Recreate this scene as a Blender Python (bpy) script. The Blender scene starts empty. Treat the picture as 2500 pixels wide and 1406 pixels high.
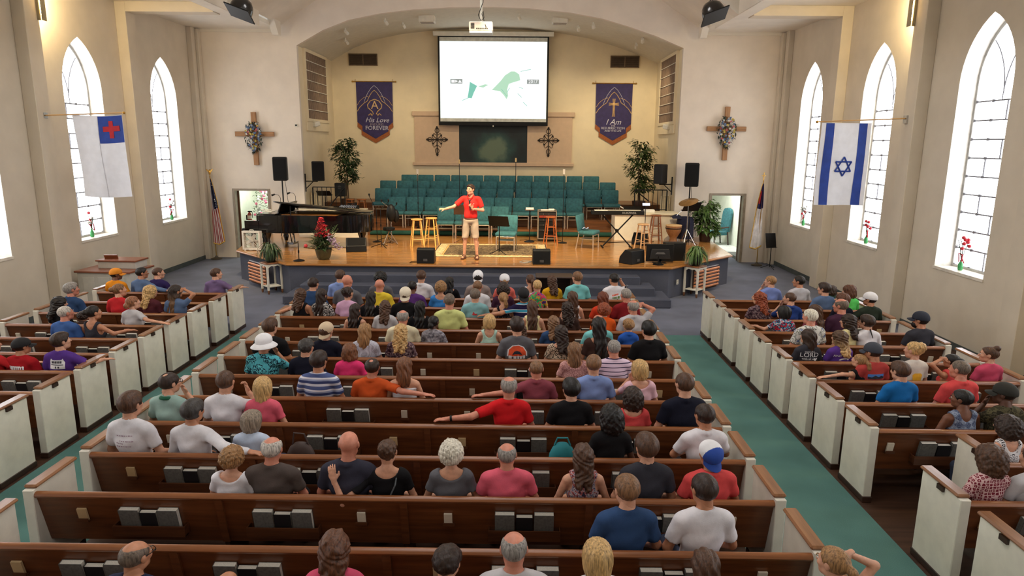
import bpy, bmesh, math, random
import numpy as np
from mathutils import Vector, Matrix, Euler
from mathutils.geometry import tessellate_polygon
from mathutils.bvhtree import BVHTree

# ---------------------------------------------------------------- camera, world, lights, exposure
scene = bpy.context.scene
COL = scene.collection
RND = random.Random(7)
PI = math.pi


def look_matrix(loc, yaw, pitch, roll):
    cy, sy, cp, sp, cr, sr = math.cos(yaw), math.sin(yaw), math.cos(pitch), math.sin(pitch), math.cos(roll), math.sin(roll)
    x0, y0, z0 = Vector((cy, sy, 0)), Vector((-sy, cy, 0)), Vector((0, 0, 1))
    f = cp * y0 - sp * z0
    u = sp * y0 + cp * z0
    r, t = cr * x0 - sr * u, sr * x0 + cr * u
    m = Matrix(((r.x, t.x, -f.x, loc[0]), (r.y, t.y, -f.y, loc[1]), (r.z, t.z, -f.z, loc[2]), (0, 0, 0, 1)))
    return m


cam_data = bpy.data.cameras.new('camera')
cam = bpy.data.objects.new('camera', cam_data)
COL.objects.link(cam)
cam.matrix_world = look_matrix((0.9532, 0.0, 3.766), 0.0085, 0.208, -0.0083)
cam_data.sensor_width = 36.0
cam_data.lens = 1662.06 / 2500 * 36.0
cam_data.clip_start, cam_data.clip_end = 0.05, 200
scene.camera = cam

vs = scene.view_settings
vs.view_transform = 'Standard'
vs.look = 'None'
vs.gamma = 1.0
vs.use_curve_mapping = False
vs.exposure = 0.0

world = bpy.data.worlds.new('overcast_sky')
scene.world = world
world.use_nodes = True
world.node_tree.nodes['Background'].inputs[0].default_value = (0.85, 0.92, 1.0, 1)
world.node_tree.nodes['Background'].inputs[1].default_value = 1.0

PANE_GLOW = 5.2                                                         # daylight in the frosted panes


def lamp(kind, loc, energy, color, target=None, **kw):
    d = bpy.data.lights.new('light', kind)
    d.energy, d.color = energy, color
    for k, v in kw.items():
        setattr(d, k, v)
    o = bpy.data.objects.new('light', d)
    COL.objects.link(o)
    o.location = loc
    if target is not None:
        o.rotation_euler = (Vector(target) - Vector(loc)).to_track_quat('-Z', 'Y').to_euler()
    return o


# nave ceiling lamps (high in the gable, above the frame)
for yy in (0.5, 5.5, 10.5, 15.0):
    lamp('AREA', (0, yy, 10.2), 150 if yy < 1 else 195, (1.0, 0.97, 0.95), (0, yy, 0), shape='RECTANGLE', size=5.0, size_y=1.2)
# stage spotlights on a bar across the nave, above the frame
for xx, tx, e in ((-4.2, -5.2, 380), (-2.4, -2.4, 480), (-0.8, -0.8, 620), (0.8, 0.6, 620), (2.4, 2.2, 520), (4.2, 4.6, 380)):
    lamp('SPOT', (xx, 13.2, 8.3), e * 4.1, (1.0, 0.78, 0.45), (tx, 19.6, 0.8), spot_size=math.radians(38), spot_blend=0.7, shadow_soft_size=0.12)
# downlights in the chancel vault
for xx, e in ((-4.6, 60), (-1.7, 60), (2.4, 70), (4.9, 130)):
    lamp('SPOT', (xx, 23.2, 6.9), e * 2.5, (1.0, 0.80, 0.50), (xx * 1.05, 26.3, 3.6), spot_size=math.radians(95), spot_blend=0.9, shadow_soft_size=0.15)
# rooms behind the two doors
lamp('AREA', (-7.7, 24.0, 2.6), 70, (0.92, 1.0, 0.90), (-7.7, 24.4, 0), size=1.0)
lamp('AREA', (8.2, 25.6, 2.8), 120, (0.97, 1.0, 0.96), (8.2, 25.6, 0), size=1.2)


# ---------------------------------------------------------------- materials
def lin(c):
    return tuple((v / 255 / 12.92 if v / 255 <= 0.04045 else ((v / 255 + 0.055) / 1.055) ** 2.4) for v in c[:3]) + (1.0,)


class NT:
    def __init__(self, name):
        self.m = bpy.data.materials.new(name)
        self.m.use_nodes = True
        self.t = self.m.node_tree
        self.b = self.t.nodes['Principled BSDF']

    def n(self, typ, **kw):
        nd = self.t.nodes.new(typ)
        for k, v in kw.items():
            if k.startswith('i_'):
                key = k[2:].replace('_', ' ')
                nd.inputs[int(key) if key.isdigit() else key].default_value = v
            else:
                setattr(nd, k, v)
        return nd

    def l(self, a, b):
        self.t.links.new(a, b)

    def coord(self, scale=(1, 1, 1), kind='Object', rot=(0, 0, 0), loc=(0, 0, 0)):
        tc = self.n('ShaderNodeTexCoord')
        mp = self.n('ShaderNodeMapping')
        mp.inputs['Scale'].default_value = scale
        mp.inputs['Rotation'].default_value = rot
        mp.inputs['Location'].default_value = loc
        self.l(tc.outputs[kind], mp.inputs['Vector'])
        return mp.outputs[0]

    def ramp(self, fac, stops, interp='LINEAR'):
        r = self.n('ShaderNodeValToRGB')
        r.color_ramp.interpolation = interp
        e = r.color_ramp.elements
        while len(e) < len(stops):
            e.new(0.5)
        for i, (p, c) in enumerate(stops):
            e[i].position, e[i].color = p, lin(c)
        self.l(fac, r.inputs[0])
        return r.outputs[0]

    def noise(self, vec, scale, detail=3, rough=0.55):
        n = self.n('ShaderNodeTexNoise', i_Scale=scale, i_Detail=detail, i_Roughness=rough)
        self.l(vec, n.inputs['Vector'])
        return n.outputs['Fac']

    def bump(self, h, strength, dist=0.01):
        b = self.n('ShaderNodeBump', i_Strength=strength, i_Distance=dist)
        self.l(h, b.inputs['Height'])
        self.l(b.outputs[0], self.b.inputs['Normal'])

    def col(self, sock):
        self.l(sock, self.b.inputs['Base Color'])

    def set(self, **kw):
        for k, v in kw.items():
            self.b.inputs[k.replace('_', ' ')].default_value = v
        return self


def mul(c, f):
    return tuple(max(0, min(255, v * f)) for v in c)


MATS = {}


def M(name, c=None, rough=0.5, metal=0.0, var=0.08, scale=6.0, bump=0.0, bscale=60.0, coat=0.0, spec=0.5):
    """A surface of one colour with a little mottling and fine relief."""
    if name in MATS:
        return MATS[name]
    t = NT(name)
    v = t.coord()
    t.col(t.ramp(t.noise(v, scale), [(0.3, mul(c, 1 - var)), (0.7, mul(c, 1 + var))]))
    t.set(Roughness=rough, Metallic=metal, Coat_Weight=coat, Specular_IOR_Level=spec)
    if bump:
        t.bump(t.noise(v, bscale, 2), bump, 0.004)
    MATS[name] = t.m
    return t.m


def wood(name, dark, light, rough=0.35, axis=0, scale=1.0, coat=0.15):
    if name in MATS:
        return MATS[name]
    t = NT(name)
    s = [14 * scale] * 3
    s[axis] = 0.9 * scale
    v = t.coord(tuple(s))
    n = t.noise(v, 1.6, 5, 0.6)
    t.col(t.ramp(n, [(0.28, dark), (0.72, light)]))
    t.set(Roughness=rough, Coat_Weight=coat)
    t.bump(n, 0.08, 0.003)
    MATS[name] = t.m
    return t.m


def glow(name, c, strength):
    t = NT(name)
    t.set(Base_Color=(0.03, 0.03, 0.03, 1), Emission_Color=lin(c), Emission_Strength=strength, Roughness=0.6)
    MATS[name] = t.m
    return t.m


# ---------------------------------------------------------------- mesh helpers
def frame_of(d):
    d = Vector(d).normalized()
    a = Vector((0, 0, 1)) if abs(d.z) < 0.9 else Vector((1, 0, 0))
    u = d.cross(a).normalized()
    return u, d.cross(u).normalized()


class MB:
    def __init__(self):
        self.v, self.f = [], []

    def raw(self, v, f):
        o = len(self.v)
        self.v.extend(tuple(p) for p in v)
        self.f.extend(tuple(i + o for i in q) for q in f)
        return self

    def box(self, c, s, rot=None):
        x, y, z = s[0] / 2, s[1] / 2, s[2] / 2
        p = [Vector((a * x, b * y, d * z)) for d in (-1, 1) for b in (-1, 1) for a in (-1, 1)]
        if rot is not None:
            m = Euler(rot).to_matrix() if not isinstance(rot, Matrix) else rot
            p = [m @ q for q in p]
        c = Vector(c)
        return self.raw([q + c for q in p], [(0, 2, 3, 1), (4, 5, 7, 6), (0, 1, 5, 4), (2, 6, 7, 3), (0, 4, 6, 2), (1, 3, 7, 5)])

    def bb(self, lo, hi):
        return self.box([(a + b) / 2 for a, b in zip(lo, hi)], [abs(b - a) for a, b in zip(lo, hi)])

    def cyl(self, a, b, r0, r1=None, n=10):
        return self.tube([a, b], [r0, r0 if r1 is None else r1], n)

    def tube(self, pts, r, n=6, caps=True):
        pts = [Vector(p) for p in pts]
        rs = r if isinstance(r, (list, tuple)) else [r] * len(pts)
        v, f = [], []
        u = None
        for i, p in enumerate(pts):
            d = (pts[min(i + 1, len(pts) - 1)] - pts[max(i - 1, 0)])
            if d.length < 1e-9:
                d = Vector((0, 0, 1))
            d.normalize()
            if u is None:
                u, w = frame_of(d)
            else:
                u = (u - d * u.dot(d))
                if u.length < 1e-6:
                    u, w = frame_of(d)
                u.normalize()
                w = d.cross(u).normalized()
            for k in range(n):
                a = 2 * PI * k / n
                v.append(p + (u * math.cos(a) + w * math.sin(a)) * rs[i])
        m = len(pts)
        for i in range(m - 1):
            for k in range(n):
                k2 = (k + 1) % n
                f.append((i * n + k, i * n + k2, (i + 1) * n + k2, (i + 1) * n + k))
        if caps:
            f.append(tuple(range(n))[::-1])
            f.append(tuple((m - 1) * n + k for k in range(n)))
        return self.raw(v, f)

    def lathe(self, prof, n=16, c=(0, 0, 0), sx=1.0, sy=1.0):
        v, f = [], []
        for r, z in prof:
            for k in range(n):
                a = 2 * PI * k / n
                v.append((c[0] + r * math.cos(a) * sx, c[1] + r * math.sin(a) * sy, c[2] + z))
        for i in range(len(prof) - 1):
            for k in range(n):
                k2 = (k + 1) % n
                f.append((i * n + k, i * n + k2, (i + 1) * n + k2, (i + 1) * n + k))
        f.append(tuple(range(n))[::-1])
        f.append(tuple((len(prof) - 1) * n + k for k in range(n)))
        return self.raw(v, f)

    def prism(self, poly, o, ux, uy, dep):
        """poly in (ux, uy) at o, pushed by dep."""
        o, ux, uy, dep = Vector(o), Vector(ux), Vector(uy), Vector(dep)
        a = [o + ux * p[0] + uy * p[1] for p in poly]
        n = len(a)
        if ux.cross(uy).dot(dep) > 0:
            pass
        tri = tessellate_polygon([[Vector((p[0], p[1], 0)) for p in poly]])
        v = a + [p + dep for p in a]
        f = [tuple(t) for t in tri] + [tuple(i + n for i in t) for t in tri]
        f += [(i, (i + 1) % n, (i + 1) % n + n, i + n) for i in range(n)]
        return self.raw(v, f)

    def ell(self, c, r, nu=12, nv=8, rot=None):
        m = Euler(rot).to_matrix() if rot is not None else None
        v, f = [], []
        for j in range(nv + 1):
            b = PI * j / nv - PI / 2
            for i in range(nu):
                a = 2 * PI * i / nu
                p = Vector((r[0] * math.cos(a) * math.cos(b), r[1] * math.sin(a) * math.cos(b), r[2] * math.sin(b)))
                v.append((m @ p if m else p) + Vector(c))
        for j in range(nv):
            for i in range(nu):
                i2 = (i + 1) % nu
                f.append((j * nu + i, j * nu + i2, (j + 1) * nu + i2, (j + 1) * nu + i))
        return self.raw(v, f)

    def grid(self, fn, nu, nv):
        v = [fn(i / nu, j / nv) for j in range(nv + 1) for i in range(nu + 1)]
        w = nu + 1
        f = [(j * w + i, j * w + i + 1, (j + 1) * w + i + 1, (j + 1) * w + i) for j in range(nv) for i in range(nu)]
        return self.raw(v, f)

    def mesh(self, name, bev=0.0, smooth=None, fix=True):
        me = bpy.data.meshes.new(name)
        me.from_pydata(self.v, [], self.f)
        if fix or bev:
            bm = bmesh.new()
            bm.from_mesh(me)
            bmesh.ops.remove_doubles(bm, verts=bm.verts, dist=1e-5)
            bmesh.ops.recalc_face_normals(bm, faces=bm.faces)
            if bev:
                es = [e for e in bm.edges if len(e.link_faces) == 2 and e.calc_face_angle(0) > 0.5]
                bmesh.ops.bevel(bm, geom=es, offset=bev, segments=1, affect='EDGES', clamp_overlap=True)
            bm.to_mesh(me)
            bm.free()
        if smooth is not None:
            me.polygons.foreach_set('use_smooth', [True] * len(me.polygons))
            if smooth < 3:
                me.set_sharp_from_angle(angle=smooth)
        return me

    def build(self, name, mat, parent=None, bev=0.0, smooth=None, fix=True):
        return link(name, self.mesh(name, bev, smooth, fix), mat, parent)


def link(name, me, mat, parent=None):
    o = bpy.data.objects.new(name, me)
    COL.objects.link(o)
    if not me.materials:
        me.materials.append(mat)
    elif me.materials[0] != mat:
        o.material_slots[0].link = 'OBJECT'
        o.material_slots[0].material = mat
    if parent is not None:
        o.parent = parent
    return o


def tag(o, label=None, cat=None, group=None, kind=None):
    for k, v in (('label', label), ('category', cat), ('group', group), ('kind', kind)):
        if v:
            o[k] = v
    return o


def thing(name, label, cat, loc=(0, 0, 0), rz=0.0, group=None):
    o = bpy.data.objects.new(name, None)
    COL.objects.link(o)
    o.location, o.rotation_euler = loc, (0, 0, rz)
    o.empty_display_size = 0.1
    return tag(o, label, cat, group)


def struct(o):
    o['kind'] = 'structure'
    return o


def copy_tree(o, parent=None):
    c = o.copy()
    COL.objects.link(c)
    c.parent = parent
    for ch in o.children:
        copy_tree(ch, c)
    return c


def dup(root, loc, rz=0.0, label=None, group=None, scale=None):
    c = copy_tree(root)
    c.location = loc
    c.rotation_euler = (0, 0, rz)
    if label:
        c['label'] = label
    if group:
        c['group'] = group
    if scale:
        c.scale = scale
    return c


def text_mesh(s, size, font_shear=0.0, extrude=0.0):
    cu = bpy.data.curves.new('text', 'FONT')
    cu.body, cu.size, cu.align_x, cu.align_y, cu.shear, cu.extrude = s, size, 'CENTER', 'CENTER', font_shear, extrude
    cu.resolution_u = 2
    ob = bpy.data.objects.new('text', cu)
    COL.objects.link(ob)
    dg = bpy.context.evaluated_depsgraph_get()
    me = bpy.data.meshes.new_from_object(ob.evaluated_get(dg))
    bpy.data.objects.remove(ob)
    bpy.data.curves.remove(cu)
    me.materials.clear()
    return me


# named colours
WHITE = M('white_paint', (226, 222, 208), 0.45, var=0.03, bump=0.05, bscale=30)
WALL = M('plaster_wall', (213, 202, 183), 0.85, var=0.02, scale=2.0, bump=0.25, bscale=120)
WALLF = M('plaster_front', (228, 217, 203), 0.85, var=0.02, scale=2.0, bump=0.2, bscale=120)
CEIL = M('ceiling_plaster', (226, 219, 206), 0.9, var=0.02, scale=2.0, bump=0.3, bscale=90)
CHANC = M('chancel_plaster', (230, 215, 182), 0.85, var=0.02, scale=2.0, bump=0.2, bscale=120)
BLACK = M('black_plastic', (13, 13, 14), 0.5, var=0.1, spec=0.3)
BLACKM = M('black_metal', (26, 25, 25), 0.4, metal=0.6)
PEWW = wood('pew_wood', (84, 44, 22), (124, 72, 38), 0.36, 0, 1.0)
RAILW = wood('pew_rail_wood', (114, 66, 36), (154, 96, 56), 0.30, 0, 1.0)
ARMW = wood('armrest_wood', (116, 76, 48), (156, 108, 72), 0.28, 1, 1.0)
DARKW = wood('dark_wood', (38, 21, 13), (62, 36, 22), 0.45, 0, 1.0)
GOLD = M('brass', (188, 146, 72), 0.3, metal=0.9)
CHROME = M('chrome', (190, 190, 190), 0.25, metal=1.0)

# ---------------------------------------------------------------- room shell
WX, FY, BY, CZ = 9.3, 22.35, -5.0, 7.22          # side walls, front wall, back wall, aisle ceiling
CHX, CHY = 6.05, 26.4                            # chancel half width and back wall
STZ = 0.8175


def carpet(name, c, var=0.16):
    t = NT(name)
    v = t.coord()
    t.col(t.ramp(t.noise(v, 260, 2), [(0.3, mul(c, 1 - var)), (0.7, mul(c, 1 + var))]))
    w = t.noise(v, 1.3, 2)
    mx = t.n('ShaderNodeMix', data_type='RGBA', blend_type='MULTIPLY')
    mx.inputs[0].default_value = 1.0
    t.l(t.b.inputs['Base Color'].links[0].from_socket, mx.inputs[6])
    t.l(t.ramp(w, [(0.3, (225, 225, 225)), (0.7, (255, 255, 255))]), mx.inputs[7])
    t.col(mx.outputs[2])
    t.set(Roughness=0.95, Specular_IOR_Level=0.1)
    t.bump(t.noise(v, 400, 2), 0.5, 0.004)
    return t.m


TEAL = carpet('teal_carpet', (94, 134, 128))
SLATE = carpet('slate_carpet', (114, 118, 132))
SLATE2 = carpet('slate_riser_carpet', (92, 95, 108))
FLOORW = wood('pew_floor_wood', (48, 31, 22), (84, 56, 40), 0.5, 0, 0.7)

struct(MB().bb((-WX - 0.6, BY - 0.3, -0.2), (WX + 0.6, FY + 8, -0.02)).build('floor', M('sub_floor', (70, 60, 52), 0.8)))
# carpets lie on the slab as thin layers
struct(MB().bb((-WX, 13.37, -0.02), (WX, 24.6, 0.0)).build('floor_front', SLATE))
for nm, x0, x1 in (('floor_aisle_west', -4.66, -3.16), ('floor_aisle_east', 3.16, 4.66)):
    struct(MB().bb((x0, BY, -0.02), (x1, 13.37, 0.0)).build(nm, TEAL))
for nm, x0, x1 in (('floor_side_west', -WX, -4.66), ('floor_pews_middle', -3.16, 3.16), ('floor_side_east', 4.66, WX)):
    struct(MB().bb((x0, BY, -0.02), (x1, 13.37, 0.0)).build(nm, FLOORW))


def lancet(hw, spring, apex, sill, y, n=9):
    """outline of a pointed window in (y, z), counter-clockwise from bottom left"""
    h = apex - spring
    r = (hw * hw + h * h) / (2 * hw)              # arc radius, centre on the spring line
    pts = [(y - hw, sill), (y + hw, sill)]
    for i in range(n + 1):
        t = i / n
        ang = t * math.asin(h / r)
        pts.append((y + hw - r + r * math.cos(ang), spring + r * math.sin(ang)))
    for i in range(n - 1, -1, -1):
        t = i / n
        ang = t * math.asin(h / r)
        pts.append((y - hw + r - r * math.cos(ang), spring + r * math.sin(ang)))
    return pts


WIN_Y = (20.24, 16.51, 12.80, 9.08, 5.37, 1.66, -2.05)
W_HW, W_SPR, W_APX, W_SILL = 0.73, 4.95, 6.12, 1.46
bounds = [FY] + [(WIN_Y[i] + WIN_Y[i + 1]) / 2 for i in range(6)] + [BY]
REV = 0.42
PANE = glow('frosted_pane', (248, 250, 255), PANE_GLOW)
LEAD = M('lead_came', (120, 120, 126), 0.6)
WINDOW_NO = 0


def window(side, y, full):
    global WINDOW_NO
    WINDOW_NO += 1
    xs = side * (WX + REV - 0.06)
    root = bpy.data.objects.new('window_%d' % WINDOW_NO, None)
    COL.objects.link(root)
    root['kind'] = 'structure'
    ol = lancet(W_HW, W_SPR, W_APX, W_SILL, y)
    # frame: two stiles follow the outline
    fr = MB()
    inn = lancet(W_HW - 0.05, W_SPR, W_APX - 0.085, W_SILL + 0.05, y)
    n = len(ol)
    v = [(xs - side * 0.03, a, b) for a, b in ol] + [(xs - side * 0.03, a, b) for a, b in inn] + [(xs + side * 0.03, a, b) for a, b in inn]
    f = [(i, (i + 1) % n, n + (i + 1) % n, n + i) for i in range(n)] + [(n + i, n + (i + 1) % n, 2 * n + (i + 1) % n, 2 * n + i) for i in range(n)]
    fr.raw(v, f)
    fr.build('window_frame', M('window_frame_paint', (170, 168, 164), 0.5), root)
    MB().bb((side * WX - side * 0.02, y - W_HW - 0.02, W_SILL - 0.05), (xs, y + W_HW + 0.02, W_SILL + 0.004)).build('window_sill', M('sill_paint', (222, 214, 200), 0.4), root)
    # bars
    h = W_APX - W_SPR
    hw = W_HW - 0.04
    bars = MB()
    rows = [W_SILL + 0.04 + k * (4.62 - W_SILL - 0.04) / 9 for k in range(10)]
    vy = y + 0.30 * hw                     # off-centre upright
    for k, z in enumerate(rows):
        bars.box((xs - side * 0.01, y, z), (0.03, 2 * hw, 0.024))
        for yy in (y - hw * 0.98, vy, y + hw * 0.98):
            bars.box((xs - side * 0.008, yy, z), (0.04, 0.05, 0.05))
    for k in range(9):
        z0, z1 = rows[k], rows[k + 1]
        if k % 3 != 1:
            bars.box((xs, vy if k % 2 else y - 0.25 * hw, (z0 + z1) / 2), (0.03, 0.022, z1 - z0))
    zt = rows[9]
    r = (W_HW ** 2 + h * h) / (2 * W_HW)
    for s in (-1, 1):                     # the upright forks into two branches in the head
        pts = []
        for i in range(12):
            an = i / 11 * 0.9
            p = (y + s * (r - r * math.cos(an)), zt + 0.12 + r * math.sin(an))
            lim = hw if p[1] < W_SPR else hw - r + math.sqrt(max(0, r * r - (p[1] - W_SPR) ** 2))
            if abs(p[0] - y) > lim - 0.01:
                break
            pts.append((xs, p[0], p[1]))
        if len(pts) > 1:
            bars.tube(pts, 0.013, 4)
    bars.box((xs, y, zt + 0.06), (0.016, 0.018, 0.14))
    bars.build('glazing_bar', LEAD, root)
    if full:
        for k in range(9):
            z0, z1 = rows[k] + 0.012, rows[k + 1] - 0.012
            cut = (vy if k % 2 else y - 0.25 * hw) if k % 3 != 1 else None
            for a, b in (((y - hw, cut - 0.008), (cut + 0.008, y + hw)) if cut else ((y - hw, y + hw),)):
                MB().bb((xs, a, z0), (xs + side * 0.012, b, z1)).build('pane', PANE, root)
        hd = lancet(hw, W_SPR, W_APX - 0.06, rows[9] + 0.012, y)
        MB().prism(hd, (xs, 0, 0), (0, 1, 0), (0, 0, 1), (side * 0.012, 0, 0)).build('pane', PANE, root)
    else:
        hd = lancet(hw, W_SPR, W_APX - 0.06, W_SILL + 0.05, y)
        MB().prism(hd, (xs, 0, 0), (0, 1, 0), (0, 0, 1), (side * 0.012, 0, 0)).build('pane', PANE, root)


for side, nm in ((-1, 'wall_west'), (1, 'wall_east')):
    root = bpy.data.objects.new(nm, None)
    COL.objects.link(root)
    root['kind'] = 'structure'
    wall, rev = MB(), MB()
    for i, y in enumerate(WIN_Y):
        y1, y0 = bounds[i], bounds[i + 1]
        ol = lancet(W_HW, W_SPR, W_APX, W_SILL, y)
        outer = [(y0, -0.02), (y1, -0.02), (y1, CZ + 0.1), (y0, CZ + 0.1)]
        tri = tessellate_polygon([[Vector((a, b, 0)) for a, b in outer], [Vector((a, b, 0)) for a, b in ol[::-1]]])
        allp = outer + ol[::-1]
        for xx in (side * WX, side * (WX + REV)):
            wall.raw([(xx, a, b) for a, b in allp], [tuple(t) for t in tri])
        n = len(ol)
        rev.raw([(side * WX, a, b) for a, b in ol] + [(side * (WX + REV), a, b) for a, b in ol], [(k, (k + 1) % n, (k + 1) % n + n, k + n) for k in range(n)])
    wall.build('wall_surface', WALL, root, fix=False)
    rev.build('window_reveal', M('reveal_paint', (232, 228, 218), 0.7), root)
    for y in bounds[1:-1]:                    # pilasters between the bays
        MB().bb((side * (WX - 0.27), y - 0.21, 0.0), (side * WX, y + 0.21, CZ)).build('pilaster', WALL, root, bev=0.008)
    MB().bb((side * (WX - 0.16), FY - 0.42, 0), (side * WX, FY, CZ)).build('pilaster', WALL, root, bev=0.01)
    MB().bb((side * (WX - 0.26), FY - 0.20, 0), (side * (WX - 0.16), FY, CZ - 0.03)).build('pilaster', WALL, root, bev=0.01)
    struct(MB().bb((side * (WX - 0.025), BY, 0.0), (side * WX, FY, 0.13)).build('baseboard_west' if side < 0 else 'baseboard_east', M('slate_base', (78, 84, 82), 0.9)))
    for y in WIN_Y:
        window(side, y, y > 12 and not (side < 0 and y < 11))

# front wall with the chancel arch and two doorways
ARC = [(-6.05, 6.74), (-5.2, 7.20), (-4.4, 7.50), (-3.4, 7.70), (-2.4, 7.82), (-1.2, 7.89), (0, 7.91), (1.2, 7.88), (2.5, 7.76), (3.5, 7.59), (4.4, 7.34), (5.2, 7.08), (6.05, 6.74)]
fw = bpy.data.objects.new('wall_front', None)
COL.objects.link(fw)
fw['kind'] = 'structure'
outer = [(-WX, -0.02), (-8.37, -0.02), (-8.37, 2.25), (-7.22, 2.25), (-7.22, -0.02), (-CHX, -0.02)] + ARC + [(CHX, -0.02), (7.2, -0.02), (7.2, 2.23), (8.31, 2.23), (8.31, -0.02), (WX, -0.02), (WX, 13.0), (-WX, 13.0)]
MB().prism(outer, (0, FY, 0), (1, 0, 0), (0, 0, 1), (0, 0.16, 0)).build('wall_surface', WALLF, fw)
# chancel: vault, side walls, back wall
ch = MB()
n = len(ARC)
ch.raw([(a, FY + 0.16, b) for a, b in ARC] + [(a, CHY, b) for a, b in ARC], [(k, k + 1, k + 1 + n, k + n) for k in range(n - 1)])
struct(ch.build('ceiling_chancel', M('vault_plaster', (214, 208, 190), 0.9, var=0.02, bump=0.2, bscale=90), smooth=0.5))
for s, nm in ((-1, 'wall_chancel_west'), (1, 'wall_chancel_east')):
    struct(MB().bb((s * CHX, FY + 0.155, 0), (s * (CHX + 0.2), CHY, 6.9)).build(nm, CHANC))
struct(MB().bb((-CHX - 0.2, CHY, 0), (CHX + 0.2, CHY + 0.2, 8.2)).build('wall_chancel_back', CHANC))
# nave ceiling: flat side aisles, long beams, gable, rafters
for s, nm in ((-1, 'ceiling_aisle_west'), (1, 'ceiling_aisle_east')):
    struct(MB().bb((s * 6.6, BY, CZ), (s * (WX + 0.5), FY + 0.1, CZ + 0.12)).build(nm, CEIL))
    MB().bb((s * 6.42, BY, 6.99), (s * 6.8, 20.3, CZ + 0.4)).build('trim_1' if s < 0 else 'trim_2', CEIL, bev=0.01)['kind'] = 'structure'
    struct(MB().raw([(s * 6.5, BY, CZ + 0.12), (0, BY, 11.6), (0, FY + 0.1, 11.6), (s * 6.5, FY + 0.1, CZ + 0.12), (s * 6.5, BY, CZ + 0.3), (0, BY, 11.8), (0, FY + 0.1, 11.8), (s * 6.5, FY + 0.1, CZ + 0.3)],
                    [(0, 1, 2, 3), (4, 5, 6, 7), (0, 3, 7, 4)]).build('ceiling_gable_west' if s < 0 else 'ceiling_gable_east', CEIL))
    for y in bounds[1:-1]:
        struct(MB().bb((s * 6.8, y - 0.21, 6.97), (s * (WX - 0.27), y + 0.21, CZ)).build('beam', WALL, bev=0.008))
        struct(MB().prism([(6.42, 7.0), (0, 11.35), (0, 11.62), (6.42, CZ + 0.2)], (0, y - 0.21, 0), (s, 0, 0), (0, 0, 1), (0, 0.42, 0)).build('beam', CEIL))
    # corbel where the long beam meets the front wall
    struct(MB().prism([(0, 0), (0.24, 0), (0.24, 0.6), (-0.5, 0.6)], (s * 6.62, FY - 0.5, 6.98), (0, 1, 0), (0, 0, 1), (-s * 0.2, 0, 0)).build('trim_3' if s < 0 else 'trim_4', CEIL))
    struct(MB().bb((s * 6.75, FY - 0.05, CZ - 0.10), (s * (WX - 0.1), FY, CZ)).build('trim_5' if s < 0 else 'trim_6', CEIL))
struct(MB().bb((-WX - 0.4, BY - 0.2, -0.02), (WX + 0.4, BY, 12)).build('wall_back', WALL))

# door frames and the rooms behind them
DFR = M('door_frame_paint', (150, 138, 122), 0.5)
for k, (x0, x1, zt) in enumerate(((-8.37, -7.22, 2.25), (7.2, 8.31, 2.23))):
    d = bpy.data.objects.new('door_%d' % (k + 1), None)
    COL.objects.link(d)
    d['kind'] = 'structure'
    MB().bb((x0 - 0.04, FY - 0.03, 0), (x0 + 0.04, FY + 0.18, zt + 0.03)).build('door_jamb', DFR, d, bev=0.004)
    MB().bb((x1 - 0.04, FY - 0.03, 0), (x1 + 0.04, FY + 0.18, zt + 0.03)).build('door_jamb', DFR, d, bev=0.004)
    MB().bb((x0 + 0.04, FY - 0.03, zt - 0.04), (x1 - 0.04, FY + 0.18, zt + 0.03)).build('door_head', DFR, d, bev=0.004)
    if k == 0:   # leaf swung into the room
        MB().bb((x0 - 0.46, FY + 0.2, 0.02), (x0 + 0.085, FY + 0.25, zt - 0.05)).build('door_leaf', wood('door_leaf_wood', (84, 52, 34), (118, 76, 50), 0.4, 2), d)
        MB().cyl((x0 - 0.1, FY + 0.25, 1.05), (x0 - 0.1, FY + 0.31, 1.05), 0.03).build('door_handle', GOLD, d)
    else:
        lf = MB().bb((x1 - 0.07, FY + 0.2, 0.02), (x1 + 0.8, FY + 0.24, zt - 0.05)).build('door_leaf', wood('door_leaf_grey', (120, 104, 90), (150, 132, 116), 0.4, 2), d)
        MB().cyl((x1 + 0.7, FY + 0.24, 1.05), (x1 + 0.7, FY + 0.30, 1.05), 0.03).build('door_handle', CHROME, d)
GREENW = M('side_room_wall', (222, 224, 210), 0.8, var=0.02)
struct(MB().bb((-8.9, 25.6, 0), (-6.3, 25.7, 3.0)).bb((-8.95, FY + 0.16, 0), (-8.85, 25.7, 3)).bb((-6.3, FY + 0.16, 0), (-6.26, 25.7, 3)).build('wall_side_room_west', GREENW))
struct(MB().bb((-9, FY + 0.16, 3.0), (-6.3, 25.7, 3.05)).build('ceiling_side_room_west', CEIL))
struct(MB().bb((6.3, 29.5, 0), (10.3, 29.6, 3.2)).bb((9.25, FY + 0.16, 0), (9.33, 29.6, 3.2)).bb((6.26, FY + 0.16, 0), (6.34, 29.6, 3.2)).build('wall_side_room_east', GREENW))
struct(MB().bb((6.2, FY + 0.16, 3.2), (10.3, 29.7, 3.25)).build('ceiling_side_room_east', CEIL))
struct(MB().bb((6.3, 24.6, -0.02), (9.3, 29.5, 0.005)).build('floor_tile_side_room', M('pale_tile', (206, 208, 204), 0.35)))
struct(MB().bb((8.35, FY + 0.16, 0.0), (9.25, FY + 1.6, 0.1)).build('baseboard_side_room', M('slate_base2', (110, 112, 108), 0.8)))

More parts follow.
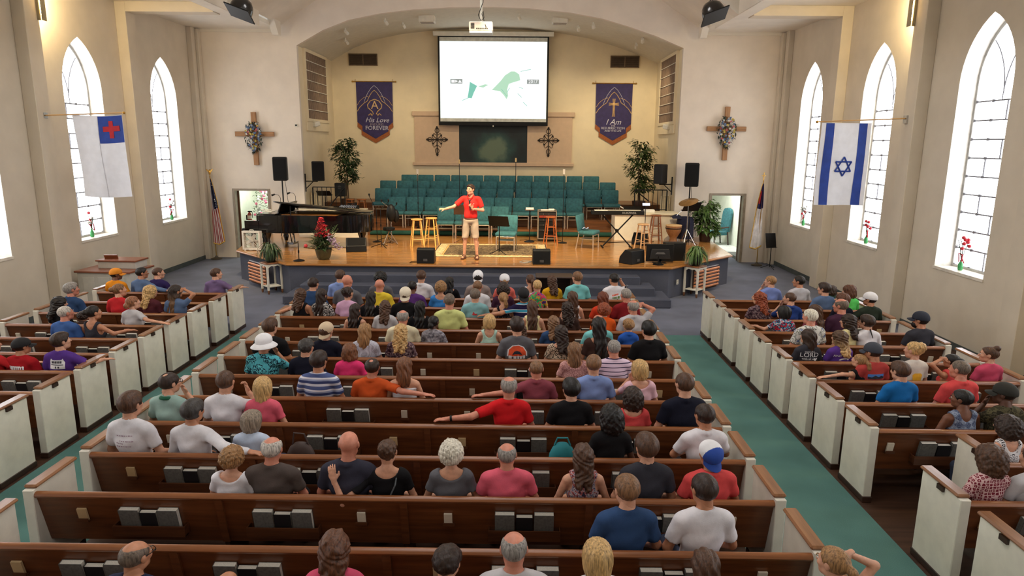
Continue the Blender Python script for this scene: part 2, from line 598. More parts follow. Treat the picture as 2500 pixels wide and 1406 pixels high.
# stage
def stage_floor_mat():
    t = NT('stage_boards')
    v = t.coord()
    br = t.n('ShaderNodeTexBrick', offset=0.37, i_Scale=1.0, i_Mortar_Size=0.0018, i_Brick_Width=1.7, i_Row_Height=0.066)
    br.inputs['Color1'].default_value = lin((206, 150, 84))
    br.inputs['Color2'].default_value = lin((186, 130, 70))
    br.inputs['Mortar'].default_value = lin((140, 86, 38))
    t.l(v, br.inputs['Vector'])
    g = t.noise(t.coord((1.5, 30, 1)), 2.0, 4)
    mx = t.n('ShaderNodeMix', data_type='RGBA', blend_type='MULTIPLY')
    mx.inputs[0].default_value = 1.0
    t.l(br.outputs['Color'], mx.inputs[6])
    t.l(t.ramp(g, [(0.3, (215, 205, 195)), (0.7, (255, 255, 255))]), mx.inputs[7])
    t.col(mx.outputs[2])
    t.set(Roughness=0.22, Coat_Weight=0.35)
    t.b.inputs['Coat Roughness'].default_value = 0.12
    t.bump(t.noise(v, 7, 2), 0.05, 0.01)
    return t.m


STP = [(-4.80, 16.67), (4.75, 16.67), (6.85, 18.72), (7.06, 21.6), (7.06, FY), (-7.1, FY), (-7.06, 19.6), (-6.87, 18.72)]
STAGEF = stage_floor_mat()
struct(MB().prism(STP, (0, 0, STZ - 0.035), (1, 0, 0), (0, 1, 0), (0, 0, 0.035)).build('floor_stage', STAGEF))
struct(MB().bb((-CHX, FY, STZ - 0.035), (CHX, CHY, STZ)).build('floor_chancel', STAGEF))
cx_, cy_ = 0, 19.5
inner = [(x * 0.992, 19.5 + (y - 19.5) * 0.985) for x, y in STP]
struct(MB().prism(inner, (0, 0, 0), (1, 0, 0), (0, 1, 0), (0, 0, STZ - 0.035)).build('wall_stage_front', SLATE2))
nose = MB()
P8 = [(-7.07, 19.6), (-6.88, 18.70), (-4.81, 16.65), (4.76, 16.65), (6.87, 18.70), (7.07, 21.6)]
nose.tube([(x, y, STZ - 0.03) for x, y in P8], 0.03, 6)
struct(nose.build('trim_stage_nosing', wood('nosing_wood', (150, 96, 44), (186, 128, 66), 0.3, 0)))
steps = bpy.data.objects.new('floor_steps', None)
COL.objects.link(steps)
steps['kind'] = 'structure'
for k, (x0, x1, y0, z) in enumerate(((-4.0, 3.95, 16.33, 0.62), (-4.3, 4.25, 16.0, 0.42), (-4.62, 4.58, 15.67, 0.21))):
    MB().bb((x0, y0, 0), (x1, 16.70, z)).build('step', SLATE2, steps, bev=0.02)
# louvred openings low in the angled stage front
LOUV = wood('louver_wood', (176, 104, 62), (214, 142, 92), 0.35, 0)
for s in (-1, 1):
    root = bpy.data.objects.new('wall_stage_louver_' + ('west' if s < 0 else 'east'), None)
    COL.objects.link(root)
    root['kind'] = 'structure'
    a = Vector((s * 5.42, 17.14, 0)) if s > 0 else Vector((s * 6.22, 17.95, 0))
    b = Vector((s * 6.28, 17.98, 0)) if s > 0 else Vector((s * 5.5, 17.22, 0))
    d = (b - a).normalized()
    nrm = Vector((s * 0.7, -0.7, 0))
    for k in range(6):
        z = 0.16 + k * 0.088
        MB().tube([a + nrm * 0.05 + Vector((0, 0, z)), b + nrm * 0.05 + Vector((0, 0, z))], 0.034, 8).build('slat', LOUV, root, smooth=0.8)
    fr = MB()
    for z in (0.10, 0.66):
        fr.tube([a + nrm * 0.03 + Vector((0, 0, z)), b + nrm * 0.03 + Vector((0, 0, z))], 0.022, 4)
    for q in (a, b):
        fr.tube([q + nrm * 0.03 + Vector((0, 0, 0.09)), q + nrm * 0.03 + Vector((0, 0, 0.67))], 0.022, 4)
    fr.build('frame', DARKW, root)
# choir risers
RISW = wood('riser_wood', (96, 58, 32), (140, 88, 48), 0.35, 0)
RISERZ = (1.04, 1.27, 1.49, 1.67)
RISERY = (22.25, 23.05, 23.85, 24.65)
for k in range(4):
    y1 = RISERY[k + 1] if k < 3 else CHY
    x0 = -4.1 if k == 0 else -CHX
    x1 = 4.0 if k == 0 else CHX
    struct(MB().bb((x0, RISERY[k], STZ), (x1, CHY, RISERZ[k])).build('floor_riser_%d' % (k + 1), RISW))
struct(MB().tube([(-3.9, 22.19, 0.90), (4.0, 22.19, 0.90)], 0.075, 8).build('trim_riser_carpet', carpet('riser_carpet', (44, 82, 72)), smooth=0.8))
# low white walls in front of the chancel, each with a cap
for s in (-1, 1):
    root = bpy.data.objects.new('partition_west' if s < 0 else 'partition_east', None)
    COL.objects.link(root)
    root['kind'] = 'structure'
    MB().bb((s * 4.0, 21.5, STZ), (s * 6.02, 21.62, 1.62)).build('panel', M('partition_paint', (236, 226, 204), 0.6, var=0.02), root)
    MB().bb((s * 3.97, 21.42, 1.62), (s * 6.04, 22.3, 1.68)).build('cap', M('partition_cap', (232, 220, 190), 0.5, var=0.02), root, bev=0.01)
    MB().bb((s * 4.0, 21.62, STZ), (s * 4.1, 22.3, 1.62)).build('panel', M('partition_paint', (236, 226, 204), 0.6, var=0.02), root)
# raised surround of the baptistry on the back wall
root = bpy.data.objects.new('wall_baptistry', None)
COL.objects.link(root)
root['kind'] = 'structure'
BAPM = M('baptistry_surround', (206, 178, 150), 0.8, var=0.02)
MB().bb((-3.0, CHY - 0.06, 3.08), (-1.32, CHY, 4.78)).bb((1.26, CHY - 0.06, 3.08), (2.95, CHY, 4.78)).bb((-1.32, CHY - 0.06, 4.5), (1.26, CHY, 4.78)).build('panel', BAPM, root)
MB().bb((-3.08, CHY - 0.12, 4.78), (3.03, CHY, 4.95)).build('cornice', BAPM, root, bev=0.015)
MB().bb((-3.08, CHY - 0.12, 2.95), (3.03, CHY, 3.08)).build('ledge', BAPM, root, bev=0.015)


def mural_mat():
    t = NT('baptistry_mural')
    v = t.coord((1, 1, 1))
    g = t.n('ShaderNodeTexGradient', gradient_type='SPHERICAL')
    mp = t.coord((0.95, 1, 1.15), loc=(0, 0, -4.05))
    t.l(mp, g.inputs[0])
    n = t.noise(v, 2.2, 5)
    ad = t.n('ShaderNodeMath', operation='MULTIPLY_ADD')
    t.l(n, ad.inputs[0])
    ad.inputs[1].default_value = 0.7
    t.l(g.outputs['Fac'], ad.inputs[2])
    t.col(t.ramp(ad.outputs[0], [(0.25, (8, 16, 18)), (0.5, (14, 34, 36)), (0.75, (34, 66, 62)), (1.0, (96, 112, 92))]))
    t.set(Roughness=0.5)
    return t.m


mu = MB().bb((-1.32, -0.02, 3.08), (1.26, 0.0, 4.5)).build('mural', mural_mat(), root)
mu.location = (0, CHY - 0.01, 0)
# side grilles, return vents
GRM = M('grille_cloth', (150, 128, 108), 0.9, var=0.06, bump=0.3, bscale=200)
for s in (-1, 1):
    root = tag(thing('speaker_grille', 'tall cloth wall grille with white bars on the %s wall of the chancel' % ('piano-side' if s < 0 else 'keyboard-side'), 'grille', (s * CHX, 24.2, 5.6)), group='chancel grilles')
    MB().bb((-0.02 * s, -1.2, -1.06), (-0.05 * s, 1.2, 1.06)).build('cloth', GRM, root)
    fr = MB()
    for yy in (-1.24, 1.24):
        fr.bb((0, yy - 0.05, -1.15), (-s * 0.08, yy + 0.05, 1.15))
    for zz in (-1.1, 1.1):
        fr.bb((0, -1.19, zz - 0.05), (-s * 0.08, 1.19, zz + 0.05))
    fr.build('frame', CHANC, root)
    MB().bb((0, -1.3, -1.45), (-s * 0.06, 1.3, -1.15)).build('ledge_panel', CHANC, root, bev=0.01)
    for k in range(6):
        MB().bb((-0.05 * s, -1.2, -0.77 + k * 0.31), (-0.075 * s, 1.2, -0.75 + k * 0.31)).build('bar', WHITE, root)
    # many fine upright ribs
    rb = MB()
    for k in range(22):
        y = -1.14 + k * 0.109
        rb.bb((-0.045 * s, y - 0.006, -1.05), (-0.06 * s, y + 0.006, 1.05))
    rb.build('rib', M('grille_rib', (126, 106, 90), 0.8), root)

# ---------------------------------------------------------------- pews
BOOKG = M('grey_hymnal_cover', (104, 104, 100), 0.7, var=0.12, scale=40, bump=0.3, bscale=300)
BOOKB = M('black_bible_cover', (22, 22, 26), 0.6)
PAGES = M('book_pages', (240, 236, 224), 0.8, var=0.05, scale=200)
CARDM = M('pew_card_paper', (224, 214, 194), 0.7, var=0.03)
CREAMC = M('pew_card_cream', (206, 178, 134), 0.7, var=0.03)


RACKW = wood('rack_wood', (60, 31, 16), (94, 54, 29), 0.4, 0, 1.0)


def pew(name, label, hw, div, racks, cards, group):
    """origin on the floor under the rear rail; y runs towards the stage"""
    t = thing(name, label, 'pew', group=group)
    prof = [(0.03 * math.cos(a) * 1.15 + 0.02, 0.806 + 0.03 * math.sin(a)) for a in [2 * PI * k / 10 for k in range(10)]]
    MB().prism(prof, (-hw, 0, 0), (0, 1, 0), (0, 0, 1), (2 * hw, 0, 0)).build('top_rail', RAILW, t, smooth=0.7)
    MB().prism([(0.012, 0.80), (0.04, 0.80), (0.155, 0.37), (0.118, 0.33)], (-hw, 0, 0), (0, 1, 0), (0, 0, 1), (2 * hw, 0, 0)).build('back', PEWW, t)
    MB().bb((-hw, 0.13, 0.405), (hw, 0.56, 0.44)).build('seat', PEWW, t, bev=0.008)
    MB().bb((-hw, 0.50, 0.33), (hw, 0.53, 0.405)).build('seat_apron', PEWW, t)
    for x in div:
        MB().prism([(-0.006, 0.785), (0.016, 0.785), (0.122, 0.33), (0.10, 0.33)], (x - 0.032, 0, 0), (0, 1, 0), (0, 0, 1), (0.064, 0, 0)).build('batten', PEWW, t)
        MB().prism([(0.12, 0.405), (0.10, 0.0), (0.50, 0.0), (0.5, 0.405)], (x - 0.02, 0, 0), (0, 1, 0), (0, 0, 1), (0.04, 0, 0)).build('support', DARKW, t)
    for x in racks:
        r = MB().bb((x - 0.31, -0.015, 0.44), (x + 0.31, 0.0, 0.535)).build('book_rack', RACKW, t)
        MB().bb((x - 0.31, 0.0, 0.44), (x + 0.31, 0.085, 0.452)).bb((x - 0.31, 0.0, 0.44), (x - 0.30, 0.08, 0.535)).bb((x + 0.30, 0.0, 0.44), (x + 0.31, 0.08, 0.535)).build('rack_shelf', RACKW, r)
    for x in cards:
        MB().bb((x - 0.05, 0.026, 0.548), (x + 0.05, 0.034, 0.578)).bb((x - 0.05, 0.03, 0.545), (x + 0.05, 0.075, 0.554)).build('card_holder', RACKW, t)
    for s in (-1, 1):
        xx = s * (hw + 0.047)
        p = MB().bb((xx - 0.045, -0.02, 0.05), (xx + 0.045, 0.54, 0.86)).build('end_panel', WHITE, t, bev=0.006)
        MB().bb((xx - 0.052, -0.03, 0.0), (xx + 0.052, 0.55, 0.07)).build('foot', DARKW, p, bev=0.006)
        MB().bb((xx + s * 0.045, 0.20, 0.815), (xx + s * 0.065, 0.29, 0.86)).build('bracket', DARKW, p)
        MB().bb((xx - 0.058, 0.015, 0.858), (xx + 0.058, 0.575, 0.893)).build('armrest', ARMW, t, bev=0.014, smooth=0.6)
    return t


ORD = ['first', 'second', 'third', 'fourth', 'fifth', 'sixth', 'seventh', 'eighth', 'ninth', 'tenth', 'eleventh', 'twelfth', 'thirteenth']
C_DIV, C_RACK, C_CARD = (-1.58, 0.0, 1.58), (-2.19, -1.04, 1.03, 2.13), (-2.78, -0.37, 0.38, 2.80)
S_DIV, S_RACK, S_CARD = (0.0,), (-0.58, 0.58), (-1.13, 1.13)
proto_c = pew('pew', 'long dark wooden pew with white ends, nearest of the centre block, mostly below the frame', 3.14, C_DIV, C_RACK, C_CARD, 'centre pews')
PEWS = []
Y0C, PS = 4.5066, 0.76
proto_c.location = (0, Y0C - PS, 0)
for k in range(1, 13):
    o = dup(proto_c, (0, Y0C + (k - 1) * PS, 0), 0, 'long dark wooden centre pew with white ends, %s whole one from the balcony' % ORD[k - 1])
    PEWS.append(('centre', k, o.location.copy(), ORD[k - 1]))
RIGHT_Y = [4.50, 5.30, 6.05, 6.80, 7.57, 8.35, 9.12, 9.92, 10.67, 11.45, 12.21, 12.96]
LEFT_Y = [6.08, 6.84, 7.61, 8.37, 9.14, 9.89, 10.66, 11.45, 12.29, 13.13]
proto_s = pew('pew', 'short dark wooden pew by the keyboard-side windows, first from the balcony', 1.30, S_DIV, S_RACK, S_CARD, 'window-side pews')
XR, XL = 6.10, -6.10
for k, y in enumerate(RIGHT_Y):
    lab = 'short dark wooden pew with white ends on the keyboard side, %s from the balcony' % ORD[k]
    if k == 2:
        o = pew('pew', 'half-length dark wooden pew set back from the keyboard-side aisle, third from the balcony', 0.94, (), (0.2,), (0.7,), 'window-side pews')
        o.location = (6.52, y - 0.02, 0)
        PEWS.append(('short keyboard', k + 1, Vector((6.72, y - 0.02, 0)), ORD[k]))
        continue
    if k == 0:
        o = proto_s
        o.location = (XR, y, 0)
        o['label'] = lab
    else:
        o = dup(proto_s, (XR, y, 0), 0, lab)
    PEWS.append(('keyboard', k + 1, o.location.copy(), ORD[k]))
for k, y in enumerate(LEFT_Y):
    o = dup(proto_s, (XL, y, 0), 0, 'short dark wooden pew with white ends on the piano side, %s from the balcony' % ORD[k])
    PEWS.append(('piano', k + 1, o.location.copy(), ORD[k]))


def book(name, mat, w, h, th):
    t = thing(name, 'book', 'book')
    MB().bb((-w / 2, 0, 0), (w / 2, 0.004, h)).bb((-w / 2, th - 0.004, 0), (w / 2, th, h)).bb((-w / 2, 0, 0), (-w / 2 + 0.004, th, h)).build('cover', mat, t)
    MB().bb((-w / 2 + 0.004, 0.004, 0.004), (w / 2 - 0.003, th - 0.004, h - 0.003)).build('pages', PAGES, t)
    return t


PB = {'grey': book('hymnal', BOOKG, 0.168, 0.236, 0.050), 'black': book('bible', BOOKB, 0.142, 0.212, 0.046)}
CARD = MB().bb((-0.035, 0, 0), (0.035, 0.018, 0.115)).mesh('pew_card')
CARD.materials.append(CARDM)
CARD2 = MB().bb((-0.04, 0, 0), (0.04, 0.019, 0.12)).mesh('pew_card')
CARD2.materials.append(CREAMC)
used = set()
SKIP = {('centre', 11), ('centre', 12), ('keyboard', 12), ('keyboard', 11), ('piano', 10), ('piano', 9)}
RN_C = ('outer piano-side', 'inner piano-side', 'inner keyboard-side', 'outer keyboard-side')
for blk, k, loc, od in PEWS:
    if (blk, k) in SKIP or (blk == 'piano' and k > 8):
        continue
    racks = C_RACK if blk == 'centre' else (S_RACK[::-1] if blk == 'piano' else S_RACK)
    cards = C_CARD if blk == 'centre' else (S_CARD[::-1] if blk == 'piano' else S_CARD)
    if blk == 'short keyboard':
        racks, cards = (0.0,), ()
    for ri, x in enumerate(racks):
        rn = RN_C[ri] if blk == 'centre' else ('aisle-end', 'window-end')[ri]
        for bi, (dx, kind) in enumerate(((-0.166, 'grey'), (0.0, 'black'), (0.166, 'grey'))):
            jx = RND.uniform(-0.003, 0.003)
            nm = 'grey hymnal' if kind == 'grey' else 'black bible'
            lab = '%s, %s of three in the %s rack, %s %s pew' % (nm, ORD[bi], rn, od, blk)
            pos = (loc.x + x + dx + jx, loc.y + 0.034, 0.454)
            if kind in used:
                b = dup(PB[kind], pos, 0, lab, 'books in the pew racks')
            else:
                used.add(kind)
                b = PB[kind]
                b.location, b['label'], b['group'] = pos, lab, 'books in the pew racks'
            b.rotation_euler = (0.215 + RND.uniform(-0.006, 0.004), 0, 0)
    for ci, x in enumerate(cards):
        cream = RND.random() < 0.25
        o = link('pew_card', CARD2 if cream else CARD, CREAMC if cream else CARDM)
        o.location = (loc.x + x + RND.uniform(-0.01, 0.01), loc.y + 0.042, 0.556)
        o.rotation_euler = (0.215, 0, 0)
        rn = RN_C[ci] if blk == 'centre' else ('aisle-end', 'window-end')[ci]
        tag(o, '%s card pad in the %s holder on the %s %s pew' % ('cream' if cream else 'white', rn, od, blk), 'card', 'card pads on the pew backs')

# ---------------------------------------------------------------- wall furniture
def leaf_blade(mb, p, d, L, w, droop=0.3, up=Vector((0, 0, 1))):
    """one folded leaf from p along d"""
    d = d.normalized()
    s = d.cross(up)
    s = s.normalized() if s.length > 1e-3 else Vector((1, 0, 0))
    q1 = p + d * L * 0.45 + up * L * 0.06
    q2 = p + d * L - up * L * droop
    mb.raw([p, q1 - s * w, q1 - up * w * 0.4, q1 + s * w, q2], [(0, 1, 2), (0, 2, 3), (1, 4, 2), (2, 4, 3)])


def rnd_dir(rn, zlo=-0.3):
    while True:
        v = Vector((rn.uniform(-1, 1), rn.uniform(-1, 1), rn.uniform(zlo, 1)))
        if 0.1 < v.length < 1:
            return v.normalized()


LEAF = M('dark_leaf', (46, 66, 34), 0.45, var=0.35, scale=9)
LEAF2 = M('mid_leaf', (70, 98, 46), 0.45, var=0.3, scale=9)
TERRA = M('brown_pot', (66, 44, 34), 0.5)


def stuff(o):
    o['kind'] = 'stuff'
    return o


def wall_cross(x, z, label, pal, seed):
    rn = random.Random(seed)
    t = thing('wooden_cross', label, 'cross', (x, FY - 0.05, z))
    W = wood('cross_wood', (134, 92, 56), (176, 130, 86), 0.6, 2)
    MB().bb((-0.075, -0.045, -0.98), (0.075, 0.045, 0.68)).build('upright', W, t, bev=0.006)
    MB().bb((-0.62, -0.05, -0.075), (0.62, 0.04, 0.075)).build('crossbar', wood('cross_wood_h', (134, 92, 56), (176, 130, 86), 0.6, 0), t, bev=0.006)
    lf = MB()
    for i in range(190):
        a = rn.uniform(0, 1)
        zz = 0.38 - 0.95 * a
        w = 0.26 * math.sin(PI * min(1, a * 0.9 + 0.12)) + 0.05
        p = Vector((rn.uniform(-w, w), -0.06 - rn.uniform(0, 0.06), zz))
        leaf_blade(lf, p, Vector((rn.uniform(-1, 1), -0.5, rn.uniform(-1, 0.6))), 0.12, 0.022)
    stuff(lf.build('foliage', M('wreath_leaf', (44, 58, 50), 0.6, var=0.3), t))
    for nm, c, n in pal:
        fl = MB()
        for i in range(int(n * 1.7)):
            a = rn.uniform(0.02, 1)
            zz = 0.36 - 0.90 * a
            w = 0.22 * math.sin(PI * min(1, a * 0.9 + 0.12)) + 0.03
            p = Vector((rn.uniform(-w, w), -0.12 - rn.uniform(0, 0.05), zz))
            for k in range(5):
                b = 2 * PI * k / 5 + i
                leaf_blade(fl, p, Vector((math.cos(b), -0.55, math.sin(b))), 0.046, 0.020, 0.0, Vector((0, -1, 0)))
            fl.ell(p + Vector((0, -0.015, 0)), (0.015, 0.012, 0.015), 6, 4)
        stuff(fl.build(nm, M(nm + '_petal', c, 0.6), t))
    return t


wall_cross(-7.53, 4.02, 'wooden wall cross with a blue and yellow flower swag above the piano', (('blue_flower', (104, 126, 160), 22), ('yellow_flower', (206, 186, 92), 10), ('white_flower', (214, 214, 208), 9), ('pink_flower', (198, 104, 112), 5)), 3)
wall_cross(7.54, 4.30, 'wooden wall cross with a pale flower swag above the tiled side room door', (('blue_flower', (112, 130, 190), 18), ('white_flower', (228, 228, 226), 14), ('yellow_flower', (214, 180, 84), 9), ('pink_flower', (214, 130, 122), 6)), 5)

# banners
PURP = M('banner_cloth', (52, 44, 92), 0.75, var=0.1, scale=8, bump=0.2)
FRIN = M('banner_fringe', (150, 86, 44), 0.8, var=0.2, scale=60)
BGOLD = M('banner_gold', (206, 172, 122), 0.6)
BSILV = M('banner_silver', (200, 200, 214), 0.6)


def flat_text(s, size, x, z, y, mat, parent, shear=0.0, name='lettering', sx=1.0):
    me = text_mesh(s, size, shear, 0.002)
    me.transform(Matrix.Translation((x, y, z)) @ Matrix.Rotation(PI / 2, 4, 'X') @ Matrix.Diagonal((sx, 1, 1, 1)))
    return link(name, me, mat, parent)


def banner(x, label, alpha):
    t = thing('banner', label, 'banner', (x, CHY - 0.05, 6.01))
    body = [(-0.68, 0), (0.68, 0), (0.67, -1.47), (0.49, -1.62), (0.49, -1.80), (0, -2.08), (-0.49, -1.80), (-0.49, -1.62), (-0.67, -1.47)]
    fr = [(-0.66, -1.43), (-0.45, -1.6), (-0.45, -1.78), (0, -2.05), (0.45, -1.78), (0.45, -1.6), (0.66, -1.43), (0.68, -1.64), (0.53, -1.76), (0.53, -1.94), (0, -2.24), (-0.53, -1.94), (-0.53, -1.76), (-0.68, -1.64)]
    MB().prism(body, (0, 0, 0), (1, 0, 0), (0, 0, 1), (0, 0.012, 0)).build('cloth', PURP, t)
    MB().prism(fr, (0, 0.006, 0), (1, 0, 0), (0, 0, 1), (0, 0.014, 0)).build('fringe', FRIN, t)
    MB().cyl((-0.78, 0, 0.0), (0.78, 0, 0.0), 0.018).ell((-0.80, 0, 0), (0.035, 0.03, 0.03)).ell((0.80, 0, 0), (0.035, 0.03, 0.03)).tube([(-0.70, 0, 0), (-0.70, 0.03, 0.09)], 0.008).tube([(0.70, 0, 0), (0.70, 0.03, 0.09)], 0.008).build('rod', GOLD, t)

    def line(pts, w, mat, nm):
        for sgn in (-1, 1):
            MB().tube([Vector((sgn * a, -0.006, b)) for a, b in pts], w, 4).build(nm, mat, t)
    line([(0, -0.31), (0.1, -0.40), (0.2, -0.55), (0.27, -0.70), (0.42, -0.80), (0.56, -0.93), (0.66, -1.08)], 0.012, BGOLD, 'arch_line')
    line([(0, -0.14), (0.12, -0.24), (0.25, -0.42), (0.33, -0.58), (0.40, -0.76)], 0.008, BSILV, 'arch_line')
    line([(0.23, -0.52), (0.4, -0.58), (0.55, -0.70), (0.66, -0.86)], 0.008, BGOLD, 'arch_line')
    if alpha:
        flat_text('A', 0.42, 0.0, -0.86, -0.006, BGOLD, t, 0, 'emblem')
        m = MB()
        for s in (-1, 1):
            m.tube([(s * 0.16, -0.006, -1.20), (s * 0.05, -0.006, -1.17), (s * 0.10, -0.006, -1.08), (s * 0.25, -0.006, -0.95), (s * 0.27, -0.006, -0.84), (s * 0.16, -0.006, -0.70), (0, -0.006, -0.64)], 0.018, 4)
            m.tube([(s * 0.10, -0.006, -1.24), (s * 0.16, -0.006, -1.15), (s * 0.24, -0.006, -1.22)], 0.016, 4)
        m.build('emblem', BGOLD, t)
        flat_text('His Love', 0.25, 0.07, -1.40, -0.006, BSILV, t, 0.35)
        flat_text('ENDURES', 0.12, 0.06, -1.555, -0.006, M('banner_dim', (150, 140, 150), 0.6), t)
        flat_text('FOREVER', 0.215, 0.06, -1.69, -0.006, BSILV, t)
    else:
        m = MB()
        for dx in (-0.03, -0.01, 0.01, 0.03):
            m.tube([(dx * 1.6, -0.006, -0.55), (dx, -0.006, -0.74), (dx, -0.006, -1.05), (dx * 1.7, -0.006, -1.20)], 0.0085, 4)
            m.tube([(-0.19, -0.006, -0.75 + dx * 1.6), (-0.08, -0.006, -0.75 + dx), (0.08, -0.006, -0.75 + dx), (0.19, -0.006, -0.75 + dx * 1.6)], 0.0085, 4)
        m.ell((0, -0.006, -0.75), (0.05, 0.01, 0.05))
        m.build('emblem', BGOLD, t)
        flat_text('I Am', 0.29, 0.0, -1.40, -0.006, BSILV, t, 0.35)
        flat_text('THE', 0.085, 0.0, -1.535, -0.006, BSILV, t)
        flat_text('RESURRECTION', 0.125, 0.0, -1.625, -0.006, BSILV, t)
        flat_text('AND THE LIFE', 0.10, 0.0, -1.72, -0.006, BSILV, t)


banner(-4.48, 'purple fringed banner with a gold letter emblem reading His Love Endures Forever', True)
banner(4.48, 'purple fringed banner with a gold cross reading I Am the Resurrection', False)

# return air vents
for x, z, s in ((-4.86, 6.79, 'piano-side'), (4.83, 6.78, 'keyboard-side')):
    t = thing('air_vent', 'brown double return air vent high above the %s purple banner' % s, 'vent', (x, CHY - 0.02, z))
    MB().bb((-0.52, -0.01, -0.2), (0.52, 0.02, 0.2)).build('backing', M('vent_dark', (58, 46, 36), 0.7), t)
    f = MB()
    for xx in (-0.52, 0, 0.52):
        f.bb((xx - 0.014, -0.03, -0.2), (xx + 0.014, 0, 0.2))
    for zz in (-0.2, 0.2):
        f.bb((-0.53, -0.03, zz - 0.014), (0.53, 0, zz + 0.014))
    f.build('frame', M('vent_frame', (122, 100, 76), 0.6), t)
    sl = MB()
    for k in range(11):
        sl.box((0, -0.015, -0.17 + k * 0.034), (1.0, 0.02, 0.008), (0.5, 0, 0))
    sl.build('slat', M('vent_slat', (96, 78, 60), 0.6), t)

# wrought iron crosses beside the baptistry
IRON = M('wrought_iron', (34, 28, 26), 0.55, metal=0.4)
for x, s in ((-2.15, 'piano-side'), (2.06, 'keyboard-side')):
    t = thing('iron_cross', 'black wrought iron scroll cross on the %s baptistry panel' % s, 'cross', (x, CHY - 0.09, 3.92))
    m = MB()
    m.tube([(0, 0, -0.56), (0, 0, 0.46)], 0.018).tube([(-0.38, 0, 0), (0.38, 0, 0)], 0.018)
    m.build('bar', IRON, t)
    sc, fl = MB(), MB()
    for a, L in ((0, 0.38), (PI / 2, 0.46), (PI, 0.38), (-PI / 2, 0.58)):
        d, n = Vector((math.cos(a), 0, math.sin(a))), Vector((-math.sin(a), 0, math.cos(a)))
        for sg in (-1, 1):
            c = d * (L * 0.72)
            sc.tube([c + d * 0.10 * math.cos(q) * 0.9 + n * sg * 0.075 * math.sin(q) for q in [k * PI / 6 for k in range(7)]], 0.010, 4)
            sc.tube([d * L * 0.35 + n * sg * 0.02, d * L * 0.5 + n * sg * 0.12, d * L * 0.36 + n * sg * 0.17], 0.009, 4)
        fl.ell(d * L, (0.035, 0.015, 0.035), 6, 4).ell(d * (L - 0.04) + n * 0.03, (0.03, 0.012, 0.02), 6, 4).ell(d * (L - 0.04) - n * 0.03, (0.03, 0.012, 0.02), 6, 4)
    for a in (PI / 4, 3 * PI / 4, 5 * PI / 4, 7 * PI / 4):
        d = Vector((math.cos(a), 0, math.sin(a)))
        sc.tube([d * 0.02, d * 0.2], 0.010, 4)
        fl.ell(d * 0.22, (0.035, 0.015, 0.035), 6, 4)
    sc.build('scroll', IRON, t)
    fl.build('finial', IRON, t)

# projection screen hanging in the chancel
def screen_mat():
    t = NT('projected_image')
    v = t.coord()
    g = t.noise(t.coord((0.35, 1, 0.5), loc=(3.1, 0, 1.2)), 1.0, 2)
    c = t.ramp(g, [(0.40, (253, 255, 255)), (0.62, (238, 253, 251)), (0.85, (196, 242, 242))])
    t.l(c, t.b.inputs['Emission Color'])
    t.set(Base_Color=(0.04, 0.04, 0.04, 1), Emission_Strength=1.12, Roughness=0.8)
    return t.m


t = thing('projection_screen', 'large pull-down projection screen showing a pale green world map slide', 'screen', (-0.02, 26.1, 0))
MB().bb((-2.2, -0.09, 7.60), (2.2, 0.09, 7.76)).build('casing', WHITE, t, bev=0.02)
SBLK = M('screen_border', (14, 16, 15), 0.8)
MB().bb((-2.03, -0.012, 4.50), (2.03, 0.0, 7.60)).build('border', SBLK, t)
MB().bb((-1.97, -0.018, 4.58), (1.97, -0.012, 7.56)).build('fabric', M('screen_fabric', (206, 208, 200), 0.8), t)
MB().bb((-1.96, -0.026, 4.70), (1.96, -0.018, 7.42)).build('image', screen_mat(), t)
MB().bb((-2.03, -0.03, 4.44), (2.03, 0.01, 4.51)).build('bottom_bar', BLACKM, t)
MB().bb((-0.02, -0.04, 4.40), (0.02, 0.0, 4.45)).build('pull_tab', WHITE, t)
GRN, GRN2 = glow('slide_green', (196, 240, 208), 0.85), glow('slide_teal', (128, 212, 190), 0.85)
GRY = glow('slide_grey', (160, 168, 165), 0.8)
sl = MB()
for poly in ([(0.30, 5.70), (0.62, 6.02), (0.78, 6.22), (1.0, 6.36), (1.14, 6.36), (1.30, 6.26), (1.34, 6.05), (1.1, 5.98), (0.92, 5.92), (0.86, 5.72), (0.90, 5.5), (0.84, 5.38), (0.74, 5.52), (0.6, 5.66)],
             [(-0.2, 5.82), (0.05, 5.9), (0.16, 5.88), (-0.02, 5.78)]):
    sl.prism(poly, (-0.35, -0.030, 0.02), (1, 0, 0), (0, 0, 1), (0, 0.003, 0))
sl.build('slide_land', GRN, t)
MB().prism([(-0.86, 6.0), (-0.60, 5.86), (-0.72, 5.62), (-0.80, 5.42), (-0.95, 5.44), (-0.90, 5.7)], (0, -0.030, 0), (1, 0, 0), (0, 0, 1), (0, 0.003, 0)).build('slide_land', GRN2, t)
ln = MB()
for a, b in (((1.0, 6.38), (1.38, 6.46)), ((0.60, 5.80), (0.50, 5.62)), ((0.9, 5.6), (1.05, 5.46)), ((1.1, 5.30), (1.25, 5.16)), ((-1.15, 5.34), (-0.9, 5.44)), ((0.95, 5.82), (1.1, 5.78)), ((0.3, 5.76), (0.5, 5.5))):
    ln.tube([(a[0], -0.029, a[1]), (b[0], -0.029, b[1])], 0.008, 4)
ln.build('slide_line', GRN2, t)
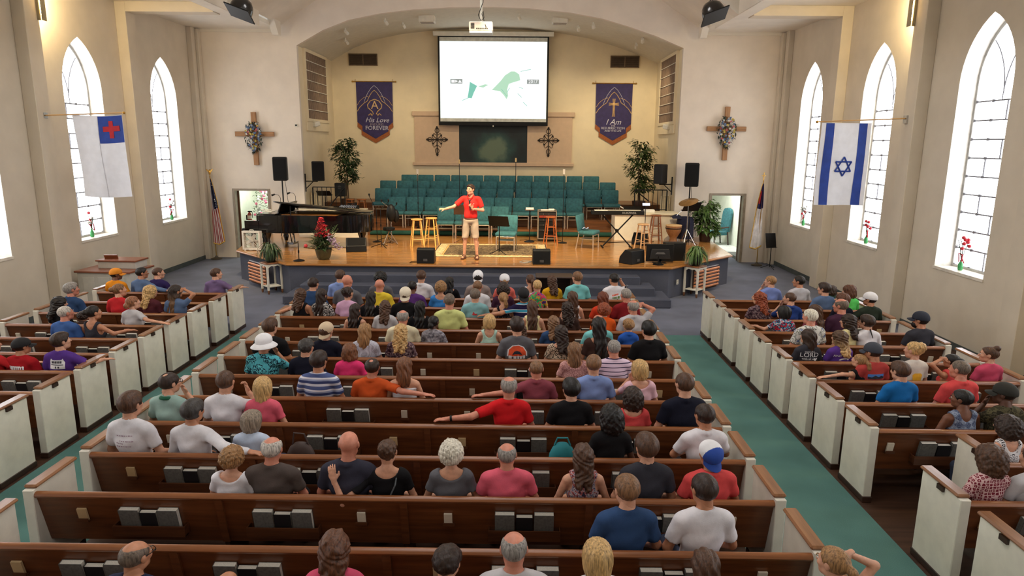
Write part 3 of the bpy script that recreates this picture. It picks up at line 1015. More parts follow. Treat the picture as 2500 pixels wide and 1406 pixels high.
for x, s in ((-1.36, None), (1.46, '2017')):
    MB().bb((x - 0.22, -0.031, 5.94), (x + 0.22, -0.027, 6.10)).build('slide_box', GRY, t)
    if s:
        flat_text(s, 0.17, x, 6.02, -0.034, glow('slide_white', (255, 255, 255), 1.0), t)
    else:
        wb = glow('slide_white2', (255, 255, 255), 1.0)
        MB().bb((x - 0.18, -0.034, 5.97), (x - 0.06, -0.031, 6.07)).build('slide_mark', wb, t)
        MB().prism([(-0.04, 5.97), (0.05, 6.02), (-0.04, 6.07)], (x, -0.034, 0), (1, 0, 0), (0, 0, 1), (0, 0.003, 0)).build('slide_mark', wb, t)
        MB().prism([(0.06, 5.97), (0.20, 5.97), (0.13, 6.07)], (x, -0.034, 0), (1, 0, 0), (0, 0, 1), (0, 0.003, 0)).build('slide_mark', wb, t)

t = thing('projector', 'white projector with cables hung on a long ceiling pole', 'projector', (0.085, 16.0, 6.22))
PJW = M('projector_case', (206, 196, 190), 0.5)
MB().bb((-0.26, -0.2, -0.02), (0.26, 0.2, 0.18)).build('case', PJW, t, bev=0.02)
MB().bb((-0.25, -0.205, -0.06), (0.25, 0.19, -0.02)).build('bottom_plate', M('projector_plate', (226, 240, 234), 0.4), t)
pm = MB()
for k in range(6):
    pm.bb((-0.10 + k * 0.045, -0.208, 0.02), (-0.07 + k * 0.045, -0.2, 0.04))
for k in range(5):
    pm.bb((-0.22, -0.208, 0.03 + k * 0.025), (-0.14, -0.2, 0.045 + k * 0.025))
pm.build('port', BLACK, t)
MB().cyl((0, 0, 0.18), (0, 0, 5.26), 0.028, n=8).build('pole', WHITE, t)
MB().tube([(0.03, -0.06, 5.2), (0.05, -0.06, 1.2), (0.045, -0.05, 0.6), (-0.06, -0.1, 0.32), (0.0, -0.14, 0.2), (0.07, -0.15, 0.26), (0.05, -0.12, 0.4), (0.02, -0.1, 0.35), (0.12, -0.22, 0.05)], 0.008, 5).build('cable', BLACK, t)

# track fittings and a panel on the vault
for i, (x, y, z) in enumerate(((-4.7, 23.2, 7.29), (-3.4, 23.2, 7.60), (-3.0, 24.2, 7.66), (0.9, 23.3, 7.80), (3.3, 23.2, 7.53), (4.9, 23.2, 7.10), (-5.0, 24.4, 7.15), (2.9, 24.2, 7.60), (4.9, 24.4, 7.08))):
    t = thing('ceiling_fitting', 'small white track light fitting on the chancel vault, %s of nine' % ORD[i], 'light', (x, y, z), group='vault light fittings')
    MB().cyl((0, 0, 0.12), (0, 0, 0.0), 0.025, n=6).build('stem', WHITE, t)
    MB().cyl((0, -0.02, 0.02), (0.03, 0.14, -0.05), 0.05, 0.06, 10).build('lamp_head', WHITE, t)
for x, s in ((-2.1, 'piano-side'), (2.25, 'keyboard-side')):
    t = thing('vault_vent', 'white boxed air diffuser on the %s of the chancel vault' % s, 'vent', (x, 23.6, 7.74))
    MB().bb((-0.26, -0.2, -0.10), (0.26, 0.2, 0.12)).build('body', WHITE, t, bev=0.02)
    MB().bb((-0.21, -0.16, -0.115), (0.21, 0.16, -0.10)).build('grille', M('vent_grey', (160, 152, 140), 0.6), t)

# hanging loudspeakers: dome on a square flange
for x, ry, s in ((-5.68, 0.35, 'piano-side'), (5.52, -0.35, 'keyboard-side')):
    t = thing('hanging_loudspeaker', 'black dome loudspeaker with square flange hung below the %s ceiling beam' % s, 'loudspeaker', (x, 17.0, 6.74))
    q = Euler((-0.35, ry, 0)).to_matrix()
    d = MB().lathe([(0.27, 0.0), (0.27, 0.05), (0.265, 0.14), (0.235, 0.24), (0.17, 0.33), (0.07, 0.375), (0.0, 0.38)], 20)
    d.v = [tuple(q @ Vector(p)) for p in d.v]
    d.build('dome', M('gloss_black', (14, 14, 15), 0.22, coat=0.5), t, smooth=1.0)
    MB().box((0, 0, 0), (0.60, 0.60, 0.03), q).build('flange', BLACK, t, bev=0.006)
    MB().cyl(q @ Vector((0, 0, 0.36)), (0, 0.0, 1.3 if abs(x) > 6 else 0.95), 0.014, n=6).build('hanger', BLACKM, t)

# wall sconces on the pilasters (lamp inside an open-backed box)
SCON = M('sconce_metal', (150, 138, 112), 0.5)
BULB = glow('sconce_bulb', (255, 214, 140), 60)
for s, nm in ((-1, 'flag-side'), (1, 'star-flag-side')):
    for y in (14.655, 7.225):
        t = thing('wall_sconce', 'tan metal wall sconce glowing on the %s pilaster, %s from the stage' % (nm, 'first' if y > 10 else 'second'), 'lamp', (s * 9.03, y + 0.22, 6.62))
        MB().bb((-0.10 if s < 0 else -0.06, -0.06, -0.42), (0.06 if s < 0 else 0.10, -0.03, 0.42)).bb((-s * 0.10 - 0.006, -0.06, -0.42), (-s * 0.10 + 0.006, 0.08, 0.42)).build('shade', SCON, t)
        MB().bb((-0.04, -0.03, -0.03), (0.04, 0.0, 0.03)).build('bracket', SCON, t)
        MB().cyl((-s * 0.02, 0.03, -0.30), (-s * 0.02, 0.03, 0.30), 0.028, n=8).build('bulb', BULB, t)
        lamp('POINT', (s * 9.03 - s * 0.02, y + 0.33, 6.62), 120, (1.0, 0.80, 0.46), shadow_soft_size=0.05)

# flags on poles fixed to the pilasters
def sheet(x0, x1, z0, z1, fy, nu=16, nv=20, off=0.0):
    """thin two-sided cloth following fy(x, z)"""
    m = MB()
    m.grid(lambda u, v: (x0 + (x1 - x0) * u, fy(x0 + (x1 - x0) * u, z0 + (z1 - z0) * v) - off, z0 + (z1 - z0) * v), nu, nv)
    return m


FW, FB, FR = M('flag_white', (226, 228, 236), 0.8, var=0.02), M('flag_blue', (38, 66, 150), 0.8), M('flag_red', (176, 34, 44), 0.8)
def ripple(x, z):
    return 0.035 * math.sin(x * 7 + 0.8 * math.sin(z * 2)) * (0.35 - z * 0.5) + 0.02 * math.sin(3 * z + 2 * x)


t = thing('wall_flag', 'white flag with blue canton and red cross hanging from a wall pole', 'flag', (-8.0, 14.78, 4.31))
c = sheet(-0.52, 0.53, -1.72, 0.0, ripple)
c.v = [(x + 0.05 * (-z / 1.7), y, z - 0.03 * math.sin(PI * (x + 0.5))) for x, y, z in c.v]
def bend(m):
    m.v = [(x + 0.05 * (-z / 1.7), y, z - 0.03 * math.sin(PI * (x + 0.5))) for x, y, z in m.v]
    return m


c.build('cloth', FW, t, smooth=3.1, fix=False)
bend(sheet(0.01, 0.52, -0.57, -0.01, ripple, 10, 10, 0.006)).build('canton', FB, t, smooth=3.1, fix=False)
cr = MB()
for a, b, d, e in ((0.22, 0.31, -0.47, -0.11), (0.10, 0.45, -0.33, -0.22)):
    m = bend(sheet(a, b, d, e, ripple, 6, 6, 0.012 if a > 0.2 else 0.014))
    cr.raw(m.v, m.f)
cr.build('red_cross', FR, t, smooth=3.1, fix=False)
bend(sheet(-0.006, 0.006, -1.71, 0.0, ripple, 1, 20, 0.004)).build('seam', M('flag_seam', (196, 196, 204), 0.8), t, fix=False)
MB().cyl((-1.03, -0.1, -0.03), (0.56, 0.0, 0.04), 0.014, n=8).build('pole', wood('pole_wood', (170, 128, 76), (200, 160, 104), 0.4, 0), t)
MB().ell((0.58, 0, 0.04), (0.03, 0.03, 0.03)).build('finial', GOLD, t)
MB().bb((-1.06, -0.16, -0.09), (-1.02, -0.04, 0.03)).build('wall_bracket', CHROME, t)

t = thing('wall_flag', 'white flag with two blue stripes and a six-pointed star hanging from a wall pole', 'flag', (7.84, 14.80, 4.26))
sheet(-0.52, 0.53, -1.72, 0.0, ripple).build('cloth', FW, t, smooth=3.1, fix=False)
for a, b in ((-0.43, -0.26), (0.28, 0.45)):
    sheet(a, b, -1.715, -0.005, ripple, 4, 20, 0.006).build('stripe', FB, t, smooth=3.1, fix=False)
st = MB()
for rot in (PI / 2, -PI / 2):
    q = [(0.01 + 0.20 * math.cos(rot + k * 2 * PI / 3), -0.90 + 0.20 * math.sin(rot + k * 2 * PI / 3)) for k in range(3)]
    for k in range(3):
        a, b = q[k], q[(k + 1) % 3]
        pts = [(a[0] + (b[0] - a[0]) * i / 6, a[1] + (b[1] - a[1]) * i / 6) for i in range(7)]
        st.tube([(x, ripple(x, z) - 0.012, z) for x, z in pts], 0.016, 4)
st.build('star', FB, t)
MB().cyl((1.19, -0.1, 0.10), (-0.60, 0.0, 0.02), 0.014, n=8).build('pole', MATS['pole_wood'], t)
MB().ell((-0.62, 0, 0.02), (0.03, 0.03, 0.03)).build('finial', GOLD, t)
MB().bb((1.15, -0.16, 0.0), (1.19, -0.04, 0.16)).build('wall_bracket', CHROME, t)

# vases with flowers on the window sills
for i, (x, y) in enumerate(((-9.46, 16.45), (-9.46, 20.35), (9.46, 20.38), (9.46, 16.62), (9.46, 12.98))):
    rn = random.Random(20 + i)
    nm = ('under the flag with a red cross', 'beside the stage on the piano side', 'beside the stage on the far window', 'under the flag with the star', 'of the big window nearest the balcony')[i]
    t = thing('bud_vase', 'green bud vase of flowers on the sill %s' % nm, 'vase', (x, y, W_SILL + 0.005))
    MB().lathe([(0.035, 0), (0.045, 0.02), (0.045, 0.12), (0.02, 0.17), (0.025, 0.2)], 10).build('vase', M('green_glass', (60, 150, 84), 0.15), t, smooth=0.9)
    m = MB()
    for k in range(5):
        m.tube([(0, 0, 0.18), (rn.uniform(-0.05, 0.05), rn.uniform(-0.05, 0.05), 0.4), (rn.uniform(-0.08, 0.08), rn.uniform(-0.12, 0.12), rn.uniform(0.45, 0.6))], 0.007, 4)
    m.build('stem', LEAF, t)
    r, w = MB(), MB()
    for k in range(7):
        (r if k % 2 or i > 2 else w).ell((rn.uniform(-0.06, 0.06), rn.uniform(-0.12, 0.12), rn.uniform(0.34, 0.62)), (0.035, 0.04, 0.035), 7, 5)
    for k in range(3):
        r.tube([(0, 0, 0.3), (rn.uniform(-.05, .05), rn.uniform(-0.1, 0.1), 0.32), (0, rn.uniform(-0.12, 0.12), 0.15)], 0.012, 4)
    r.build('red_flower', M('poppy_red', (178, 30, 44), 0.6), t)
    if w.v:
        w.build('white_flower', M('flower_white', (220, 218, 214), 0.7), t)

# wall mounted loudspeakers and small wall boxes
def cabinet(mb, w, d, h, back=0.7, c=(0, 0, 0)):
    """trapezoid plan loudspeaker box: wide front at -y"""
    p = [(-w / 2, -d / 2), (w / 2, -d / 2), (w / 2 * back, d / 2), (-w / 2 * back, d / 2)]
    return mb.prism(p, c, (1, 0, 0), (0, 1, 0), (0, 0, h))


for x, rz, s in ((-5.55, 0.45, 'piano-side'), (5.48, 2.6, 'keyboard-side')):
    t = thing('wall_loudspeaker', 'black loudspeaker on an angled bracket at the %s corner of the chancel' % s, 'loudspeaker', (x, 22.2, 2.56))
    q = Matrix.Rotation(rz, 3, 'Z')
    m = cabinet(MB(), 0.40, 0.36, 0.62)
    m.v = [tuple(q @ Vector(p)) for p in m.v]
    m.build('cabinet', BLACK, t, bev=0.02)
    g = MB().bb((-0.16, -0.20, 0.04), (0.16, -0.18, 0.58))
    g.v = [tuple(q @ Vector(p)) for p in g.v]
    g.build('grille', M('speaker_mesh', (17, 17, 18), 0.8, spec=0.2), t)
    sx = -1 if x < 0 else 1
    MB().tube([(0, 0, -0.02), (sx * 0.42, 0.1, -0.02)], 0.018).tube([(sx * 0.15, 0.03, -0.02), (sx * 0.42, 0.1, -0.26)], 0.014).tube([(sx * 0.43, 0.1, 0.22), (sx * 0.43, 0.1, -0.36)], 0.022, 4).build('bracket', BLACKM, t)
t = thing('thermostat', 'tiny white thermostat at the edge of the chancel arch', 'thermostat', (-6.19, FY - 0.012, 4.3))
MB().bb((-0.05, -0.02, -0.05), (0.05, 0.01, 0.05)).build('case', WHITE, t, bev=0.008)
MB().bb((-0.03, -0.026, -0.02), (0.03, -0.02, 0.03)).build('display', BLACK, t)
for s in (-1, 1):
    t = thing('wall_camera', 'small white boxed fitting under the %s cloth grille' % ('piano-side' if s < 0 else 'keyboard-side'), 'camera', (s * 5.93, 23.6, 4.38))
    MB().box((0, 0, 0), (0.2, 0.3, 0.16), (0.2, 0, 0.3 * s)).build('body', WHITE, t, bev=0.03)
    MB().tube([(0, 0, 0.07), (s * 0.1, 0.05, 0.14)], 0.02).build('arm', WHITE, t)

# ---------------------------------------------------------------- things on and around the stage
CHTEAL = M('chair_teal_fabric', (50, 100, 106), 0.85, var=0.12, scale=14, bump=0.4, bscale=250)
CHFR = M('chair_frame_metal', (186, 170, 152), 0.3, metal=0.6)


def church_chair(label, group=None):
    t = thing('church_chair', label, 'chair', group=group)       # front faces -y
    m = MB().bb((-0.285, -0.25, 0.42), (0.285, 0.24, 0.53))
    m.build('seat', CHTEAL, t, bev=0.03, smooth=0.8)
    q = Euler((-0.16, 0, 0)).to_matrix()
    b = MB().box((0, 0, 0), (0.57, 0.07, 0.47))
    b.v = [tuple(q @ Vector(p) + Vector((0, 0.27, 0.74))) for p in b.v]
    b.build('backrest', CHTEAL, t, bev=0.025, smooth=0.8)
    for s in (-1, 1):
        MB().tube([(s * 0.25, -0.22, 0.0), (s * 0.25, -0.21, 0.43)], 0.016, 6).build('leg', CHFR, t)
        MB().tube([(s * 0.25, 0.30, 0.0), (s * 0.25, 0.22, 0.43), (s * 0.25, 0.24, 0.52), (s * 0.24, 0.33, 0.93)], 0.016, 6).build('leg', CHFR, t)
    MB().tube([(-0.25, -0.21, 0.41), (0.25, -0.21, 0.41)], 0.014).tube([(-0.25, 0.23, 0.41), (0.25, 0.23, 0.41)], 0.014).build('seat_frame', CHFR, t)
    MB().bb((-0.22, -0.2, 0.29), (0.22, 0.2, 0.30)).build('book_shelf', CHFR, t)
    return t


# choir rows: (front-row y, floor z, first px-derived x, count)
ROWS = ((24.98, 1.67, -3.07, 12, 0.607, 'back'), (24.25, 1.49, -3.72, 14, 0.603, 'second last'), (23.45, 1.27, -3.75, 14, 0.606, 'middle'), (22.65, 1.04, -3.12, 11, 0.594, 'second'), (21.85, STZ, -1.39, 4, 0.58, 'front'))
ch0 = None
for y, z, x0, n, sp, nm in ROWS:
    for i in range(n):
        x = x0 + i * sp
        lab = 'teal upholstered choir chair in the %s row, %s from the piano side' % (nm, (ORD + ['fourteenth'])[i])
        if ch0 is None:
            ch0 = church_chair(lab, 'choir chairs')
            o = ch0
            o.location = (x, y, z)
        else:
            o = dup(ch0, (x, y, z), 0, lab, 'choir chairs')
        o.rotation_euler = (0, 0, RND.uniform(-0.03, 0.03))
dup(ch0, (0.62, 19.0, STZ + 0.019), -0.12, 'teal chair standing alone behind the front music stand on the rug', 'loose stage chairs')
dup(ch0, (3.00, 19.65, STZ), 1.15, 'teal chair turned towards the keyboard with a small white cloth on it', 'loose stage chairs')
t = thing('cloth', 'crumpled white and blue cloth lying on the teal keyboard chair', 'cloth', (2.90, 19.66, STZ + 0.556))
rn = random.Random(4)
MB().grid(lambda u, v: (-0.09 + 0.18 * u, -0.08 + 0.16 * v, 0.012 + 0.05 * abs(math.sin(u * 5) * math.cos(v * 4))), 6, 6).build('fabric', M('crumpled_cloth', (186, 192, 220), 0.8, var=0.15, scale=30), t)

# stools
def stool(label, h, mat, rz=0.0):
    t = thing('bar_stool', label, 'stool')
    MB().lathe([(0.15, 0), (0.17, 0.012), (0.17, 0.03), (0.155, 0.042)], 18, (0, 0, h - 0.042)).build('seat', mat, t, smooth=0.6)
    for sx in (-1, 1):
        for sy in (-1, 1):
            MB().cyl((sx * 0.175, sy * 0.175, 0), (sx * 0.095, sy * 0.095, h - 0.04), 0.018, 0.02, 8).build('leg', mat, t)
    for k, z in enumerate((0.22, 0.30, 0.50, 0.56)):
        w = 0.175 - 0.08 * z / h
        a, b = ((-w, -w), (w, -w)) if k % 2 == 0 else ((-w, -w), (-w, w))
        for sg in (1, -1):
            MB().cyl((a[0] * sg, a[1] * sg, z), (b[0] * sg, b[1] * sg, z), 0.011, n=6).build('rung', mat, t)
    return t


PINE = wood('pine_stool', (206, 152, 74), (232, 186, 108), 0.35, 2, 0.6)
for lab, x, y, h, mt, rz in (('pale pine bar stool nearest the microphone stands by the piano', -2.0, 19.75, 0.81, PINE, 0.3), ('pale pine bar stool at the corner of the patterned rug', -1.60, 19.95, 0.83, PINE, -0.2),
                             ('orange-brown bar stool in front of the rolling equipment rack', 1.94, 20.65, 0.82, wood('orange_stool', (150, 74, 32), (186, 100, 48), 0.35, 2, 0.6), 0.2),
                             ('light unfinished bar stool under the keyboard-side partition', 4.53, 19.45, 0.76, wood('raw_stool', (184, 142, 100), (212, 172, 128), 0.5, 2, 0.6), 0.4),
                             ('brown bar stool behind the goblet drum', 5.24, 21.22, 0.84, wood('brown_stool', (124, 70, 38), (156, 94, 54), 0.4, 2, 0.6), 0.1)):
    o = stool(lab, h, mt)
    o.location, o.rotation_euler = (x, y, STZ), (0, 0, rz)

# music stands
def music_stand(label, loc, rz, h, tilt=0.7, w=0.5, mat=None, legs=True, dh=0.32):
    t = thing('music_stand', label, 'stand', loc, rz)
    mat = mat or BLACKM
    q = Euler((-tilt, 0, 0)).to_matrix()
    d = MB().box((0, 0, dh / 2), (w, 0.012, dh)).box((0, -0.03, 0.0), (w, 0.06, 0.012))
    d.v = [tuple(q @ Vector(p) + Vector((0, 0, h))) for p in d.v]
    d.build('desk', mat, t)
    MB().cyl((0, 0, 0.06), (0, 0, h + 0.06), 0.014, n=8).build('pole', mat, t)
    for k in range(3):
        a = 2 * PI * k / 3 + 0.5
        MB().tube([(0, 0, 0.13), (0.14 * math.cos(a), 0.14 * math.sin(a), 0.06), (0.27 * math.cos(a), 0.27 * math.sin(a), 0.008)], 0.010, 5).build('leg', mat, t)
    return t


music_stand('black music stand at the front of the rug beside the speaker', (0.44, 18.36, STZ + 0.020), PI - 0.25, 0.76, 0.50, 0.56)
music_stand('brown music stand half hidden behind the man in the red shirt', (-0.75, 20.6, STZ), PI, 0.86, 0.35, 0.5, M('brown_metal', (70, 46, 34), 0.5))
music_stand('black music stand angled above the drum cover', (6.15, 20.7, STZ), PI + 0.3, 1.02, 0.6, 0.56)
music_stand('small black music stand standing alone by the window wall', (8.88, 21.2, 0.0), 0.2, 0.66, 0.25, 0.34, None, True, 0.46)
t = thing('music_desk', 'small lectern stand topped with a white paper beside the equipment rack', 'stand', (1.30, 20.9, STZ))
MB().bb((-0.14, -0.1, 0.98), (0.14, 0.1, 1.01)).build('desk', wood('desk_red', (96, 50, 28), (128, 72, 42), 0.4), t)
MB().box((0, -0.02, 1.03), (0.24, 0.17, 0.006), (0.3, 0, 0)).build('paper', M('paper_white', (232, 228, 216), 0.8), t)
MB().cyl((0, 0, 0.02), (0, 0, 0.98), 0.013, n=8).cyl((0, 0, 0.5), (0, 0, 0.62), 0.026, n=8).build('pole', BLACKM, t)
MB().lathe([(0.16, 0), (0.16, 0.02), (0.04, 0.05)], 16).build('base', BLACKM, t)

# microphone stands
def mic_stand(label, loc, h, mat=None, boom=None, head='black', base='tripod'):
    t = thing('microphone_stand', label, 'stand', loc)
    mat = mat or BLACKM
    MB().cyl((0, 0, 0.02), (0, 0, h * (0.8 if boom else 1)), 0.011, n=6).cyl((0, 0, h * 0.45), (0, 0, h * 0.45 + 0.07), 0.02, n=6).build('pole', mat, t)
    if base == 'tripod':
        for k in range(3):
            a = 2 * PI * k / 3 + loc[0]
            MB().tube([(0, 0, 0.10), (0.30 * math.cos(a), 0.30 * math.sin(a), 0.008)], 0.010, 5).build('leg', mat, t)
    else:
        r = 0.14 if base == 'round' else 0.07
        MB().lathe([(r, 0), (r, 0.015), (0.03, 0.045)], 16).build('base', mat, t)
    top = Vector((0, 0, h))
    if boom:
        top = Vector(boom)
        MB().tube([(0, 0, h * 0.8), tuple(top)], 0.009, 6).build('boom', mat, t)
    if head == 'white':
        MB().cyl(top, top + Vector((0, 0, 0.15)), 0.035, n=10).build('microphone', M('mic_white', (236, 226, 206), 0.5), t)
    elif head == 'cond':
        MB().cyl(top, top + Vector((0, 0, 0.13)), 0.03, n=10).build('microphone', M('mic_gold', (222, 190, 130), 0.4, metal=0.3), t)
    elif head:
        MB().cyl(top, top + Vector((0.02, -0.12, 0.05)), 0.016, 0.022, 8).ell(top + Vector((0.025, -0.14, 0.06)), (0.03, 0.03, 0.03), 8, 6).build('microphone', BLACK, t)
    return t


mic_stand('tall choir microphone stand with white tip at the piano-side end of the chairs', (-2.33, 22.32, 1.04), 1.76, None, None, 'white', 'small')
mic_stand('tall choir microphone stand behind the red-shirted man', (-1.04, 23.10, 1.27), 1.85, None, None, 'cond', 'small')
mic_stand('tall choir microphone stand just below the dark mural', (0.85, 23.10, 1.27), 1.92, None, None, 'cond', 'small')
mic_stand('tall microphone stand with white tip on a round base by the stool', (2.31, 20.72, STZ), 2.08, None, None, 'white', 'round')
mic_stand('black boom microphone stand in the cluster beside the piano tail', (-3.0, 19.5, STZ), 1.35, None, (0.2, 0.2, 1.3))
mic_stand('chrome microphone stand in the cluster beside the piano tail', (-2.85, 20.3, STZ), 1.3, CHROME, (-0.25, -0.1, 1.25))
mic_stand('black straight microphone stand behind the cluster by the piano', (-3.35, 20.6, STZ), 1.2, None, (-0.15, -0.2, 1.4), 'black', 'round')
mic_stand('black microphone stand folded low at the end of the piano', (-3.1, 20.9, STZ), 1.05, None, (0.3, 0.1, 1.1))
mic_stand('short black microphone stand on a round base at the stage edge', (-4.62, 17.05, STZ), 0.46, None, None, None, 'round')
mic_stand('short black microphone stand in front of the television', (4.5, 17.0, STZ), 0.22, None, None, None, 'round')
mic_stand('black microphone stand holding a lit phone beside the keyboard', (4.75, 20.4, STZ), 1.18, None, None, None, 'round')
t = thing('phone', 'glowing white phone clamped on the stand by the keyboard', 'phone', (4.75, 20.36, STZ + 1.19))
MB().box((0, 0, 0.04), (0.24, 0.012, 0.09), (-0.4, 0, 0)).build('case', BLACK, t)
MB().box((0, -0.010, 0.045), (0.22, 0.006, 0.075), (-0.4, 0, 0)).build('lit_display', glow('phone_glow', (236, 240, 255), 1.2), t)
t = thing('guitar_amp_stand', 'black drum throne and hardware heap beside the piano tail', 'stand', (-2.88, 20.05, STZ))
MB().lathe([(0.16, 0.42), (0.18, 0.45), (0.18, 0.50), (0.15, 0.52)], 14).build('cushion', BLACK, t)
for k in range(3):
    a = 2 * PI * k / 3
    MB().tube([(0, 0, 0.42), (0.26 * math.cos(a), 0.26 * math.sin(a), 0.01)], 0.013, 5).build('leg', CHROME, t)
# equipment bag and clamps hanging on the stands
MB().ell((0.1, -0.1, 0.95), (0.14, 0.1, 0.26)).ell((0.22, 0.0, 0.85), (0.1, 0.09, 0.2)).build('cable_roll', BLACK, t, smooth=3.1)

# wedge monitors
def wedge(label, x, y, rz, w=0.44, h=0.38, d=0.4):
    t = thing('floor_monitor', label, 'loudspeaker', (x, y, STZ), rz)
    prof = [(-d / 2, 0), (d / 2, 0), (d / 2 - 0.02, h * 0.45), (0.02, h), (-d / 2 + 0.03, h * 0.93)]
    MB().prism(prof, (-w / 2, 0, 0), (0, 1, 0), (0, 0, 1), (w, 0, 0)).build('cabinet', BLACK, t, bev=0.012)
    a, b = Vector((0, d / 2 - 0.02, h * 0.45)), Vector((0, 0.02, h))
    nn = Vector((0, h * 0.55, d / 2 - 0.04)).normalized()
    u = (b - a)
    g = MB()
    p = [a + u * 0.08 + nn * 0.004 + Vector((sx * w * 0.44, 0, 0)) for sx in (-1, 1)] + [a + u * 0.92 + nn * 0.004 + Vector((sx * w * 0.44, 0, 0)) for sx in (1, -1)]
    g.raw(p + [q + nn * 0.008 for q in p], [(0, 1, 2, 3), (4, 5, 6, 7), (0, 1, 5, 4), (1, 2, 6, 5), (2, 3, 7, 6), (3, 0, 4, 7)])
    g.build('grille', M('speaker_mesh', (17, 17, 18), 0.8, spec=0.2), t)
    MB().bb((-0.05, -d / 2 - 0.004, 0.06), (0.05, -d / 2 + 0.006, 0.12)).build('jack_plate', M('jack_plate', (70, 70, 72), 0.4), t)
    return t


wedge('black wedge floor monitor near the pine stools at the stage edge', -1.37, 17.02, 0.0)
wedge('black wedge floor monitor at the front corner of the rug with cables', 1.54, 17.02, 0.05)
wedge('black wedge floor monitor lying on its side next to the television', 3.87, 17.25, 0.75, 0.55, 0.36, 0.42)
wedge('black wedge floor monitor under the tail of the grand piano', -3.55, 18.75, PI + 0.2, 0.55, 0.38, 0.42)
wedge('small grey wedge monitor under the keyboard stand', 4.65, 20.6, 2.6, 0.4, 0.36, 0.36)

# cables on the floor
def cable(label, pts, mat=BLACK, r=0.008):
    o = MB().tube(pts, r, 5).build('cable', mat)
    return tag(o, label, 'cable')


z = STZ + 0.008
cable('white multi-plug cable bundle beside the wedge monitor at the rug corner', [(1.28, 17.1, z), (1.12, 16.98, z), (1.0, 17.15, z), (1.1, 17.35, z), (1.3, 17.28, z), (1.22, 17.05, z + 0.02), (1.05, 17.05, z)], M('cable_grey', (150, 146, 138), 0.5), 0.014)
cable('black loop of cable at the side of the first wedge monitor', [(-1.62, 17.0, z), (-1.78, 16.92, z), (-1.75, 17.1, z), (-1.62, 17.15, z)])
cable('black cables trailing under the keyboard towards the white partition', [(3.4, 21.2, z), (3.8, 20.9, z), (4.3, 21.1, z), (4.8, 20.95, z), (5.2, 21.2, z)])
cable('black cable between the equipment rack and the music desk', [(1.0, 21.2, z), (1.2, 21.35, z), (1.5, 21.1, z), (1.8, 21.0, z), (2.3, 21.2, z)])
cable('black cable snaking from the piano pedals across the stage', [(-5.2, 19.3, z), (-4.7, 19.0, z), (-4.3, 19.4, z), (-3.8, 19.3, z)])
t = thing('floor_outlet', 'small brown floor box set in the stage edge at the speakers feet', 'outlet', (-0.12, 16.95, STZ))
MB().bb((-0.1, -0.05, 0), (0.1, 0.05, 0.006)).build('plate', M('floor_plate', (96, 56, 32), 0.5), t)

# rug
def rug_mat():
    t = NT('persian_rug')
    v = t.coord()
    n1 = t.noise(t.coord((1, 1, 1)), 5.5, 3, 0.5)
    wv = t.n('ShaderNodeTexWave', wave_type='RINGS', i_Scale=3.2, i_Distortion=14.0, i_Detail=3.0)
    t.l(v, wv.inputs['Vector'])
    t.l(t.ramp(wv.outputs['Fac'], [(0.0, (44, 38, 38)), (0.30, (58, 48, 42)), (0.40, (176, 152, 112)), (0.52, (128, 92, 60)), (0.6, (50, 44, 46)), (0.85, (64, 50, 42)), (1.0, (190, 166, 126))]), t.b.inputs['Base Color'])
    t.set(Roughness=0.95, Specular_IOR_Level=0.1)
    t.bump(n1, 0.3, 0.01)
    return t.m


t = thing('rug', 'patterned cream and dark persian rug under the speakers music stand', 'rug', (0.18, 19.15, STZ), 0.0)
MB().bb((-1.56, -1.24, 0.0), (1.60, 1.18, 0.008)).build('border_band', M('rug_dark_border', (62, 44, 38), 0.95, var=0.3, scale=20), t)
MB().bb((-1.53, -1.21, 0.008), (1.57, 1.15, 0.010)).build('border_band', M('rug_cream_border', (186, 164, 122), 0.95, var=0.35, scale=16), t)
MB().bb((-1.30, -1.0, 0.010), (1.34, 0.95, 0.012)).build('field', rug_mat(), t)
lb = MB()
for a in (-1.27, 1.31):
    lb.bb((a - 0.02, -0.98, 0.012), (a + 0.02, 0.93, 0.0135))
for b in (-0.98, 0.93):
    lb.bb((-1.27, b - 0.015, 0.012), (1.31, b + 0.015, 0.0135))
lb.build('stripe', M('rug_gold', (206, 160, 92), 0.95), t)

# grand piano
PB_ = M('piano_lacquer', (12, 12, 14), 0.12, coat=0.6, var=0.02)
t = thing('grand_piano', 'black lacquered grand piano with its lid propped slightly open', 'piano', (-6.72, 18.95, STZ), -0.10)
OUT = [(0.42, 0), (0.95, 0.0), (1.25, 0.03), (1.6, 0.13), (1.95, 0.27), (2.3, 0.36), (2.65, 0.36), (2.95, 0.40), (3.22, 0.55), (3.38, 0.80), (3.38, 1.1), (3.25, 1.4), (3.0, 1.56), (2.7, 1.6), (0.42, 1.6)]
n = len(OUT)
MB().prism(OUT, (0, 0, 0.46), (1, 0, 0), (0, 1, 0), (0, 0, 0.50)).build('case', PB_, t, bev=0.01, smooth=0.6)
MB().bb((0.0, 0.0, 0.46), (0.42, 0.12, 0.80)).bb((0.0, 1.48, 0.46), (0.42, 1.6, 0.80)).bb((0.0, 0.0, 0.44), (0.44, 1.6, 0.58)).bb((0.30, 0.12, 0.58), (0.46, 1.48, 0.94)).build('key_frame', PB_, t, bev=0.01)
kb = MB()
for k in range(52):
    kb.bb((0.02, 0.125 + k * 0.026, 0.58), (0.18, 0.150 + k * 0.026, 0.605))
kb.build('white_key', M('ivory', (236, 230, 214), 0.3), t)
kb = MB()
for k in range(51):
    if k % 7 in (0, 1, 3, 4, 5):
        kb.bb((0.09, 0.142 + k * 0.026, 0.605), (0.19, 0.156 + k * 0.026, 0.62))
kb.build('black_key', BLACK, t)
q = Euler((-0.20, 0, 0)).to_matrix()
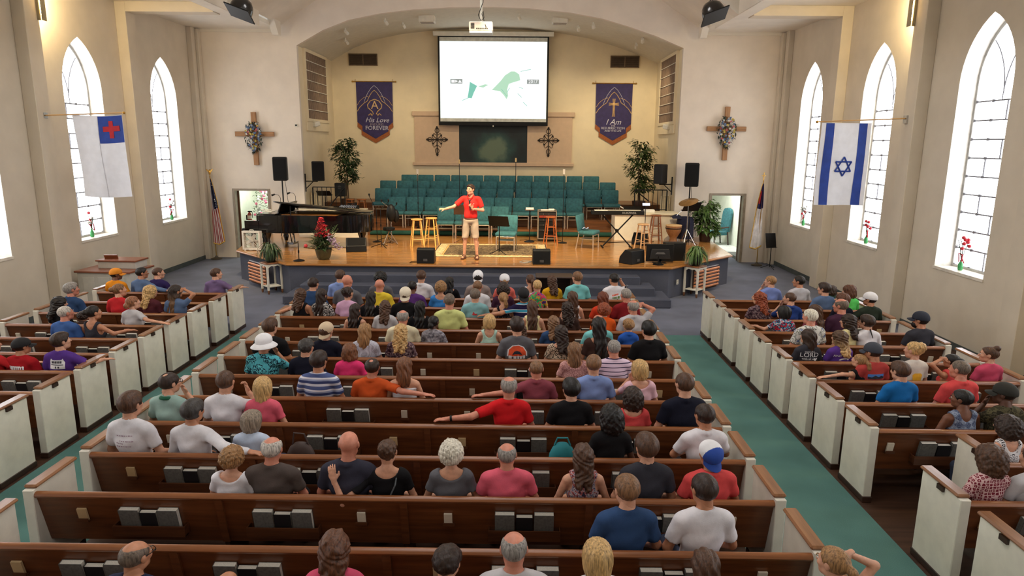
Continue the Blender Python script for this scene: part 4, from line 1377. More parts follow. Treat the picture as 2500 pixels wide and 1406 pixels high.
lid = MB().prism([(x, y - 1.6) for x, y in OUT if x > 0.9] + [(0.9, 0)], (0, 0, 0), (1, 0, 0), (0, 1, 0), (0, 0, 0.03))
lid = MB().prism([(0.9, -1.62)] + [(x, y - 1.62) for x, y in OUT if x >= 0.95] + [(0.9, 0)], (0, 0, 0), (1, 0, 0), (0, 1, 0), (0, 0, 0.03))
lid.v = [(x, y + 1.6, 0.985 + z + max(0.0, 0.34 - 0.125 * (x - 0.9)) * (-y / 1.6)) for x, y, z in lid.v]
lid.build('lid', PB_, t, bev=0.006)
fl = MB().box((0.66, 0, 0), (0.5, 1.6, 0.03))
fl.v = [tuple(Vector((p[0], p[1] + 0.8, p[2] + 0.985))) for p in fl.v]
fl.build('front_lid', PB_, t, bev=0.006)
MB().box((0.95, 0.75, 1.12), (0.03, 1.1, 0.3), (0, 0.35, 0)).build('music_desk', PB_, t)
MB().bb((1.0, 0.2, 0.955), (2.6, 1.4, 0.965)).build('soundboard', wood('soundboard', (120, 76, 36), (160, 108, 54), 0.3), t)
MB().cyl((1.3, 0.15, 0.96), (1.3, 0.16, 1.22), 0.012, n=6).build('prop_stick', BLACK, t)
for x, y in ((0.55, 0.2), (0.55, 1.42), (3.1, 0.85)):
    leg = MB().lathe([(0.05, 0.06), (0.06, 0.12), (0.085, 0.2), (0.07, 0.25), (0.115, 0.38), (0.13, 0.47)], 12, (x, y, 0)).build('leg', PB_, t, smooth=0.8)
    MB().cyl((x - 0.02, y, 0.03), (x + 0.02, y, 0.03), 0.03, n=10).cyl((x, y, 0.03), (x, y, 0.08), 0.022, n=8).build('caster', GOLD, leg)
ly = MB().cyl((1.0, 0.68, 0.46), (1.05, 0.70, 0.10), 0.018).cyl((1.0, 0.92, 0.46), (1.05, 0.90, 0.10), 0.018).bb((0.92, 0.62, 0.06), (1.12, 0.98, 0.12))
ly.build('pedal_lyre', PB_, t)
for k in range(3):
    MB().bb((0.82, 0.70 + k * 0.08, 0.07), (0.94, 0.74 + k * 0.08, 0.085)).build('pedal', GOLD, t)
for k, (dx, dy) in enumerate(((0.9, 0.4), (1.1, 1.1))):
    l = thing('piano_lamp', 'small gooseneck lamp clipped on the piano, %s' % ('nearer the fan' if k == 0 else 'nearer the pole speaker'), 'lamp', (-6.72 + dx + 0.05, 18.95 + dy - 0.09, STZ + 1.275))
    MB().tube([(0, 0, 0), (0, 0, 0.14), (-0.05, 0, 0.22), (-0.16, 0, 0.24)], 0.007, 5).build('neck', BLACK, l)
    MB().cyl((-0.15, 0, 0.24), (-0.24, 0, 0.21), 0.02, 0.03, 8).build('head', BLACK, l)
for k, (dx, dy, rz) in enumerate(((0.12, 1.0, 0.3), (0.35, 0.6, -0.2))):
    p = thing('sheet_music', 'white sheet music lying on the piano end, %s' % ('flat by the keys' if k == 0 else 'beside the flat sheets'), 'paper', (-6.72 + dx + 0.15, 18.95 + dy, STZ + (0.9995 + 0.004 if k else 1.0035)), rz)
    MB().bb((-0.14, -0.1, 0), (0.14, 0.1, 0.012)).build('sheet', MATS['paper_white'], p)
t = thing('piano_bench', 'black padded piano bench beyond the grand piano keyboard', 'bench', (-6.86, 19.95, STZ), -0.1)
MB().bb((-0.18, -0.38, 0.42), (0.16, 0.38, 0.50)).build('cushion', BLACK, t, bev=0.02)
for sx in (-0.15, 0.13):
    for sy in (-0.34, 0.34):
        MB().bb((sx - 0.025, sy - 0.025, 0), (sx + 0.025, sy + 0.025, 0.42)).build('leg', BLACK, t)

# pole loudspeakers
for x, y, zb, top, s in ((-6.55, 21.75, STZ, 2.58, 'piano'), (6.40, 21.9, STZ, 2.50, 'potted plant')):
    t = thing('pole_loudspeaker', 'black loudspeaker on a pole stand behind the %s' % s, 'loudspeaker', (x, y, zb))
    m = cabinet(MB(), 0.46, 0.36, 0.74, 0.65, (0, 0, top - zb))
    m.build('cabinet', BLACK, t, bev=0.03)
    MB().bb((-0.19, -0.19, top - zb + 0.05), (0.19, -0.175, top - zb + 0.69)).build('grille', MATS['speaker_mesh'], t)
    MB().cyl((0, 0, 0.05), (0, 0, top - zb), 0.022, n=8).build('pole', BLACKM, t)
    for k in range(3):
        a = 2 * PI * k / 3 + 0.3
        MB().tube([(0, 0, 0.62), (0.24 * math.cos(a), 0.24 * math.sin(a), 0.02)], 0.013, 5).build('leg', BLACKM, t)
    MB().tube([(0.05, 0.1, top - zb + 0.1), (0.12, 0.12, 1.0), (0.3, 0.1, 0.1)], 0.007, 5).build('cable', BLACK, t)

# equipment rack on wheels
t = thing('equipment_rack', 'black rolling equipment rack with silver edges and red lit units', 'rack', (1.85, 21.35, STZ))
MB().bb((-0.27, -0.2, 0.07), (0.27, 0.3, 0.92)).build('case', BLACK, t)
e = MB()
for sx in (-0.28, 0.28):
    for sy in (-0.21, 0.31):
        e.bb((sx - 0.014, sy - 0.014, 0.06), (sx + 0.014, sy + 0.014, 0.94))
for zz in (0.07, 0.93):
    for sy in (-0.21, 0.31):
        e.bb((-0.28, sy - 0.014, zz - 0.014), (0.28, sy + 0.014, zz + 0.014))
    for sx in (-0.28, 0.28):
        e.bb((sx - 0.014, -0.21, zz - 0.014), (sx + 0.014, 0.31, zz + 0.014))
e.build('edge_trim', M('rack_alu', (186, 176, 160), 0.3, metal=0.7), t)
for k, (zz, c) in enumerate(((0.84, (40, 36, 36)), (0.76, (150, 50, 34)), (0.66, (30, 30, 32)), (0.50, (26, 26, 28)), (0.34, (34, 34, 36)))):
    u = MB().bb((-0.25, -0.225, zz - 0.035), (0.25, -0.2, zz + 0.035)).build('unit', M('rack_unit_%s' % ORD[k], c, 0.4), t)
    MB().cyl((-0.12, -0.24, zz), (-0.12, -0.225, zz), 0.014, n=8).cyl((0.05, -0.24, zz), (0.05, -0.225, zz), 0.014, n=8).build('knob', CHROME, u)
MB().bb((-0.2, -0.15, 0.945), (0.1, 0.1, 0.965)).bb((0.05, -0.1, 0.945), (0.22, 0.06, 0.985)).build('papers', MATS['paper_white'], t)
for sx in (-0.22, 0.22):
    for sy in (-0.15, 0.25):
        MB().cyl((sx - 0.015, sy, 0.035), (sx + 0.015, sy, 0.035), 0.035, n=10).build('caster', BLACK, t)

# keyboard on X stand
t = thing('keyboard', 'long black stage keyboard on a folding X stand', 'keyboard', (3.85, 19.95, STZ), 0.0)
MB().bb((-0.76, -0.18, 0.97), (0.76, 0.16, 1.08)).build('body', BLACK, t, bev=0.01)
kk = MB()
for k in range(52):
    kk.bb((-0.62 + k * 0.025, 0.0, 1.08), (-0.598 + k * 0.025, 0.15, 1.092))
kk.build('white_key', MATS['ivory'], t)
flat_text('KURZWEIL', 0.085, 0.32, 1.025, -0.184, M('logo_grey', (150, 150, 150), 0.5), t)
MB().bb((-0.68, -0.1, 1.08), (-0.3, 0.1, 1.094)).build('sheet', MATS['paper_white'], t)
st = thing('keyboard_stand', 'black folding X stand carrying the stage keyboard', 'stand', (3.85, 19.95, STZ), 0.0)
for s in (-1, 1):
    MB().tube([(s * 0.42, s * 0.03, 0.02), (-s * 0.42, s * 0.03, 0.935)], 0.022, 6).build('leg', BLACKM, st)
    MB().tube([(s * 0.42, -0.26, 0.022), (s * 0.42, 0.26, 0.022)], 0.02, 6).build('foot', BLACKM, st)
    MB().tube([(s * 0.42, -0.17, 0.95), (s * 0.42, 0.17, 0.95)], 0.018, 6).build('arm', BLACKM, st)
MB().cyl((0, -0.06, 0.49), (0, 0.06, 0.49), 0.05, n=10).build('hub', BLACKM, st)

# goblet drum, cymbal, covered drum kit
t = thing('goblet_drum', 'wooden goblet drum with a pale skin head', 'drum', (5.70, 20.78, STZ))
MB().lathe([(0.15, 0), (0.13, 0.08), (0.10, 0.18), (0.15, 0.26), (0.22, 0.38), (0.245, 0.5), (0.24, 0.56)], 20).build('shell', wood('drum_shell', (120, 78, 46), (156, 108, 68), 0.4, 2), t, smooth=0.9)
MB().lathe([(0.245, 0), (0.25, 0.015), (0.24, 0.03), (0.0, 0.035)], 20, (0, 0, 0.555)).build('skin', M('drum_skin', (206, 172, 124), 0.6), t, smooth=0.6)
MB().lathe([(0.248, 0), (0.256, 0.015), (0.248, 0.03)], 20, (0, 0, 0.47)).build('hoop', BLACKM, t)
t = thing('cymbal', 'bronze cymbal tilted on a chrome stand', 'cymbal', (6.0, 20.35, STZ))
cm = MB().lathe([(0.29, 0), (0.15, 0.03), (0.06, 0.045), (0.04, 0.07), (0.0, 0.075)], 24)
q = Euler((0.25, -0.3, 0)).to_matrix()
cm.v = [tuple(q @ Vector(p) + Vector((0, 0, 1.31))) for p in cm.v]
cm.build('disc', M('bronze', (176, 140, 92), 0.3, metal=0.8), t, smooth=0.8)
MB().cyl((0, 0, 0.3), (0, 0, 1.38), 0.014, n=8).build('pole', CHROME, t)
for k in range(3):
    a = 2 * PI * k / 3
    MB().tube([(0, 0, 0.5), (0.28 * math.cos(a), 0.28 * math.sin(a), 0.01)], 0.011, 5).build('leg', CHROME, t)
t = thing('drum_kit', 'drum kit under a dark blue draped cloth', 'drums', (6.12, 21.12, STZ))
DBL = M('navy_drape', (26, 28, 52), 0.85, var=0.2, scale=10)
MB().lathe([(0.25, 0.12), (0.27, 0.2), (0.265, 0.6), (0.25, 0.74), (0.2, 0.79), (0.0, 0.80)], 18, (0.02, 0.06, 0)).build('drape', DBL, t, smooth=0.9)
def drape(u, v):
    return (-0.42 + 0.62 * u, -0.14 + 0.42 * v, 0.80 + 0.07 * math.sin(u * 6) * math.sin(3 * v) - 0.10 * abs(v - 0.5) - (0.28 * max(0, u - 0.75) * 4 * 0.3))


MB().grid(drape, 12, 8).build('drape', DBL, t, smooth=3.1)
for a in (0.4, 2.5, 4.6):
    MB().cyl((0.02 + 0.2 * math.cos(a), 0.12 + 0.2 * math.sin(a), 0.0), (0.02 + 0.2 * math.cos(a), 0.12 + 0.2 * math.sin(a), 0.62), 0.012, n=6).build('leg', CHROME, t)
MB().tube([(-0.3, 0, 0.8), (-0.1, 0.0, 1.0), (0.05, -0.05, 1.04)], 0.012, 6).build('boom_arm', CHROME, t)

# television on the stage edge (seen from behind)
t = thing('television', 'black television facing away on the stage edge', 'television', (4.58, 17.25, STZ), 0.0)
MB().bb((-0.35, -0.02, 0.04), (0.35, 0.03, 0.49)).build('screen_panel', BLACK, t, bev=0.01)
MB().prism([(-0.27, 0.08), (0.27, 0.08), (0.22, 0.34), (-0.22, 0.34)], (0, -0.02, 0.03), (1, 0, 0), (0, 0, 1), (0, -0.05, 0)).build('rear_cover', M('tv_rear', (36, 36, 38), 0.35), t, bev=0.01)
MB().prism([(-0.13, 0), (0.13, 0), (0.09, 0.05), (-0.09, 0.05)], (0, -0.075, 0.24), (1, 0, 0), (0, 0, 1), (0, -0.012, 0)).build('recess', M('tv_rim', (92, 92, 94), 0.3), t)
MB().bb((-0.16, -0.08, 0), (0.16, 0.1, 0.015)).bb((-0.04, -0.02, 0.01), (0.04, 0.02, 0.1)).build('stand', BLACK, t)
t = thing('monitor_box', 'black monitor cabinet standing behind the television', 'loudspeaker', (5.05, 17.75, STZ), 0.1)
MB().bb((-0.26, -0.16, 0.0), (0.26, 0.16, 0.47)).build('cabinet', BLACK, t, bev=0.012)
MB().bb((-0.22, 0.16, 0.04), (0.22, 0.168, 0.43)).build('grille', MATS['speaker_mesh'], t)

# box fan
t = thing('box_fan', 'white square box fan standing in front of the open doorway', 'fan', (-6.44, 18.72, STZ), -0.1)
F = MB()
for a, b in (((-0.26, -0.26), (0.26, -0.21)), ((-0.26, 0.21), (0.26, 0.26)), ((-0.26, -0.21), (-0.21, 0.21)), ((0.21, -0.21), (0.26, 0.21))):
    F.bb((a[0], -0.07, 0.28 + a[1]), (b[0], 0.07, 0.28 + b[1]))
FANW = M('fan_white', (214, 210, 202), 0.4)
F.build('housing', FANW, t)
for k in range(5):
    a = 2 * PI * k / 5 + 0.2
    bl = MB().box((0, 0, 0), (0.17, 0.012, 0.10), (0.5, 0, 0))
    q = Matrix.Rotation(a, 3, 'Y')
    bl.v = [tuple(q @ (Vector(p) + Vector((0.11, 0, 0))) + Vector((0, 0, 0.28))) for p in bl.v]
    bl.build('blade', M('fan_blade', (196, 192, 184), 0.4), t)
MB().cyl((0, -0.05, 0.28), (0, 0.05, 0.28), 0.045, n=12).build('hub', FANW, t)
g = MB()
for k in range(1, 6):
    pts = [(0.042 * k * math.cos(2 * PI * i / 20), -0.062, 0.28 + 0.042 * k * math.sin(2 * PI * i / 20)) for i in range(21)]
    g.tube(pts, 0.003, 4)
for k in range(4):
    a = PI * k / 4
    g.tube([(-0.22 * math.cos(a), -0.062, 0.28 - 0.22 * math.sin(a)), (0.22 * math.cos(a), -0.062, 0.28 + 0.22 * math.sin(a))], 0.004, 4)
g.build('grille', FANW, t)
MB().bb((-0.2, -0.1, 0), (-0.16, 0.1, 0.02)).bb((0.16, -0.1, 0), (0.20, 0.1, 0.02)).build('foot', FANW, t)
MB().tube([(-0.06, 0, 0.54), (-0.05, 0, 0.57), (0.05, 0, 0.57), (0.06, 0, 0.54)], 0.008, 5).build('handle', FANW, t)

# flower arrangement
rn = random.Random(11)
t = thing('flower_arrangement', 'large pot of palm leaves with red gladioli and lilac flowers at the stage edge', 'flowers', (-4.07, 17.35, STZ))
MB().lathe([(0.13, 0), (0.17, 0.06), (0.21, 0.24), (0.215, 0.27), (0.19, 0.28), (0.18, 0.24), (0.0, 0.22)], 18).build('pot', M('olive_pot', (70, 66, 40), 0.5, var=0.2), t, smooth=0.7)
lf, lf2 = MB(), MB()
for k in range(300):
    d = rnd_dir(rn, 0.0)
    d.y *= 0.8
    leaf_blade(lf if k % 3 else lf2, Vector((rn.uniform(-0.12, 0.12), rn.uniform(-0.12, 0.12), rn.uniform(0.24, 0.5))), d + Vector((0, 0, rn.uniform(-0.2, 0.5))), rn.uniform(0.25, 0.52), 0.026, 0.15)
for k in range(8):
    a = rn.uniform(0, 2 * PI)
    tip = Vector((0.42 * math.cos(a), 0.3 * math.sin(a), rn.uniform(0.6, 0.95)))
    for i in range(14):
        p = Vector((0, 0, 0.3)).lerp(tip, i / 14)
        for sg in (-1, 1):
            leaf_blade(lf, p, Vector((-math.sin(a) * sg, math.cos(a) * sg, 0.5)), 0.13, 0.012, 0.1)
stuff(lf.build('foliage', M('palm_leaf', (52, 74, 40), 0.5, var=0.3), t))
stuff(lf2.build('grey_foliage', M('sage_leaf', (104, 112, 84), 0.6, var=0.3), t))
rd, pk = MB(), MB()
for k in range(120):
    u = rn.random()
    x = -0.02 + (0.35 - 0.30 * u) * (rn.random() - 0.35) * 1.3
    p0 = Vector((x + 0.03, -0.18 + rn.uniform(-0.06, 0.05), 0.60 + 0.48 * u))
    for i in range(4):
        leaf_blade(rd, p0, rnd_dir(rn, -0.4), 0.055, 0.022, 0.1)
rd.ell((-0.42, -0.1, 0.36), (0.05, 0.05, 0.05), 7, 5)
for k in range(70):
    u = rn.random()
    pk.ell((0.22 + 0.26 * u + rn.uniform(-0.06, 0.06), -0.2 + rn.uniform(-0.05, 0.05), 0.62 - 0.32 * u + rn.uniform(-0.08, 0.08)), (0.024, 0.02, 0.02), 5, 4)
stuff(rd.build('red_flower', M('gladiolus_red', (200, 56, 66), 0.55, var=0.15), t))
stuff(pk.build('lilac_flower', M('lilac_petal', (164, 140, 160), 0.6, var=0.15), t))

# ferns on white plant stands
def fern(label, loc, seed, R_=0.34, pot=True):
    rn = random.Random(seed)
    t = thing('potted_fern', label, 'plant', loc)
    MB().lathe([(0.09, 0), (0.11, 0.02), (0.15, 0.16), (0.155, 0.2), (0.13, 0.2), (0.0, 0.18)], 14).build('pot', M('dark_pot', (26, 30, 26), 0.4), t, smooth=0.7)
    m = MB()
    for k in range(100):
        a = rn.uniform(0, 2 * PI)
        r = rn.uniform(0.4, 1.0) * R_
        hh = rn.uniform(0.12, 0.30)
        pts = [Vector((0, 0, 0.18)), Vector((r * 0.45 * math.cos(a), r * 0.45 * math.sin(a), 0.2 + hh)), Vector((r * 0.85 * math.cos(a), r * 0.85 * math.sin(a), 0.14 + hh * 0.7)), Vector((r * math.cos(a), r * math.sin(a), 0.02 + hh * 0.2))]
        w = 0.022
        s = Vector((-math.sin(a), math.cos(a), 0)) * w
        v = []
        for i, p in enumerate(pts):
            f = (0.4, 1, 0.8, 0.1)[i]
            v += [p - s * f, p + Vector((0, 0, -0.008)), p + s * f]
        m.raw(v, [(3 * i + j, 3 * i + j + 1, 3 * i + j + 4, 3 * i + j + 3) for i in range(3) for j in range(2)])
    stuff(m.build('foliage', LEAF2 if seed % 2 else LEAF, t))
    return t


def plant_stand(label, loc, rz):
    t = thing('plant_stand', label, 'stand', loc, rz)
    MB().bb((-0.21, -0.21, 0.76), (0.21, 0.21, 0.79)).build('top', wood('stand_top', (120, 74, 46), (156, 104, 68), 0.4), t, bev=0.006)
    for sx in (-1, 1):
        for sy in (-1, 1):
            l = MB().bb((sx * 0.18 - 0.022, sy * 0.18 - 0.022, 0.1), (sx * 0.18 + 0.022, sy * 0.18 + 0.022, 0.76)).build('leg', WHITE, t)
            MB().lathe([(0.018, 0), (0.03, 0.05), (0.028, 0.1)], 8, (sx * 0.18, sy * 0.18, 0)).build('foot', wood('stand_foot', (104, 66, 40), (130, 86, 54), 0.5), l)
    for k in range(4):
        ap = MB().prism([(-0.16, 0.0), (-0.16, 0.09), (0.16, 0.09), (0.16, 0.0), (0.13, 0.02), (0.08, 0.05), (0, 0.035), (-0.08, 0.05), (-0.13, 0.02)], (0, -0.195, 0.67), (1, 0, 0), (0, 0, 1), (0, 0.018, 0))
        q = Matrix.Rotation(k * PI / 2, 3, 'Z')
        ap.v = [tuple(q @ Vector(p)) for p in ap.v]
        ap.build('apron', WHITE, t)
    MB().bb((-0.17, -0.17, 0.17), (0.17, 0.17, 0.19)).build('lower_shelf', WHITE, t)
    return t


plant_stand('tall white plant stand on the floor at the piano end of the stage', (-5.33, 17.0, 0), 0.78)
fern('dark fern in a black pot on the white stand at the piano end', (-5.33, 17.0, 0.79), 2, 0.36)
plant_stand('tall white plant stand on the floor at the keyboard end of the stage', (5.47, 17.1, 0), 0.80)
fern('arching green fern in a black pot on the white stand at the keyboard end', (5.47, 17.1, 0.79), 3, 0.36)

# ficus trees and leafy plant
def tree(label, loc, seed, h0, h1, r, nl, pot_r=0.24, pot_h=0.36, lm=None, ls=0.10):
    rn = random.Random(seed)
    t = thing('potted_tree', label, 'plant', loc)
    MB().lathe([(pot_r * 0.75, 0), (pot_r * 0.85, 0.03), (pot_r, pot_h * 0.9), (pot_r, pot_h), (pot_r * 0.88, pot_h), (0, pot_h * 0.9)], 16).build('pot', TERRA, t, smooth=0.7)
    tr = MB()
    for k in range(3):
        a = 2 * PI * k / 3
        tr.tube([(0.04 * math.cos(a), 0.04 * math.sin(a), pot_h * 0.9), (0.03 * math.cos(a + 1), 0.03 * math.sin(a + 1), h0), (0.12 * math.cos(a + 2), 0.12 * math.sin(a + 2), (h0 + h1) / 2), (0.2 * math.cos(a), 0.2 * math.sin(a), h1 - 0.1)], [0.02, 0.018, 0.014, 0.006], 6)
    tr.build('trunk', wood('bark', (74, 54, 38), (104, 80, 58), 0.8, 2), t)
    m = MB()
    cl = []
    for k in range(34):
        u = (k + rn.random()) / 34
        w, a = r * (0.45 + 0.55 * math.sin(PI * min(1, 0.22 + u * 0.75))) * math.sqrt(rn.uniform(0.05, 1)), rn.uniform(0, 2 * PI)
        cl.append((w * math.cos(a), w * math.sin(a), h0 + (h1 - h0) * u))
    for k in range(nl):
        c = cl[rn.randrange(34)]
        p = Vector((c[0] + rn.gauss(0, 0.085), c[1] + rn.gauss(0, 0.085), c[2] + rn.gauss(0, 0.075)))
        a = math.atan2(p.y, p.x)
        leaf_blade(m, p, Vector((math.cos(a) + rn.uniform(-0.6, 0.6), math.sin(a) + rn.uniform(-0.6, 0.6), rn.uniform(-0.7, 0.4))), ls * rn.uniform(0.8, 1.4), ls * 0.26, 0.25)
    stuff(m.build('foliage', lm or LEAF, t))
    return t


tree('tall dark ficus tree in a brown pot on the piano-side riser', (-5.08, 24.1, RISERZ[2]), 31, 0.95, 2.36, 0.40, 1300, ls=0.13)
tree('tall green ficus tree in a brown pot on the keyboard-side riser', (5.2, 24.2, RISERZ[2]), 32, 0.70, 2.34, 0.44, 1500, ls=0.13, lm=M('ficus_leaf', (60, 78, 36), 0.45, var=0.35, scale=9))
tree('bushy broad-leaved plant in a brown pot by the tiled side room door', (6.84, 21.38, STZ), 33, 0.30, 1.22, 0.34, 520, 0.20, 0.3, LEAF2, 0.19)

# stair railings and ribbed panels beside the chancel
for s in (-1, 1):
    t = thing('railing', 'black metal stair railing on the %s partition' % ('piano-side' if s < 0 else 'keyboard-side'), 'railing', (0, 22.45, RISERZ[0]))
    zt = 2.36 - RISERZ[0]
    x0, x1 = s * 4.75, s * 5.8
    MB().bb((min(x0, x1), -0.025, zt - 0.03), (max(x0, x1), 0.025, zt)).build('handrail', BLACKM, t)
    MB().bb((min(x0, x1), -0.012, 0.66), (max(x0, x1), 0.012, 0.68)).build('lower_rail', BLACKM, t)
    for k in range(8):
        x = x0 + (x1 - x0) * k / 7
        w = 0.018 if k in (0, 7) else 0.009
        MB().bb((x - w, -w, 0 if k in (0, 7) else 0.67), (x + w, w, zt - 0.03)).build('baluster', BLACKM, t)
    MB().tube([(x0, 0, zt - 0.02), (x0 + s * 0.45, -0.3, zt - 0.62)] if s < 0 else [(x0 + s * 0.0, 0, zt - 0.02), (x0 + s * 0.42, -0.25, zt - 0.36)], 0.02, 4).build('brace_rail', BLACKM, t)
    t = thing('ribbed_panel', 'cream ribbed folding panel leaning in the %s chancel corner' % ('piano-side' if s < 0 else 'keyboard-side'), 'panel', (s * 5.86, 22.95, RISERZ[0]))
    for k in range(6):
        MB().bb((-0.16 + k * 0.055, -0.03, 0), (-0.115 + k * 0.055, 0.03, 1.08)).build('slat', M('cream_slat', (226, 212, 178), 0.6), t)
    MB().bb((-0.17, 0.0, 0.1), (0.17, 0.02, 0.16)).bb((-0.17, 0.0, 0.9), (0.17, 0.02, 0.96)).build('batten', MATS['cream_slat'], t)
music_stand('black music stand standing behind the piano-side railing', (-5.50, 22.8, RISERZ[0]), PI, 1.0, 1.0, 0.46)
t = thing('small_loudspeaker', 'small black loudspeaker on a thin stand behind the piano-side railing', 'loudspeaker', (-5.0, 22.9, RISERZ[0]))
MB().bb((-0.17, -0.13, 0.98), (0.17, 0.13, 1.42)).build('cabinet', BLACK, t, bev=0.015)
MB().cyl((0, -0.131, 1.28), (0, -0.139, 1.28), 0.06, n=14).build('cone', M('cone_grey', (60, 58, 56), 0.5), t)
MB().cyl((0, 0, 0), (0, 0, 0.98), 0.015, n=6).bb((-0.14, -0.14, 0), (0.14, 0.14, 0.015)).build('stand', BLACKM, t)
for k, (x, y) in enumerate(((-4.85, 23.45), (-4.45, 23.5))):
    o = stool('wooden stool stored on the riser behind the railing, %s the ficus' % ('nearer' if k == 0 else 'farther from'), 0.62, wood('amber_stool', (150, 86, 36), (190, 116, 56), 0.4, 2, 0.6))
    o.location = (x, y, RISERZ[1] if y > 23.05 else RISERZ[0])
# mixer and papers on the partitions
t = thing('sound_mixer', 'black sound mixer with a coil of cable on the piano-side partition', 'mixer', (-4.5, 21.86, 1.68))
MB().prism([(-0.2, 0), (0.2, 0), (0.2, 0.12), (-0.2, 0.06)], (-0.3, 0, 0), (0, 1, 0), (0, 0, 1), (0.6, 0, 0)).build('body', BLACK, t)
kb = MB()
for i in range(10):
    for j in range(3):
        kb.cyl((-0.25 + i * 0.055, -0.12 + j * 0.1, 0.07 + 0.015 * j), (-0.25 + i * 0.055, -0.12 + j * 0.1, 0.10 + 0.015 * j), 0.01, n=6)
kb.build('knob', CHROME, t)
MB().tube([(0.12 + 0.16 * math.cos(k * 0.6), 0.12 * math.sin(k * 0.6), 0.13 + 0.004 * k) for k in range(22)], 0.010, 5).build('cable_coil', BLACK, t)
t = thing('binder_stack', 'white binder lying flat on the keyboard-side partition', 'binder', (5.12, 21.8, 1.68))
MB().bb((-0.16, -0.12, 0), (0.16, 0.12, 0.09)).build('binder', MATS['paper_white'], t, bev=0.008)
t = thing('laptop_desk', 'black tilted mixer desk on the keyboard-side partition', 'mixer', (4.62, 21.9, 1.68))
MB().prism([(-0.2, 0), (0.2, 0), (0.2, 0.16), (-0.2, 0.05)], (-0.28, 0, 0), (0, 1, 0), (0, 0, 1), (0.56, 0, 0)).build('body', BLACK, t)
MB().box((-0.36, 0, 0.14), (0.10, 0.2, 0.03), (0, 0.5, 0)).build('white_flap', WHITE, t)

# flags on floor poles
def floor_flag(label, x, y, us):
    t = thing('floor_flag', label, 'flag', (x, y, 0))
    MB().lathe([(0.17, 0), (0.17, 0.03), (0.05, 0.07), (0.025, 0.12)], 18).build('base', M('flag_base', (70, 62, 50), 0.5), t)
    MB().cyl((0, 0, 0.1), (0, 0, 2.72), 0.016, n=8).build('pole', GOLD, t)
    if us:
        MB().ell((0, 0, 2.80), (0.035, 0.03, 0.07)).prism([(-0.12, 0.12), (-0.02, -0.02), (0.02, -0.02), (0.12, 0.12), (0.03, 0.08), (-0.03, 0.08)], (0, -0.01, 2.80), (1, 0, 0), (0, 0, 1), (0, 0.02, 0)).ell((0.02, -0.02, 2.89), (0.02, 0.03, 0.02)).build('eagle_finial', GOLD, t)
    else:
        MB().bb((-0.012, -0.01, 2.72), (0.012, 0.01, 2.96)).bb((-0.06, -0.01, 2.85), (0.06, 0.01, 2.875)).build('cross_finial', GOLD, t)
    NU, NV = 39, 26

    def P(u, v):
        z = 2.62 - v * (2.1 if us else 2.05)
        w = 0.03 + 0.34 * v ** 0.8
        k = math.sin(PI * min(1, v * 1.4 + 0.1)) * 0.05 + 0.015
        xx = (u - (0.12 if us else 0.75)) * w
        zz = z + (0.30 * (1 - u) * v * -0.2) + (0.16 * abs(u - 0.5) * v)
        return (xx, k * math.sin(u * 6 * PI + v * 2) - 0.02, zz)
    g = MB().grid(P, NU, NV)
    me = g.mesh('cloth', fix=False, smooth=3.1)
    if us:
        mats = [M('usa_red', (150, 40, 48), 0.8), M('usa_white', (206, 200, 196), 0.8), M('usa_blue', (34, 40, 72), 0.8)]
    else:
        mats = [M('flag_red', (176, 34, 44), 0.8), M('cflag_white', (224, 220, 218), 0.8), M('cflag_blue', (38, 34, 92), 0.8)]
    for m_ in mats:
        me.materials.append(m_)
    for i, p in enumerate(me.polygons):
        u, v = (i % NU) / NU, (i // NU) / NV
        if us:
            p.material_index = 2 if (v < 0.46 and u > 0.42) else int(u * 13) % 2
        else:
            p.material_index = (0 if (0.10 < v < 0.30 and 0.1 < u < 0.45) else 2) if v < 0.37 else 1
    o = link('cloth', me, mats[0], t)
    if us:
        s = MB()
        rn = random.Random(2)
        for k in range(26):
            q = P(rn.uniform(0.46, 0.98), rn.uniform(0.05, 0.43))
            s.ell((q[0], q[1] - 0.01, q[2]), (0.012, 0.006, 0.012), 5, 4)
        s.build('star', mats[1], t)
    fr = MB()
    fr.tube([P(i / 20, 1.0) for i in range(21)], 0.022, 5)
    fr.tube([P(1.0 if us else 0.0, i / 12) for i in range(13)], 0.014, 5)
    fr.build('fringe', M('gold_fringe', (206, 164, 70), 0.7, var=0.2, scale=60), t)
    return t


floor_flag('draped red, white and blue striped flag with eagle finial in the corner', -8.93, 21.95, True)
floor_flag('draped white flag with blue canton and gold fringe on a floor pole', 8.66, 21.75, False)

# white console with wooden tops against the wall
t = thing('organ_console', 'white console with stepped wooden tops standing against the window wall', 'console', (-8.35, 15.3, 0), -0.06)
CONW = M('console_white', (196, 194, 186), 0.5, var=0.03)
WT = wood('console_top', (112, 58, 36), (146, 84, 54), 0.35, 0)
MB().bb((-0.62, -0.35, 0), (0.62, 0.5, 0.86)).build('body', CONW, t, bev=0.006)
MB().bb((-0.66, -0.40, 0.86), (0.66, 0.55, 0.90)).build('top', WT, t, bev=0.008)
MB().bb((-0.35, 0.0, 0.90), (0.55, 0.45, 1.06)).build('upper_case', CONW, t, bev=0.006)
MB().bb((-0.38, -0.04, 1.06), (0.58, 0.48, 1.095)).build('upper_top', WT, t, bev=0.006)
MB().box((-0.15, 0.2, 1.14), (0.3, 0.03, 0.1), (0.4, 0, 0.1)).build('music_rest', WT, t)
for k in range(3):
    MB().bb((-0.5 + k * 0.36, -0.362, 0.12), (-0.22 + k * 0.36, -0.35, 0.76)).build('panel', CONW, t, bev=0.004)

